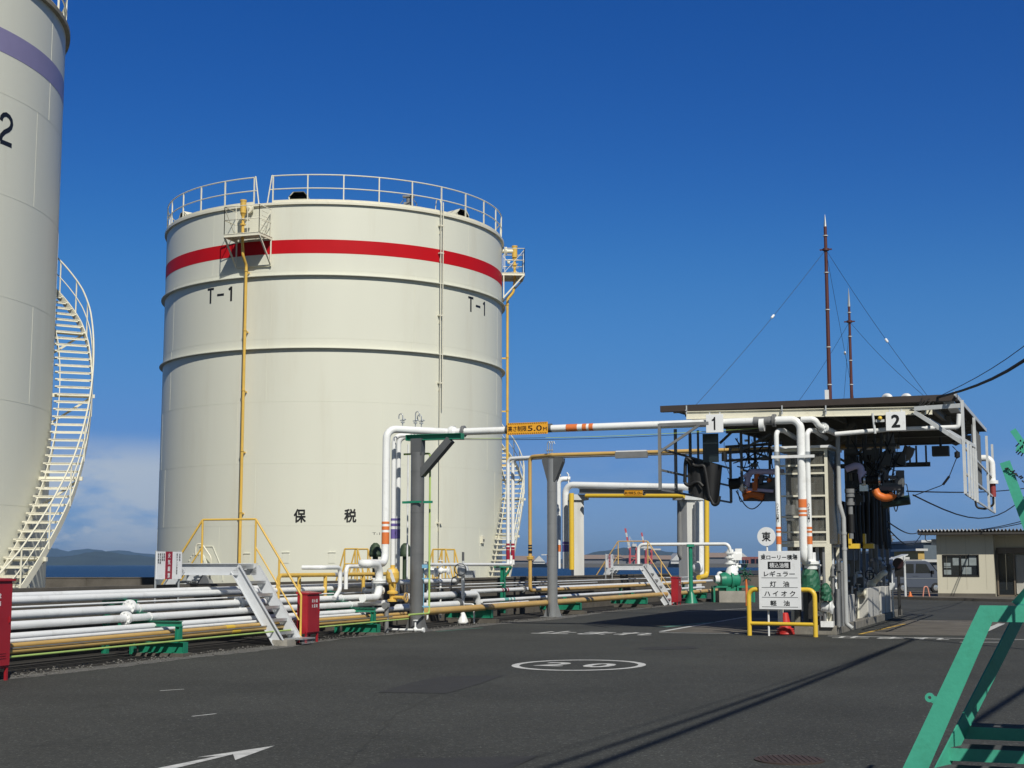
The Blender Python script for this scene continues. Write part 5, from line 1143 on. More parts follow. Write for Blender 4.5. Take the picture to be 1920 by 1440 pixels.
for i in range(9):
    a = rnd.uniform(a0_+.15, a1_-.1); b = CB+rnd.uniform(.5, 1.3); w_ = rnd.uniform(.12, .34); h = rnd.uniform(.25, .7); z = rnd.uniform(zbot+.2, ztop-.6); k.box(LR(a, b, z), (w_, .2, h), (LV, LU, UP))
k.build('control_box', WGREY, t)
k = MB()
for i in range(7): a = a0_+.12+(a1_-a0_-.2)*i/6; b = CB+rnd.uniform(.4, 1.2); k.tube([LR(a, b, zbot-.6), LR(a, b, ztop-.1)], rnd.choice((.03, .045, .06)), 10)
k.build('inner_pipe', WGREY, t)
k = MB(); k.box(LR((a0_+a1_)/2, CB+dp-.08, (zbot+ztop)/2), (a1_-a0_-.1, .03, ztop-zbot), (LV, LU, UP)); k.build('back_panel', GREYD, t)
k = MB(); a = A_of(LP(1555, 1090, CB)); k.cbar(LR(a, CB-.05, .17), LR(a, CB-.05, zbot), .14, .12, .014, LU); k.box(LR(a, CB-.05, .19), (.42, .3, .03), (LV, LU, UP)); k.bar(LR(a0_, CB, 1.35), LR(a, CB, 1.35), .06, .08); k.bar(LR(a0_, CB, 1.05), LR(a, CB, 1.05), .05, .06); k.bar(LR(a, CB, 1.35), LR(a, CB+dp, 1.35), .06, .08); k.build('front_leg', CREAM2, t)
# drain pipe at the corner
q = LP(1587, 1160, 1.6); k = MB(); zz = lambda y: LP(1587, y, 1.6).z
k.tube([LP(1571, 812, 1.6), V3((q.x-.09, q.y, zz(830))), V3((q.x-.09, q.y, zz(945))), V3((q.x, q.y, zz(972))), V3((q.x, q.y, .25)), V3((q.x, q.y, .14))+LV*.14], .055, 12, .1)
for y in (1000, 1029): k.lathe([(.055, -.03), (.066, -.03), (.066, .03), (.055, .03)], V3((q.x, q.y, zz(y))), (0, 0, 1), 14)
tag(k.build('drain_pipe', mat('dirty_grey_pvc', (.42, .43, .43), .5, var=.12, dirt=(.2, .19, .17), dscale=2, damt=.5)), 'pale grey rain downpipe at the corner of the loading island', 'downpipe')
# valves and pipework low on the island
rnd = random.Random(9)
for i, (px, py, b, r, lab) in enumerate(((1608, 1112, 0, .15, 'white valve cluster low on the island, beside the rain downpipe'), (1634, 1096, 0, .20, 'white slanted valve body above the tallest concrete block'), (1549, 1137, 1.1, .11, 'white pump end at the foot of the cream leg'), (1613, 1132, 0, .12, 'white horizontal pipe stub between two concrete blocks'))):
    p = LP(px, py, b) if b else IS(px, py, .25); r *= .62; k = MB(); k.sphere(p, r*1.15, 12); ax = (LV*.7+UP*.7).normalized() if i == 1 else LV
    k.cyl(p-ax*r*2.6, p+ax*r*2.6, r*.72); k.disc(p-ax*r*2.2, ax, r*1.35, .04); k.disc(p+ax*r*2.2, ax, r*1.35, .04); k.cyl(p, V3((p.x, p.y, .17)), .035); k.cyl(p, p+UP*r*2.6, .03); k.lathe([(.07, -.01), (.09, -.01), (.09, .01), (.07, .01), (.07, -.01)], p+UP*r*2.6, (0, 0, 1), 16)
    if i == 1: k.tube([p+ax*r*2, p+ax*r*4, p+ax*r*4+LU*.5], r*.7, 12, .15); k.tube([p-ax*r*2, V3((p.x, p.y, .4))-LV*.3, V3((p.x, p.y, .2))-LV*.3], r*.7, 12, .15)
    tag(k.build('white_valve', CREAM2), lab, 'valve')
t = thing('pump_set', 'small white pump with thin pipes at the cabin foot beside the green covers', 'pump', LP(1562, 1165, 1.25))
rnd = random.Random(8); Pq = lambda px, py, b=1.2: LP(px, py, b)
for x, y0, y1, r, m_ in ((1539, 1060, 1165, .022, WHITE), (1545, 1075, 1160, .03, WHITE), (1564, 1060, 1168, .03, GREYM), (1569, 1085, 1168, .024, WHITE), (1575, 1050, 1165, .04, GREYD)):
    k = MB(); p = Pq(x, y1, 1.15+rnd.uniform(0, .4)); zt2 = Pq(x, y0, 1.3).z; k.tube([V3((p.x, p.y, .2)), V3((p.x, p.y, zt2)), V3((p.x, p.y, zt2))+LU*.4], r, 10, .08); k.disc(V3((p.x, p.y, zt2-.25)), (0, 0, 1), r*2.2, .03); k.build('pipe_run', m_, t)
k = MB(); c = Pq(1551, 1138, 1.05); k.lathe([(.001, -.16), (.10, -.14), (.13, 0), (.13, .08), (.17, .08), (.17, .12), (.08, .14), (.001, .18)], c, LV, 18); k.box(V3((c.x, c.y, .26)), (.3, .2, .14), (LV, LU, UP)); k.build('pump_body', WHITE, t)
k = MB(); k.box(Pq(1558, 1085, 1.4), (.16, .1, .26), (LV, LU, UP)); k.build('junction_box', GREYM, t)
k = MB(); k.box(Pq(1538, 1150, 1.3), (.22, .16, .12), (LV, LU, UP)); k.tube([Pq(1532, 1152, 1.2), Pq(1552, 1153, 1.2)], .03, 8); k.build('valve_block', WHITE, t)
k = MB(); hose_loop(k, Pq(1545, 1110, 1.0), Pq(1560, 1120, 1.0), .15, .009); hose_loop(k, Pq(1556, 1095, 1.1), Pq(1572, 1130, 1.1), .1, .008); k.build('control_hose', BLACK, t)
t = thing('valve_manifold', 'jumble of small grey and white pipes and valves in shade behind the rain downpipe', 'valves', LP(1610, 1140, 3.0))
rnd = random.Random(31); kw = MB(); kd = MB(); kb = MB()
for i in range(40):
    px = rnd.uniform(1596, 1668); p = IS(px, 1100, rnd.uniform(.15, .5)); sc = 1+(px-1596)/160; z0_ = rnd.uniform(.3, .9)*sc; z1_ = z0_+rnd.uniform(.25, .9); q = V3((p.x, p.y, z0_)); e = V3((p.x, p.y, z1_)); d = LU*rnd.uniform(-.7, .7)+LV*rnd.uniform(-.2, .1)
    m_ = MB(); r_ = rnd.uniform(.025, .06)*sc; m_.tube([q, e, e+d], r_, 8, r_*2)
    if i % 2: m_.disc(e-UP*.1, (0, 0, 1), r_*2.0, .04, 12)
    m_.build('pipe_run', rnd.choice((WGREY, GREYM, GREYM)), t)
    if i % 3 == 0: kb = MB(); kb.lathe([(.10, -.012), (.125, -.012), (.125, .012), (.10, .012), (.10, -.012)], e, (1, -.6, rnd.uniform(-.3, .3)), 14); kb.cyl(e, q, .012); kb.build('hand_wheel', BLACKP, t)
    if i % 4 == 0: kb = MB(); kb.box(e, (rnd.uniform(.12, .3), .15, rnd.uniform(.15, .3)), (LU, LV, UP)); kb.build('switch_box', GREYD, t)
for px in (1600, 1610, 1622, 1634, 1645, 1656, 1666): p = IS(px, 1100, .35); kd = MB(); kd.bar(V3((p.x, p.y, .17)), V3((p.x, p.y, 3.0)), .10, .10, LV); kd.build('stanchion', GREYM, t)
for i in range(8): p = LP(rnd.uniform(1545, 1580), 1100, rnd.uniform(1.0, 2.0)); kd = MB(); kd.tube([V3((p.x, p.y, .2)), V3((p.x, p.y, rnd.uniform(.8, 2.0)))], rnd.uniform(.02, .05), 8); kd.build('pipe_run', GREYM, t)
p = IS(1630, 1078, .1); k = MB(); k.lathe([(.12, -.012), (.15, -.012), (.15, .012), (.12, .012), (.12, -.012)], p, (.3, -1, .1), 20)
for q_ in range(4): k.bar(p, p+(LV*math.cos(q_*PI/2)+UP*math.sin(q_*PI/2))*.13, .016)
k.cyl(p, p+LU*.5, .02); tag(k.build('hand_wheel', BLACKP), 'black valve hand wheel in the shade of the loading rack', 'hand wheel')
p = LS(1684, 1056, IA1+.3); k = MB(); k.disc(p, (-.2, -1, 0), .17, .10, 24); k.cur = 1; k.box(p-UP*.28+LV*.02+LU*.1, (.26, .2, .3), (LV, LU, UP)); k.bar(p-UP*.4, V3((p.x, p.y, .1)), .08)
tag(k.build('hose_reel', [mat('shaded_red_enamel', (.022, .004, .005), .4), BLACK]), 'red disc coloured dark for shade, on a stand at the rear corner of the loading rack', 'reel')  # disc and stand colours darkened to stand for shade
k = MB(); q = IS(1673, 1090, -.15); k.bar(V3((q.x, q.y, .05)), V3((q.x, q.y, 1.5)), .04); k.box(V3((q.x, q.y, 1.0)), (.16, .1, .22), (LV, LU, UP)); tag(k.build('switch_post', WGREY), 'thin grey post with a white switch box at the rear of the island', 'switch post')
# dark pipes, hoses and sheets around the column zone
for i in range(12):
    px = 1598+i*5.4; top = IS(px, 848+rnd.uniform(0, 40), .05); bot = IS(px, 1016+rnd.uniform(-6, 14), .05); bot.x, bot.y = top.x, top.y
    k = MB(); mid = (top+bot)/2+LV*rnd.uniform(-.05, .05)+LU*rnd.uniform(-.05, .05); k.tube([top, mid+UP*.6, mid-UP*.5, bot], rnd.choice((.035, .05, .06, .075)), 10, .5)
    tag(k.build('loading_hose', BLACK), 'black rubber hose hanging in the row right of the cabin', 'hose', 'black loading hoses')
for i, (px0, px1, y0, y1, b, lab) in enumerate(((1640, 1657, 860, 1018, 5.0, 'black rubber sheet hanging at the rear of the hose row'), (1600, 1622, 940, 1022, 4.6, 'black rubber sheet hanging behind the swivel pipe'), (1655, 1664, 930, 1030, 4.2, 'narrow ragged black sheet at the outer edge of the hose row'))):
    k = MB(); A = []; B_ = []
    for j in range(13):
        f = j/12; d = LV*.06*math.sin(j*1.9); q = IS(px0+(px1-px0)*f, y0, .3); e = IS(px0+(px1-px0)*f, y1+rnd.uniform(-5, 5), .3); A.append(q+d); B_.append(V3((q.x, q.y, e.z))+d*1.5)
    k.quadrow(A, B_); k.quadrow([p+LV*.012 for p in A], [p+LV*.012 for p in B_]); tag(k.build('rubber_sheet', BLACK), lab, 'rubber sheet')
p = LP(1594, 932, 1.9); q = LP(1596, 1010, 1.9)
t = thing('swivel_pipe', 'grey swivel pipe with a heavy coupling, right of the rain downpipe', 'pipe', q)
k = MB(); k.tube([q, p], .06, 14); k.lathe([(.06, -.20), (.10, -.20), (.10, -.12), (.075, -.12), (.075, .0), (.11, .0), (.11, .1), (.13, .1), (.13, .2), (.001, .2)], p, (0, 0, 1), 18); k.build('pipe_body', GREYM, t)
k = MB(); k.cyl(LP(1596, 972, 1.9)-UP*.35, LP(1596, 972, 1.9)+UP*.1, .075); k.build('rubber_sleeve', BLACK, t)
for px, lab in ((1602, 'yellow angle bracket under the swivel pipe'), (1629, 'yellow angle bracket under the black hoses')):
    p = LP(px, 1024, 2.4 if px < 1620 else 3.2); k = MB(); k.box(p, (.26, .2, .12), (LV, LU, UP)); k.box(p-LV*.1+UP*.16, (.06, .2, .3), (LV, LU, UP)); tag(k.build('yellow_bracket', YELB), lab, 'bracket')
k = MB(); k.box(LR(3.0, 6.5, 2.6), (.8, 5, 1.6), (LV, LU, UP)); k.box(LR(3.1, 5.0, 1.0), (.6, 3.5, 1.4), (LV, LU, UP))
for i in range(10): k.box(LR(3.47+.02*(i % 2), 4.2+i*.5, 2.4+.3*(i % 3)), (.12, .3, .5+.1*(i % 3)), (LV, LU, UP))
tag(k.build('meter_cabinet', mat('shade_black_steel', (.035, .034, .034), .6, var=.3)), 'dark grey metering equipment filling the middle of the island behind the cabin', 'equipment')  # near-black base colour stands for deep shade behind the cabin
# loading arms
BA = 2.2
t = thing('tanker_loader', 'folded loading arm with lavender pipe and orange joints, hanging in the bay beside number 1', 'loading arm', LP(1420, 940, BA))
X_ = lambda px, py, b=BA: LP(px, py, b)
k = MB(); k.tube([X_(1470, 885), X_(1404, 884), X_(1400, 912), X_(1391, 918)], .075, 14, .16); k.disc(X_(1400, 893), (0, 0, 1), .095, .06); k.tube([X_(1395, 918), X_(1425, 919), X_(1450, 921)], .045, 10); k.build('arm_pipe', PURPLE2, t)
k = MB(); k.cyl(X_(1368, 908), X_(1390, 906), .14); k.disc(X_(1388, 906), LV, .17, .05); k.build('spring_cylinder', BLACK, t)
k = MB(); k.disc(X_(1391, 911), LV, .13, .10); k.sphere(X_(1397, 914), .10); k.build('swivel_joint', SILV, t)
k = MB(); k.tube([X_(1394, 932), X_(1408, 926), X_(1432, 932)], .09, 12, .2); k.tube([X_(1416, 912), X_(1418, 894), X_(1422, 888)], .05, 10, .1); k.box(X_(1416, 912), (.12, .12, .22), (LV, LU, UP)); k.tube([X_(1440, 903), X_(1444, 898)], .05, 10); k.build('orange_elbow', ORANGE2, t)
k = MB(); k.bar(X_(1394, 936, 2.3), X_(1455, 936, 2.3), .08, .10); k.bar(X_(1410, 900, 2.35), X_(1455, 898, 2.35), .06, .07); k.box(X_(1438, 925, 2.4), (.5, .3, .4), (LV, LU, UP)); k.box(X_(1449, 914, 2.4), (.2, .3, .5), (LV, LU, UP)); k.cyl(X_(1408, 872), X_(1420, 872), .05); k.build('arm_frame', GREYD, t)
k = MB(); hose_loop(k, X_(1383, 918), X_(1392, 938), .15, .012); hose_loop(k, X_(1380, 920), X_(1432, 936), .35, .014); hose_loop(k, X_(1418, 900), X_(1410, 880), -.2, .012); k.build('control_hose', BLACK, t)
BA2 = 2.2
t = thing('tanker_loader', 'folded loading arm with a bright orange curved joint and black bellows, bay 2 side', 'loading arm', LP(1650, 940, BA2)); X_ = lambda px, py, b=BA2: LP(px, py, b)
k = MB(); k.tube([X_(1586, 880), X_(1604, 873), X_(1614, 875), X_(1616, 896), X_(1618, 905)], .085, 14, .16); k.disc(X_(1616, 886), (0, 0, 1), .11, .06); k.build('arm_pipe', PURPLE2, t)
k = MB(); prof = [];
for i in range(19): prof.append((.125 if i % 2 else .105, -.26+.52*i/18))
k.lathe([(.001, -.26)]+prof+[(.001, .26)], X_(1636, 900), (LV+UP*.05), 18); k.build('bellows', BLACK, t)
k = MB(); k.disc(X_(1622, 901), LV, .15, .05); k.disc(X_(1650, 899), LV, .15, .05); k.sphere(X_(1619, 908), .09); k.box(X_(1620, 915), (.2, .15, .16), (LV, LU, UP)); k.build('swivel_joint', SILV, t)
k = MB(); k.tube([X_(1641, 918, 1.9), X_(1646, 929, 1.9), X_(1660, 934, 1.9), X_(1672, 931, 1.9), X_(1675, 926, 1.9)], .095, 12, .15); k.build('orange_elbow', ORANGE2, t)
k = MB(); k.bar(X_(1655, 894), X_(1686, 895), .06, .08); k.bar(X_(1688, 882), X_(1688, 945), .14, .16); k.bar(X_(1655, 910), X_(1695, 910), .10, .12); k.box(X_(1670, 916), (.5, .3, .10), (LV, LU, UP)); k.tube([X_(1658, 900), X_(1662, 885), X_(1654, 880)], .05, 10, .12); k.tube([X_(1690, 906), X_(1700, 908), X_(1705, 935)], .012, 6, .05); k.box(X_(1686, 908), (.16, .2, .3), (LV, LU, UP)); k.build('arm_frame', GREYD, t)
k = MB(); k.tube([X_(1655, 944), X_(1706, 937)], .12, 14); k.build('counter_cylinder', mat('dark_green_black', (.012, .03, .025), .4), t)
k = MB(); hose_loop(k, X_(1675, 945), X_(1684, 945), .18, .013); hose_loop(k, X_(1640, 930), X_(1676, 932), .30, .012); hose_loop(k, X_(1644, 915), X_(1668, 912), .2, .014)
for i in range(4): hose_loop(k, X_(1650+i*4, 908), X_(1664-i*2, 928+i), .1, .012)
k.build('control_hose', BLACK, t)
# ducts and pipes under the soffit
pipe('soffit_pipe', 'white pipe slung under the canopy beside board number 2', 'pipe', [LP(1566, 814, EB+.1), LP(1668, 805, EB+.1), LP(1792, 801, EB+.1), LP(1797, 799, EB+.1), LP(1798, 776, EB+.1)], .055, WHITE, bend=.12)
k = MB(); k.cyl(LP(1636, 775, .6), LP(1641, 813, .6), .03); k.box(LP(1650, 789, .55), (.2, .05, .06), (LV, LU, UP)); k.cur = 1; k.sphere(LP(1650, 784, .5), .05); tag(k.build('signal_lamp', [WGREY, YELB]), 'small amber lamp on a bracket left of board number 2', 'lamp')
for pts, r, lab in (([LP(1662, 858, 8.5), LP(1700, 857, 8.5), LP(1706, 838, 8.5)], .16, 'fat grey duct elbow hanging under the rear of the canopy'), ([LP(1666, 815, 7.5), LP(1672, 862, 7.5), LP(1656, 872, 7.5)], .14, 'grey bent duct behind the right-hand loading arm')):
    k = MB(); k.tube(pts, r, 14, .35); tag(k.build('duct', GREYM), lab, 'duct')
k = MB(); k.cbar(LR(1.0, 12.9, zr(12)-1.0), LR(AW-1.6, 12.9, zr(12)-1.0), .12, .14, .012)
for a in (4.0, 4.5, 4.7, 5.0): k.bar(LR(a, 12.9, zr(12)-1.0), LR(a, 12.9, zr(12)-.4), .05)
tag(k.build('rear_rail', GREYD), 'dark hanging rail frame under the rear eave of the canopy', 'rail frame')
# fall-protection cages at both ends of the canopy
def cage(a, m, label, posts, zt, zl, boards=True, mids=(.30, .62)):
    t = thing('safety_cage', label, 'safety cage', LR(a, (posts[0]+posts[-1])/2, zl))
    for b in posts:
        k = MB(); k.bar(LR(a, b, zl), LR(a, b, zt), .07, .07, LV); k.build('post', m, t)
    k = MB()
    for z in (zl, zl+(zt-zl)*mids[0], zl+(zt-zl)*mids[1]): k.bar(LR(a, posts[0], z), LR(a, posts[-1], z), .04, .05)
    k.build('rail', m, t); return t
CE = CA0-.02; bl = B_of(LS(1237, 850, CE))
zl = LS(1237, 918, CE).z; t = cage(CE, GREYM, 'grey steel fall-protection cage hanging under the open end of the canopy, bay 1', [bl, bl+1.55, bl+3.1, bl+5.2, bl+8.0], 5.15, zl)
k = MB(); k.bar(LR(CE, bl, 5.12), LR(1.0, bl, 5.12), .06, .08); k.bar(LR(CE, bl, 4.45), LR(.8, bl, 5.1), .05, .06); k.build('outrigger', GREYM, t)
k = MB(); ai = A_of(LP(1391, 900, EB+.9))
for b in (EB+.9, EB+2.6, EB+4.6): k.bar(LR(ai, b, zl), LR(ai, b, 5.1), .06, .06, LV)
for z in (zl, zl+.55, zl+1.1): k.bar(LR(ai, EB+.9, z), LR(ai, EB+4.6, z), .04, .05)
k.bar(LR(ai, EB+.9, 4.55), LR(ai+.75, EB+.9, 4.95), .05, .06); k.bar(LR(ai-.55, EB+.9, 4.75), LR(ai-.1, EB+.9, 5.15), .05, .06)
for px in (1294, 1309): q = LP(px, 840, EB+.9); k.bar(LR(A_of(q), EB+.9, 4.0), LR(A_of(q), EB+.9, 5.1), .05, .05, LV)
k.build('inner_frame', GREYD, t)  # darker grey than the outer cage, shade put into the colour
px_ = lambda px, py: LP(px, py, 1.1)
k = MB(); A = []; B_ = []
for j in range(9): f = j/8; A.append(px_(1288+67*f, 857+16*f)+LU*.06*math.sin(j*2.1)); B_.append(px_(1290+58*f, 925+22*f)+LU*.08*math.sin(j*2.1+.5))
k.quadrow(A, B_); k.quadrow([p+LU*.02 for p in A], [p+LU*.02 for p in B_]); tag(k.build('rubber_curtain', BLACK), 'ragged black rubber curtain hanging below board number 1', 'curtain')
k = MB(); k.box((px_(1317, 813)+px_(1348, 867))/2, (.40, .03, .72), (LV, LU, UP)); tag(k.build('dark_panel', mat('dark_tinted_panel', (.02, .03, .035), .2)), 'dark upright panel straight under board number 1', 'panel')
k = MB(); Q = lambda px, py: LP(px, py, 1.0)
k.tube([Q(1284, 905), Q(1285, 870), Q(1287, 857), Q(1294, 862), Q(1300, 873), Q(1310, 874), Q(1320, 872), Q(1324, 890), Q(1330, 930), Q(1338, 947), Q(1346, 945), Q(1349, 930)], .045, 10, .15); k.tube([Q(1284, 905), Q(1292, 912), Q(1300, 905), Q(1310, 903), Q(1318, 912)], .045, 10, .12)
tag(k.build('loading_hose', BLACK), 'thick black hose looped over the rubber curtain below board number 1', 'hose')
k = MB(); p = Q(1358, 848); k.cyl(p, p-UP*.22, .07); k.tube([p+UP*.25, p], .008, 6); k.tube([p-UP*.22, Q(1369, 893)], .008, 6); k.tube([Q(1350, 848), Q(1390, 868)], .006, 6); tag(k.build('chain_hoist', BLACKP), 'small black hoist hanging by a cable in bay 1', 'hoist')
# right-hand cage, sunlit
A2_ = AW+.25
bs = [B_of(LS(x, 860, A2_)) for x in (1808, 1829, 1851)]; bs.append(bs[-1]+3.2)
zl2 = LS(1808, 924, A2_).z; t = cage(A2_, WGREY, 'pale grey fall-protection cage hanging at the far end of the canopy, bay 2', bs, 5.45, zl2, mids=(.22, .5))
for i in range(4): k = MB(); b = bs[0]+.7+i*1.0; k.bar(LR(A2_+.05, b, zl2-.05), LR(A2_+.05, b, zl2+1.25), .10, .05, LV); k.build('slat', WGREY, t)
k = MB(); k.bar(LR(AW-.85, .55, 5.33), LR(A2_, bs[0], 5.33), .07, .10); k.bar(LR(AW-.85, .55, 5.25), LR(A2_, bs[0], 4.45), .07, .09); k.bar(LR(AW-.6, .8, 5.1), LR(A2_, bs[1], 4.7), .06, .08); k.build('outrigger', WGREY, t)
k = MB(); k.box(LR(A2_-.12, (bs[1]+bs[2])/2+.5, 4.55), (.05, 2.2, 1.5), (LV, LU, UP))
for i in range(12): k.bar(LR(A2_-.08, bs[1]+.3+i*.32, 3.9), LR(A2_-.08, bs[1]+.3+i*.32, 5.3), .03)
k.build('gate_panel', GREYD, t)
k = MB(); q = LR(A2_+.02, bs[3]-1.0, 0); k.tube([V3((q.x, q.y, 4.95))-LV*.45, V3((q.x, q.y, 4.95)), V3((q.x, q.y, 4.2))], .10, 14, .2); k.disc(V3((q.x, q.y, 4.2)), (0, 0, 1), .17, .10); k.cur = 1; k.cyl(V3((q.x, q.y, 3.75)), V3((q.x, q.y, 4.15)), .09); k.cur = 2; k.tube([V3((q.x, q.y, 3.75)), V3((q.x, q.y, 3.5)), V3((q.x, q.y, 3.38))-LV*.25, V3((q.x, q.y, 3.42))-LV*.5, V3((q.x, q.y, 3.8))-LV*.55], .035, 8, .12)
tag(k.build('vapour_arm', [WHITE, mat('faded_red_sleeve', (.30, .05, .05), .5), BLACK]), 'white bent vapour pipe with a faded red sleeve inside the bay 2 cage', 'pipe')
k = MB(); A = []
for j in range(2): pass
k.lathe([(.001, 0), (.07, .04), (.07, .16), (.001, .2)], LP(1795, 860, 3.4), (0, 0, 1), 12)
k.tube([LP(1786, 837, 3.4), LP(1797, 848, 3.4), LP(1795, 855, 3.4), LP(1778, 898, 3.4), LP(1766, 910, 3.4), LP(1712, 930, 3.4)], .012, 6, .3); k.tube([LP(1780, 893, 3.4), LP(1768, 909, 3.4)], .03, 8)
tag(k.build('balance_cable', BLACKP), 'black cable with a weight bulb running from the bay 2 cage to the loading arm', 'cable')

rnd = random.Random(77)
t = thing('bay_equipment', 'dark tangle of cables, brackets and small boxes around the lavender arm of bay 1', 'equipment', LP(1420, 860, 2.6))
k = MB(); h_ = MB(); k2 = MB()
for i in range(14):
    a = LP(rnd.uniform(1362, 1450), rnd.uniform(815, 900), rnd.uniform(2.2, 3.2)); b = LP(rnd.uniform(1380, 1455), rnd.uniform(820, 930), rnd.uniform(2.2, 3.2)); hose_loop(h_, a, b, rnd.uniform(.05, .4), rnd.uniform(.008, .018), 6)
for i in range(12):
    p = LP(rnd.uniform(1395, 1452), rnd.uniform(826, 935), rnd.uniform(2.3, 3.2)); k.box(p, (rnd.uniform(.08, .28), .15, rnd.uniform(.06, .26)), (LV, LU, UP))
for y0 in (832, 843, 858): k.bar(LP(1360, y0+6, 2.9), LP(1455, y0, 2.9), .05, .07)
for x in (1404, 1446): k.bar(LP(x, 815, 2.9), LP(x, 870, 2.9), .04, .05, LV)
for i in range(3): k2.box(LP(1400+18*i, 826+3*i, 3.1), (.10, .1, .05), (LV, LU, UP))
k.build('bracketry', GREYD, t); h_.build('control_hose', BLACK, t); k2.build('terminal_box', WGREY, t)
t = thing('bay_equipment', 'dark tangle of cables, brackets and small boxes around the bellows of bay 2', 'equipment', LP(1640, 870, 3.2))
k = MB(); h_ = MB(); k2 = MB()
for i in range(22):
    a = LP(rnd.uniform(1588, 1690), rnd.uniform(800, 930), rnd.uniform(3.0, 4.6)); b = LP(rnd.uniform(1595, 1695), rnd.uniform(840, 950), rnd.uniform(2.6, 4.2)); hose_loop(h_, a, b, rnd.uniform(.05, .45), rnd.uniform(.008, .022), 6)
for i in range(34):
    p = LP(rnd.uniform(1590, 1690), rnd.uniform(845, 945), rnd.uniform(3.6, 4.6)); k.box(p, (rnd.uniform(.08, .34), .15, rnd.uniform(.06, .30)), (LV, LU, UP))
for y0 in (836, 852, 880, 905): k.bar(LP(1585, y0, 4.2), LP(1664+rnd.uniform(0, 30), y0-2, 4.2), .06, .08)
for x in (1590, 1604, 1622, 1640, 1652, 1664): k.bar(LP(x, 795, 4.2), LP(x, 920, 4.2), .05, .06, LV)
for i in range(9): p = LP(rnd.uniform(1600, 1680), rnd.uniform(895, 930), 2.5); k2.box(p, (rnd.uniform(.03, .1), .06, rnd.uniform(.03, .10)), (LV, LU, UP))
k.build('bracketry', GREYD, t); h_.build('control_hose', BLACK, t); k2.build('coupling', SILV, t)
# ================================================================ fuel list board and guard
ga, gb = G(1405.5, 1191.5), G(1529.5, 1194.5); gx = (gb-ga).normalized(); gn = -V3((-gx.y, gx.x, 0))
gl_ = (gb-ga).length
t = thing('guard_rail', 'bright yellow tubular guard rail standing in front of the fuel list board', 'guard rail', (ga+gb)/2)
zt_ = hit(1405, 1105, (ga.x, ga.y), gx).z; zm = hit(1420, 1169, (ga.x, ga.y), gx).z
k = MB(); k.tube([ga, ga+UP*zt_, gb+UP*zt_, gb], .055, 16, .16); k.build('hoop', YELB, t)
k = MB(); k.tube([ga+UP*zm, gb+UP*zm], .045, 14); k.build('cross_tube', YELB, t)
BF = lambda px, py, o=.10: hit(px, py, ((ga+gn*o).x, (ga+gn*o).y), gx)
t = thing('fuel_board', 'white board listing fuels in black characters, hung on the yellow guard rail', 'sign', BF(1462, 1142))
p0_, p1_ = BF(1424, 1142), BF(1500, 1033); bw = (p1_-p0_).dot(gx); bh = p1_.z-p0_.z; bc = (p0_+p1_)/2
k = MB(); k.box(bc, (bw, .03, bh), (gx, gn, UP)); k.build('board', SIGNW, t, bevel=.005)
k = MB(); fr = bc+gn*.0165; row = lambda y: UP*(BF(1462, y).z-bc.z)
write(k, '東ローリー積場', fr+row(1045), gx, UP, w=bw*.88, h=bh*.085, bold=.02)
for txt, y, w_ in (('レギュラー', 1076, .74), ('灯　油', 1095, .46), ('ハ イ オ ク', 1113, .74), ('軽　油', 1131, .46)): write(k, txt, fr+row(y), gx, UP, w=bw*w_, h=bh*.095, bold=.022)
for y in (1083.5, 1101.5, 1120, 1138): k.box(fr+row(y), (bw*.86, .003, .010), (gx, gn, UP))
k.build('lettering', BLACKP, t)
k = MB(); k.box(fr+row(1060), (bw*.54, .008, bh*.125), (gx, gn, UP)); k.build('black_panel', BLACKP, t)
k = MB(); write(k, '積込油種', fr+row(1060)+gn*.006, gx, UP, w=bw*.46, h=bh*.09, bold=.01); k.build('white_lettering', SIGNW, t)
k = MB()
for x in (-.36, .36): k.bar(bc+gx*x*bw-gn*.03-UP*bh*.5, bc+gx*x*bw-gn*.03+UP*bh*.5, .04, .03); k.disc(bc+gx*x*bw+UP*bh*.44+gn*.018, gn, .022, .012)
k.build('batten', GALV, t)
rc = BF(1437, 1006, .02); rr = .225
t = thing('round_sign', 'round white sign with one black character on a thin pole above the fuel board', 'sign', V3((rc.x, rc.y, 0)))
k = MB(); k.disc(rc, gn, rr, .02, 40); k.build('disc', SIGNW, t); k = MB(); write(k, '東', rc+gn*.0125, gx, UP, w=.22, h=.23, bold=.02); k.build('lettering', BLACKP, t)
k = MB(); k.cyl(V3((rc.x, rc.y, 0))-gn*.03, V3((rc.x, rc.y, rc.z))-gn*.03, .024, 10); k.build('pole', WHITE2, t)
cp = G(1473, 1189.5); t = thing('traffic_cone', 'red traffic cone with a thick ringed base under the fuel board', 'traffic cone', cp)
k = MB(); k.lathe([(.15, .14), (.075, .50), (.06, .52), (.001, .52)], cp, (0, 0, 1), 24); k.build('cone', mat('red_plastic', (.55, .035, .03), .45, var=.08), t)
k = MB()
for i in range(3): k.lathe([(.001, .005+.05*i), (.215-.012*i, .005+.05*i), (.225-.012*i, .03+.05*i), (.215-.012*i, .05+.05*i), (.12, .052+.05*i)], cp, (0, 0, 1), 28)
k.build('base_ring', MATS['red_plastic'], t)
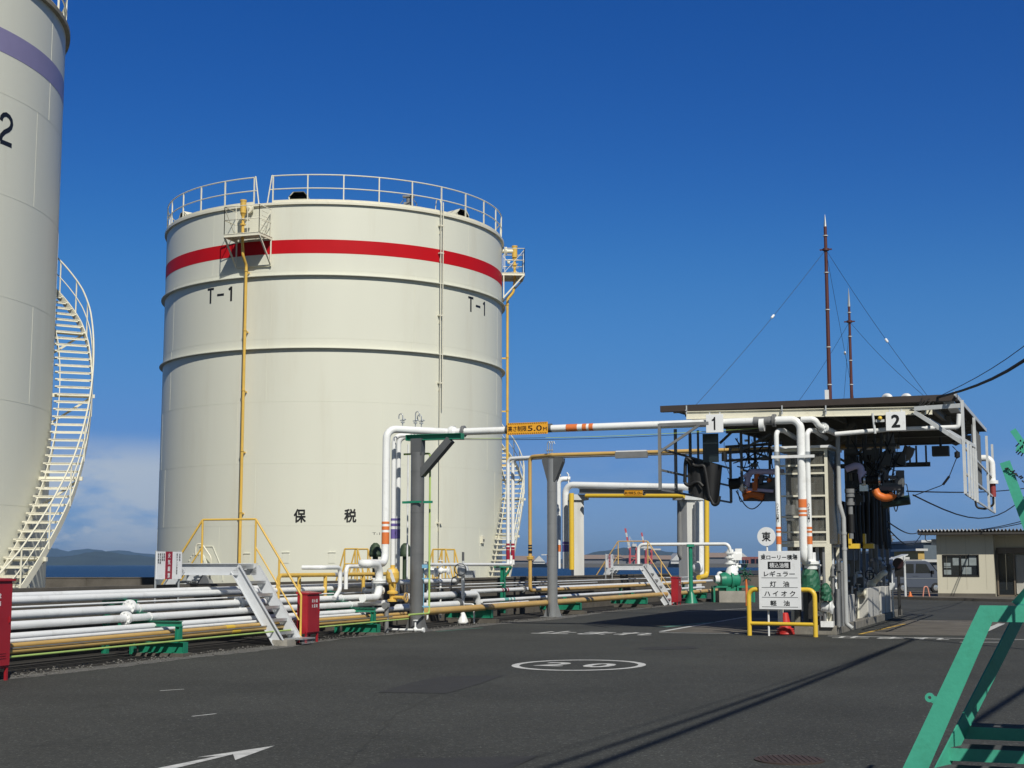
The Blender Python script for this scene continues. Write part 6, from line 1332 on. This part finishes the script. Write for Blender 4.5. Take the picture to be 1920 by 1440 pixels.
# ================================================================ masts, guys, overhead cables
def mast(px, py0, py1, pspike, b, r, label):
    p = LP(px, py0, b); base_ = LR(A_of(p), b, zr(b)); q = hit(px-(py0-py1)*.027*.0, py1, (base_.x, base_.y), LV)
    zt2 = W(px, py1, base_.y).z; zs = W(px, pspike, base_.y).z
    t = thing('lightning_mast', label, 'mast', base_); k = MB(); k.tube([base_, V3((base_.x, base_.y, (base_.z+zt2)/2)), V3((base_.x, base_.y, zt2))], [r, r*.85, r*.7], 12); k.build('pole', REDBR, t)
    k = MB(); k.tube([V3((base_.x, base_.y, zt2)), V3((base_.x, base_.y, zs))], [.045, .004], 8); k.build('spike', GALV, t)
    k = MB()
    for i in range(5): z = base_.z+(zt2-base_.z)*(.15+.2*i); k.lathe([(r, -.012), (r+.008, -.012), (r+.008, .012), (r, .012)], V3((base_.x, base_.y, z)), (0, 0, 1), 12)
    k.build('hose_clip', WGREY, t); return t, base_
m1, b1_ = mast(1556, 748, 425, 402, 4.0, .060, 'taller red brown lightning mast with a pale spike, on the canopy roof')
m2, b2_ = mast(1597, 748, 575, 540, 9.5, .052, 'shorter red brown lightning mast, behind the taller one')
k = MB(); p = LP(1550.5, 742, 3.6); k.box(LR(A_of(p), 3.6, zr(3.6)+.27), (.10, .06, .62), (LV, LU, UP)); tag(k.build('white_stake', WHITE2), 'short white upright beside the foot of the taller mast', 'stake')
def collar(t, b, py):
    z = W(1550, py, b.y).z; c = V3((b.x, b.y, z)); k = MB(); k.bar(c-gd*.16, c+gd*.16, .035, .035); k.disc(c, (0, 0, 1), .085, .06); k.build('guy_collar', REDBR, t); return c
c1 = collar(m1, b1_, 468); c2_ = collar(m2, b2_, 603)
def wire(a, b, label, ins=None, r=.005):
    k = MB(); a, b = V3(a), V3(b); k.tube([a.lerp(b, i/10)-UP*.10*math.sin(PI*i/10) for i in range(11)], r, 6)
    if ins: k.cur = 1; k.lathe([(.001, -.08), (.032, -.05), (.032, .05), (.001, .08)], a.lerp(b, ins)-UP*.09, (b-a), 10)
    tag(k.build('guy_wire', [BLACKP, SIGNW]), label, 'guy wire')
rz = lambda a, b: LR(a, b, zr(b)+.03)
wire(c1, rz(A_of(LP(1302, 757, EB)), EB), 'long guy wire from the taller mast to the canopy corner over bay 1', .42)
wire(c1, rz(A_of(LP(1741, 745, EB)), EB), 'guy wire from the taller mast to the canopy corner by the cable bundle', .62)
wire(c1, rz(A_of(LP(1612, 748, 13)), 13), 'steep guy wire running down behind the shorter mast', .5)
wire(c2_, rz(A_of(LP(1478, 750, 4.5)), 4.5), 'guy wire from the shorter mast crossing behind the taller one', None)
wire(c2_, rz(A_of(LP(1738, 744, EB+.3)), EB+.3), 'guy wire from the shorter mast towards the cable bundle', None)
wire(c2_, rz(A_of(LP(1574, 748, 13)), 13.1), 'short steep guy wire at the shorter mast', None)
# power cables from the canopy corner to a pole beyond the picture
off0 = V3((-toward.x/toward.z, -toward.y/toward.z, 0)); _g = G(1712, 1199, 0)-off0*8.0; ca = LP(1755, 746, EB-.1); cb = V3((_g.x, _g.y, 8.0))
t = thing('utility_pole', 'slim grey pole outside the picture that carries the cable bundle', 'pole', V3((cb.x+.1, cb.y, 0)))
k = MB(); k.cyl(V3((cb.x+.1, cb.y, 0)), V3((cb.x+.1, cb.y, cb.z+.3)), .055); k.build('shaft', GALV, t)
k = MB(); k.bar(V3((cb.x-.25, cb.y, cb.z+.1)), V3((cb.x+.35, cb.y, cb.z+.1)), .06); k.build('crossarm', GALV, t)
for i, (dz, r, lab) in enumerate(((.0, .028, 'thickest cable of the bundle leaving the canopy corner'), (.08, .018, 'middle cable of the bundle leaving the canopy corner'), (.20, .009, 'thin upper wire above the cable bundle at the canopy corner'))):
    k = MB(); k.tube([ca.lerp(cb, j/14)+UP*(dz*j/14-.75*math.sin(PI*j/14)*(1 if i < 2 else .7)) for j in range(15)], r, 8); tag(k.build('overhead_cable', BLACK), lab, 'cable')
off = V3((-toward.x/toward.z, -toward.y/toward.z, 0))
def under(px, py, z): q = G(px, py, 0)-off*z; return V3((q.x, q.y, z))
st_ = under(1712, 1199, cb.z)
for i, (bx, r, lab) in enumerate(((1066, .055, 'thick overhead cable running on from the pole, seen by its shadow on the road'), (985, .036, 'second overhead cable beside the thick one, seen by its shadow on the road'), (900, .008, 'thin overhead wire beside the two cables, seen by its shadow'))):
    e_ = under(bx, 1440, cb.z); e_ = st_+(e_-st_)*1.45; k = MB(); k.tube([st_.lerp(e_, j/12)-UP*.25*math.sin(PI*j/12) for j in range(13)], r, 8); tag(k.build('overhead_cable', BLACK), lab, 'cable')
k = MB(); a_, b_ = under(1806, 1368, 6.5), under(2010, 1235, 6.5); k.tube([a_.lerp(b_, j/8) for j in range(9)], .05, 8); tag(k.build('overhead_cable', BLACK), 'short thick overhead cable near the access stand, seen by its shadow', 'cable')
k = MB(); c = LP(1738, 762, EB-.2)
for i in range(9): k.tube([c+V3((random.uniform(-.25, .2), 0, random.uniform(-.1, .2))), c+V3((random.uniform(-.3, .1), 0, random.uniform(-.4, 0))), c+V3((random.uniform(-.4, .1), .1, random.uniform(-.35, .1)))], .014, 6, .1)
tag(k.build('cable_tangle', BLACK), 'tangle of black cables and clips at the canopy corner', 'cable')
rb0 = LR(3.6, 9, 3.2)
for i, (pa, pb, sg, lab) in enumerate(((LP(1664, 978, 6), W(1730, 994, 71), .25, 'upper thin wire from the loading rack to the small building'), (LP(1664, 990, 6), W(1728, 1001, 71), .5, 'sagging cable from the loading rack to the small building'), (LP(1700, 921, 4), W(1935, 914, 60), .1, 'thin wire passing behind the bay 2 cage'), (LP(1712, 928, 4), W(1935, 917, 62), .9, 'slack wire hanging behind the bay 2 cage'), (W(1800, 996, 76), W(1940, 976, 60), .1, 'thin wire above the corrugated roof edge'), (W(1790, 997, 76), W(1940, 971, 62), .12, 'second thin wire above the corrugated roof edge'))):
    k = MB(); k.tube([pa.lerp(pb, j/12)-UP*sg*math.sin(PI*j/12) for j in range(13)], .02, 6); tag(k.build('overhead_cable', BLACK), lab, 'cable')
# ================================================================ small office building
BO = W(1757, 1060, 72); BO.z = 0; bv = gd.copy(); bu = LU.copy()
BPt = lambda x, y, z: BO+bv*x+bu*y+UP*z
BL = lambda px, py, y=0: (lambda p: ((p-BO).dot(bv), p.z))(hit(px, py, ((BO+bu*y).x, (BO+bu*y).y), bv))
zev = BL(1800, 997)[1]; xr = BL(1864, 1060)[0]
BEIGE = mat('beige_siding', (.60, .565, .45), .75, var=.07, scale=1.2, dirt=(.32, .29, .22), dscale=1.2, damt=.5, streak=True)
t = thing('office_building', 'small beige office building with a corrugated roof edge and one dark window', 'building', BO)
x0, z0 = BL(1768, 1081); x1, z1 = BL(1835, 1040)
k = MB()
def wallbox(xa, xb, za, zb): k.box(BPt((xa+xb)/2, .09, (za+zb)/2), (xb-xa, .18, zb-za), (bv, bu, UP))
wallbox(0, x0, .28, zev); wallbox(x1, xr, .28, zev); wallbox(x0, x1, .28, z0); wallbox(x0, x1, z1, zev)
k.box(BPt(xr-.09, .72, zev/2), (.18, 1.08, zev), (bv, bu, UP)); k.box(BPt(xr+3, 1.26, zev/2+1.2), (6.2, .16, zev-2.4), (bv, bu, UP)); k.box(BPt(.09, 1.6, zev/2-.05), (.18, 2.8, zev-.1), (bv, bu, UP)); k.box(BPt(xr+3, 1.45, zev/2), (6.2, .12, zev), (bv, bu, UP)); k.box(BPt(xr+2.6+.9, .6, zev/2), (1.8, 1.3, zev), (bv, bu, UP)); k.build('wall', BEIGE, t)
k = MB()
for i in range(4): x = i*.92+.46; k.box(BPt(x, -.004, zev*.55), (.008, .006, zev-.6), (bv, bu, UP))
k.build('panel_joint', mat('panel_joint_paint', (.30, .28, .22), .8), t)  # darker beige strips between the siding panels
k = MB(); k.box(BPt(xr/2, .10, .14), (xr+.02, .22, .28), (bv, bu, UP)); k.build('plinth', CONCD, t)
w_ = MB(); xm = (x0+x1)/2; zm_ = (z0+z1)/2
for xa, xb, za, zb in ((x0, x1, z1-.06, z1), (x0, x1, z0, z0+.06), (x0, x0+.06, z0, z1), (x1-.06, x1, z0, z1), (xm-.03, xm+.03, z0, z1)): w_.box(BPt((xa+xb)/2, .02, (za+zb)/2), (xb-xa, .10, zb-za), (bv, bu, UP))
wf = w_.build('window', mat('dark_bronze_frame', (.02, .018, .016), .4), t)
k = MB(); k.box(BPt(xm, .07, zm_), (x1-x0-.08, .012, z1-z0-.08), (bv, bu, UP)); k.build('pane', WINGLASS, wf)
k = MB(); sx = (x1-x0)
for fx, fz, fw, fh, in ((.38, .68, .2, .34), (.60, .66, .2, .30), (.83, .72, .2, .42), (.66, .27, .25, .32), (.13, .2, .2, .22), (.13, .55, .18, .16), (.13, .42, .2, .05)): k.box(BPt(x0+sx*fx, .058, z0+(z1-z0)*fz), (sx*fw, .006, (z1-z0)*fh), (bv, bu, UP))
k.build('notice_paper', mat('faded_paper', (.26, .30, .31), .8, var=.25, scale=5), wf)
# door recess
xd0 = BL(1869, 1060, 1.15)[0]; xd1 = BL(1903, 1060, 1.15)[0]; zd = BL(1885, 1027, 1.15)[1]
d_ = MB()
for xa, xb, za, zb in ((xd0, xd0+.07, .1, zd), (xd1-.07, xd1, .1, zd), (xd0, xd1, zd-.28, zd), (xd0, xd1, .1, .2), (xd1, xd1+.6, .1, .2), (xd1+.55, xd1+.62, .1, zd), (xd1, xd1+.6, zd-.28, zd)): d_.box(BPt((xa+xb)/2, 1.16, (za+zb)/2), (xb-xa, .08, zb-za), (bv, bu, UP))
dr = d_.build('door', mat('brown_aluminium', (.16, .13, .10), .4, var=.1), t)
k = MB(); k.box(BPt((xd0+xd1)/2, 1.19, zd/2), (xd1-xd0-.1, .01, zd-.3), (bv, bu, UP)); k.build('pane', WINGLASS, dr)
k = MB(); A = []; Bq = []
for j in range(19): A.append(BPt(xd1+.04+.5*j/18, 1.22+.03*(j % 2), .25)); Bq.append(A[-1]+UP*(zd-.6))
k.quadrow(A, Bq); k.quadrow([p+bu*.01 for p in A], [p+bu*.01 for p in Bq]); k.build('curtain', mat('pale_curtain', (.45, .44, .40), .8), dr)
k = MB(); n = 38; A = []; Bq = []; A2 = []; B2 = []; xl, xr_ = -.85, 5.6
for i in range(n*2+1):
    x = xl+(xr_-xl)*i/(2*n); z = zev+(.13 if i % 2 else 0); A.append(BPt(x, -.70, z)); Bq.append(BPt(x, 3.2, z-.12)); A2.append(A[-1]+UP*.012); B2.append(Bq[-1]+UP*.012)
k.quadrow(A, Bq, False); k.quadrow(A2, B2, False); k.quadrow(A, A2, False); k.build('roof', mat('white_corrugated_sheet', (.62, .62, .60), .5, var=.1, dirt=(.35, .33, .3), damt=.4), t)
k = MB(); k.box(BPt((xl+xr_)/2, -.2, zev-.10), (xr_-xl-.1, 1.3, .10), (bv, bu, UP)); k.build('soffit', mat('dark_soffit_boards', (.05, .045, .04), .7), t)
k = MB(); k.box(BPt(-.12, .3, zev-.5), (.25, .3, .3), (bv, bu, UP)); k.tube([BPt(-.5, .1, zev-.1), BPt(-.55, .1, zev-.45), BPt(-.1, .1, zev-.5)], .025, 8, .15); k.build('meter_box', WGREY, t)
# pavement under it
k = MB(); pa, pb, pc_, pd = G(1640, 1122.5), G(1990, 1131.5), W(2100, 1118, 86), W(1630, 1112, 86)
top_ = [V3((p.x, p.y, .13)) for p in (pa, pb, pc_, pd)]; k.add(top_+[V3((p.x, p.y, -.1)) for p in top_], [(0, 1, 2, 3), (0, 4, 5, 1), (1, 5, 6, 2), (3, 7, 4, 0)]); struct(k.build('pavement', CONCD))
# van
VO = W(1694, 1060, 80.5); VO.z = .13; vx = V3((.965, .262, 0)); vy = V3((-.262, .965, 0))
t = thing('parked_van', 'dark silver boxy minivan parked side-on behind the small office building', 'van', VO)
VP = lambda x, y, z: VO+vx*x+vy*y+UP*z
VANP = mat('dark_silver_car_paint', (.085, .10, .135), .3, metal=.1, var=.03)
prof = [(-.72, .28), (-.76, .55), (-.74, 1.05), (-.66, 1.62), (-.55, 1.74), (1.35, 1.76), (1.62, 1.68), (2.18, 1.06), (2.52, .92), (2.58, .5), (2.55, .26)]
k = MB(); L_ = [VP(x, 0, z) for x, z in prof]; R_ = [VP(x, 1.42, z) for x, z in prof]; n = len(prof)
inn = [VP(x*.98+.0, .06 if z > 1.1 else 0, z) for x, z in prof]
k.add(L_+R_, [tuple(range(n)), tuple(range(2*n-1, n-1, -1))]+[(i, n+i, n+(i+1) % n, (i+1) % n) for i in range(n)]); k.build('body', VANP, t, bevel=.05)
k = MB()
for x0_, x1_ in ((-.58, .62), (.72, 1.30)): k.prism([(x0_, 1.08), (x1_, 1.08), (x1_ if x1_ < 1 else x1_+.42, 1.08), (x1_ if x1_ < 1 else x1_+.10, 1.58), (x0_+.06, 1.60)], VP(0, -.012, 0), vx, UP, vy*.01)
k.prism([(1.72, 1.66), (2.14, 1.12), (2.16, 1.12), (1.75, 1.66)], VP(.02, .1, .01), vx, UP, vy*1.2); k.build('side_window', WINGLASS, t)
for wx in (-.08, 1.95):
    k = MB(); c = VP(wx, .02, .27); k.lathe([(.001, -.06), (.16, -.06), (.27, -.05), (.285, 0), (.27, .14), (.001, .14)], c, vy, 24); w_ = k.build('wheel', BLACK, t); k = MB(); k.lathe([(.001, -.075), (.05, -.08), (.15, -.066), (.17, -.05)], c, vy, 20); k.build('rim', SILV, w_)
k = MB(); k.box(VP(.62, -.014, .93), (.13, .02, .035), (vx, vy, UP)); k.box(VP(.80, -.014, .93), (.13, .02, .035), (vx, vy, UP)); k.build('door_handle', VANP, t)
k = MB(); k.box(VP(.9, -.008, .78), (3.0, .01, .02), (vx, vy, UP)); k.build('body_moulding', SILV, t)
k = MB(); k.box(VP(1.72, -.10, 1.12), (.10, .16, .20), (vx, vy, UP)); k.build('mirror', BLACKP, t)
k = MB(); k.box(VP(2.50, .25, .72), (.12, .3, .18), (vx, vy, UP)); k.build('headlight', SILV, t)
k = MB(); k.bar(VP(-.5, .1, 1.80), VP(1.2, .1, 1.80), .03); k.bar(VP(-.5, 1.3, 1.80), VP(1.2, 1.3, 1.80), .03); k.build('roof_rail', BLACKP, t)
# little things by the van
p = W(1698, 1124, 71.6); p.z = .13; k = MB(); k.cyl(p, p+UP*1.95, .06, 10); k.prism([(-.55, 1.75), (.2, 2.0), (.2, 2.06), (-.55, 1.81)], p, (1, 0, 0), UP, V3((0, 1.2, 0))); tag(k.build('shelter_post', WGREY), 'pale grey post with a slanting sheet top in front of the van', 'post')
p = W(1737, 1124, 71.5); p.z = .13; k = MB(); k.tube([p-V3((.16, 0, 0)), p+V3((-.09, 0, .48)), p+V3((.07, 0, .48)), p+V3((.16, 0, 0))], .03, 10, .10); tag(k.build('hoop_bollard', mat('faded_pink_paint', (.66, .28, .20), .5, var=.1)), 'faded pink hoop bollard in front of the van', 'bollard')
p = W(1707, 1124, 71.4); p.z = .13; k = MB(); k.lathe([(.14, 0), (.14, .02), (.09, .03), (.03, .24), (.001, .24)], p, (0, 0, 1), 14); tag(k.build('traffic_cone', ORANGE2), 'small orange cone at the foot of the shelter post', 'traffic cone')
# ================================================================ green access stand at the right
GY = 8.6; NP = W(1800, 1200, GY)
Q = lambda px, py, dy=0.0: hit(px, py, (NP.x+LU.x*dy, NP.y+LU.y*dy), gd)
t = thing('access_stand', 'sea green steel access stand with grating steps, close by at the picture corner', 'access stand', V3((Q(1820, 1300).x, GY, 0)))
k = MB(); th = .012
OUT = [(1688, 1452), (1838, 1136), (2080, 1139), (2080, 1168), (1860, 1165), (1735, 1452)]
def plate(pts, dy, thick, mm=None):
    P = [Q(x, y, dy) for x, y in pts]; n = len(P); k.add(P+[p+LU*thick for p in P], [tuple(range(n)), tuple(range(2*n-1, n-1, -1))]+[(i, (i+1) % n, n+(i+1) % n, n+i) for i in range(n)])
plate(OUT, 0, .012)
A = [Q(1688, 1452), Q(1838, 1136), Q(2080, 1139)]; k.add(A+[p+LU*.07 for p in A], [(0, 1, 4, 3), (1, 2, 5, 4)])
leg_l = k.build('front_frame', GREENL, t, bevel=.003)
k = MB(); c = Q(1743, 1308); n = 20; up_ = (Q(1838, 1136)-Q(1688, 1452)).normalized(); sd_ = -(up_.cross(LU)).normalized()
if sd_.x > 0: sd_ = -sd_
O_ = [c+(sd_*math.cos(a)+up_*math.sin(a))*.027 for a in [2*PI*i/n for i in range(n)]]; I_ = [c+(sd_*math.cos(a)+up_*math.sin(a))*.010 for a in [2*PI*i/n for i in range(n)]]
k.add(O_+I_, [(i, (i+1) % n, n+(i+1) % n, n+i) for i in range(n)]); k.add([p+LU*.012 for p in O_+I_], [(i, n+i, n+(i+1) % n, (i+1) % n) for i in range(n)]); k.add(O_+[p+LU*.012 for p in O_], [(i, n+i, n+(i+1) % n, (i+1) % n) for i in range(n)]); k.add(I_+[p+LU*.012 for p in I_], [(i, (i+1) % n, n+(i+1) % n, n+i) for i in range(n)])
k.box(c-sd_*.042+LU*.007-up_*.0, (.045, .008, .044), (sd_, LU, up_)); k.build('lifting_lug', GREENL, t)
# stair flight going up and away
FD = 1.05
s0, s1 = Q(1742, 1452, FD-.75), Q(1892, 1176, FD+.25)
s0 = Q(1766, 1440, .35); s1 = Q(1909, 1160, 1.55)
k = MB(); dS = (s1-s0); aU = UP-dS.normalized()*UP.dot(dS.normalized()); aU.normalize(); sn = dS.normalized().cross(aU).normalized()
k.box((s0+s1)/2+aU*-.0, (dS.length*1.25, .125, .010), (dS.normalized(), aU, sn))
for sg in (): k.box((s0+s1)/2+aU*sg*.08+gd*.025, (dS.length*1.25, .010, .06), (dS.normalized(), aU, sn))
k.build('stair_stringer', GREENL, t)
for i, (px, py, dy) in enumerate(((1800, 1366, .72), (1772, 1406, .45), (1748, 1446, .2))):
    p = Q(px, py, dy); L_ = 1.5; k = MB(); k.box(p+gd*L_/2-UP*.025, (L_, .008, .075), (gd, LU, UP)); k.box(p+gd*L_/2+LU*.24-UP*.025, (L_, .008, .075), (gd, LU, UP))
    tr = k.build('tread', GREENL, t); k = MB()
    for j in range(9): k.box(p+gd*L_/2+LU*(.02+j*.026), (L_, .005, .03), (gd, LU, UP))
    for j in range(34): k.box(p+gd*(j+.5)*L_/34+LU*.12, (.006, .23, .02), (gd, LU, UP))
    k.build('grating', GREYD, tr)
k = MB()
for y in (.9, 1.9):
    pass
p = Q(1838, 1150, .9); k.box(p+gd*.75+UP*.02, (1.5, 1.5, .01), (gd, LU, UP)) if False else None
for j in range(11):
    k.box(Q(1907, 1140, .05)+gd*(.06+j*.185)+LU*.80, (.125, 1.5, .03), (gd, LU, UP))
    k.box(Q(1985, 1140, .05)+gd*(.10+j*.185)-LU*.72, (.125, 1.45, .03), (gd, LU, UP))  # out-of-view planks added to shade the stringer and treads
for j in (.2, .8, 1.4): k.box(Q(1907, 1140, .05)+gd*1.0+LU*j-UP*.03, (2.0, .05, .03), (gd, LU, UP))
k.build('landing_and_shade_planks', GREENL, t)
k = MB()
for a_, b_, ww in (((1884, 866), (1936, 1010), .05), ((1906, 840), (1936, 850), .03), ((1899, 806), (1930, 850), .03), ((1905, 1135), (1945, 1090), .05)): k.bar(Q(*a_, .5), Q(*b_, .5), ww*1.25, .014, LU)
k.build('upper_rail', GREENL, t)
k = MB()
for i in range(14): p = Q(1884+3.2*i, 879+.10*i*i+1.2*i, .48); k.tube([p, p+V3((random.uniform(-.01, .01), 0, random.uniform(-.012, .012)))+gd*.014], .005, 5)
for i in range(9): p = Q(1912+random.uniform(-2, 8), 825+3*i, .49); k.tube([p, p+V3((random.uniform(-.02, .02), .01, -.02))], .004, 5)
k.build('chain', BLACKP, t)
# railing pickets further along the stand, beyond the picture
k = MB()
for j in range(9): b = Q(2010, 1230, -.4+j*.24); b.z = 1.55; k.bar(b, b+UP*.9, .012)
for z in (1.9, 2.4): k.bar(Q(2010, 1230, -.5)*1+UP*(z-Q(2010, 1230, -.5).z), Q(2010, 1230, 1.7)+UP*(z-Q(2010, 1230, 1.7).z), .03)
k.build('picket_rail', GREENL, t)
k = MB()
for dy in (0.0, 1.6):
    b = Q(2070, 1150, dy); k.bar(V3((b.x, b.y, 0)), b, .06)
k.build('leg', GREENL, t)
# ================================================================ far side of the harbour
QY = 2500.0; HZM = mat('far_quay_concrete', (.11, .105, .10), .9)
k = MB(); a = W(940, 1060, QY); b = W(1700, 1060, QY); k.box(((a.x+b.x)/2, QY+150, -1.0), (b.x-a.x, 300, 8.4)); tag(k.build('far_quay', HZM), 'low dark quay wall across the harbour water', 'quay')
def shed(x0, x1, ye, yr, Y, m_roof, m_wall, label, gable=False):
    a, b = W(x0, 1056, Y), W(x1, 1056, Y); ze = W(x0, ye, Y).z; zr_ = W(x0, yr, Y).z; t = thing('warehouse', label, 'warehouse', V3(((a.x+b.x)/2, Y, 3)))
    k = MB(); k.box(((a.x+b.x)/2, Y+40, (3+ze)/2), (b.x-a.x, 80, ze-3)); k.build('wall', m_wall, t); k = MB()
    if gable: k.prism([(0, ze), ((b.x-a.x)/2, zr_), (b.x-a.x, ze)], V3((a.x, Y-2, 0)), (1, 0, 0), UP, V3((0, 84, 0)))
    else: k.prism([(-3, ze), (40, zr_), (84, ze)], V3((a.x, Y, 0)), (0, 1, 0), UP, V3((b.x-a.x, 0, 0)))
    k.build('roof', m_roof, t)
TAN = mat('tan_roof_sheet', (.30, .22, .17), .8); WALLG = mat('far_grey_wall', (.16, .16, .17), .8); WROOF = mat('far_white_sheet', (.55, .55, .54), .7)
shed(1058, 1168, 1048, 1040, QY, TAN, WALLG, 'long tan roofed quay shed right of the whitewashed pillar'); shed(1168, 1262, 1049, 1041, QY, TAN, WALLG, 'tan roofed quay shed behind the farther stair rails'); shed(1258, 1286, 1051, 1037, QY-20, WROOF, WROOF, 'white gabled shed next to the dark grey duct', True)
shed(1326, 1378, 1045, 1036, QY, TAN, WALLG, 'tan roofed quay shed behind the bright yellow vertical pipe'); shed(1378, 1404, 1046, 1036, QY-10, WROOF, WROOF, 'white gabled shed above the stacked containers', True)
shed(962, 1003, 1051, 1042, QY, TAN, WALLG, 'tan roofed quay shed between tank stair and flared column'); shed(1000, 1022, 1053, 1042, QY-30, WROOF, WROOF, 'white gabled shed left of the flared column', True)
for x0, x1, y0, y1, c, lab in ((1392, 1440, 1044, 1053, (.24, .07, .05), 'rust red container stack across the water, behind the round sign'), (1408, 1446, 1048, 1055, (.30, .10, .08), 'dull red container row across the water'), (1388, 1404, 1050, 1056, (.10, .22, .40), 'blue container across the water'), (1440, 1470, 1046, 1056, (.26, .09, .07), 'red brown container stack behind the fuel board edge')):
    a, b = W(x0, y1, QY-60), W(x1, y0, QY-60); k = MB(); k.box(((a.x+b.x)/2, QY-50, (3.3+b.z)/2), (b.x-a.x, 14, b.z-3.2)); n_ = int((b.x-a.x)/7)
    for i in range(1, n_): k.box((a.x+(b.x-a.x)*i/n_, QY-57.3, (3.3+b.z)/2), (.6, .6, b.z-3.2))
    tag(k.build('container_stack', mat('container_%d' % x0, c, .7)), lab, 'containers')
def crane(px, s, label, flip=1):
    O = W(px, 1056, QY-30); O.z = 3; t = thing('harbour_crane', label, 'crane', O); u_ = s*QY/FPX; P = lambda x, z, y=0: O+V3((x*u_*flip, y, z*u_))
    k = MB()
    for x in (-6, 6):
        for y in (0, 18): k.bar(P(x, 0, y), P(x, 30, y), 2.4*u_*.95)
    k.bar(P(-6, 14), P(6, 14), 2*u_*.9); k.bar(P(-6, 2), P(6, 12), 1.2*u_*.9); k.build('portal', mat('crane_red_paint', (.50, .06, .06), .6), t)
    k = MB(); k.bar(P(-10, 30, 9), P(26, 30, 9), 3.0*u_*1.1); k.box(P(2, 34, 9), (8*u_, 14, 5*u_)); k.build('girder', WROOF, t)
    for i in range(4):
        k = MB(); k.bar(P(-8-1.5*i, 33+8*i, 9), P(-9.5-1.5*i, 41+8*i, 9), 3.0*u_*1.1); k.build('boom', MATS['crane_red_paint'] if i % 2 else WROOF, t)
    k = MB(); k.bar(P(2, 36, 9), P(-6, 50, 9), .8*u_*.7); k.bar(P(-6, 30, 9), P(-6, 50, 9), 1.5*u_*.7); k.build('mast', WROOF, t)
crane(1188, 1.0, 'red and white harbour crane with raised boom, nearer of the pair'); crane(1217, .88, 'red and white harbour crane with raised boom, smaller of the pair'); crane(1030, .55, 'small red and white crane beside the flared grey column', -1)
# beyond the small building
def block(x0, x1, ytop, Y, m_, label, d=12, wins=0):
    a, b = W(x0, 1060, Y), W(x1, ytop, Y); t = thing('background_building', label, 'building', V3(((a.x+b.x)/2, Y, 0))); k = MB(); k.box(((a.x+b.x)/2, Y+d/2, b.z/2), (b.x-a.x, d, b.z)); k.build('wall', m_, t)
    k = MB(); k.box(((a.x+b.x)/2, Y+d/2, b.z+.1), (b.x-a.x+.5, d+.5, .2)); k.build('roof', WROOF, t)
    for i in range(wins):
        k = MB(); k.box((a.x+(b.x-a.x)*(i+.5)/wins, Y-.02, b.z*.62), ((b.x-a.x)/wins*.5, .08, b.z*.14)); k.build('window', WINGLASS, t)
BG1 = mat('blue_grey_cladding', (.10, .13, .16), .7); BG2 = mat('pale_cladding', (.52, .53, .53), .7); BG3 = mat('yellow_cladding', (.50, .34, .10), .7); BG4 = mat('grey_cladding', (.09, .10, .12), .7)
block(1733, 1775, 1017, 130, BG1, 'tall blue grey shed behind the office building', 20, 0); block(1722, 1733, 1033, 128, BG3, 'narrow yellow wall beside the blue grey shed', 8, 0)
block(1684, 1723, 1036, 150, BG4, 'low dark grey building under the wooded knoll', 20, 3); block(1654, 1671, 1035, 160, BG2, 'white building seen past the rear of the loading rack', 12, 2); block(1676, 1697, 1050, 100, BG2, 'small white hut left of the shelter post', 4, 1); block(1700, 1760, 1054, 112, BG4, 'dark low wall building behind the van', 6, 4)
k = MB(); p = W(1671, 1056, 380); zt2 = W(1671, 1004, 380).z
for sx_, sy_ in ((-1, -1), (1, -1), (1, 1), (-1, 1)): k.bar((p.x+sx_*1.2, 380+sy_*1.2, 0), (p.x+sx_*.2, 380+sy_*.2, zt2), .22)
for i in range(5): k.box((p.x, 380, zt2*(.2+.17*i)), (2.2-.36*i, 2.2-.36*i, .2))
k.box((p.x, 380, zt2), (2.6, .3, .25)); k.box((p.x, 380, zt2-1), (2.0, .3, .25)); tag(k.build('lattice_tower', GREYD), 'distant lattice tower above the white building', 'tower')
rnd = random.Random(21)
k = MB(); prof = [(1678, 1058), (1690, 1043), (1700, 1030), (1712, 1023), (1722, 1022), (1732, 1028), (1745, 1034), (1770, 1045)]
for (xa, ya), (xb, yb_) in zip(prof, prof[1:]):
    for i in range(230):
        f = rnd.random(); x = xa+(xb-xa)*f; yt_ = ya+(yb_-ya)*f; Y = 330+rnd.uniform(0, 26); y = yt_+(1058-yt_)*rnd.random()**1.6; c = W(x, y, Y); r_ = rnd.uniform(.35, .95)
        d_ = V3((rnd.uniform(-1, 1), rnd.uniform(-1, 1), rnd.uniform(-.4, 1))).normalized(); _, s_, u_ = axes(d_); k.add([c+s_*r_, c+u_*r_*.7, c-s_*r_, c-u_*r_*.7], [(0, 1, 2, 3)])
o = k.build('treeline', mat('dark_foliage', (.035, .055, .022), .9, var=.5, scale=.5)); o['kind'] = 'stuff'
k = MB(); rows = []
for j in range(7):
    t_ = j/6; rows.append([V3((W(x, 1058, 345).x, 330+t_*30, max(0, W(x, y, 345).z-1.2)*math.sin(PI*t_)**.6)) for x, y in prof])
for a, b in zip(rows, rows[1:]): k.quadrow(a, b)
struct(k.build('hill', HILLM))
HAZE = 5.0e-5
# ================================================================ air
hz = MB(); hz.box((0, 9900, 108), (18400, 20400, 232)); ho = hz.build('haze', [mat('haze_air', (1, 1, 1))], loc=(0, 0, 0)); ho['kind'] = 'stuff'
hm = MATS['haze_air']; nt = hm.node_tree; nt.nodes.clear(); out = nt.nodes.new('ShaderNodeOutputMaterial'); pv = nt.nodes.new('ShaderNodeVolumePrincipled')
pv.inputs['Color'].default_value = (.36, .62, 1.0, 1); pv.inputs['Density'].default_value = HAZE; pv.inputs['Anisotropy'].default_value = .1
nt.links.new(pv.outputs[0], out.inputs['Volume'])
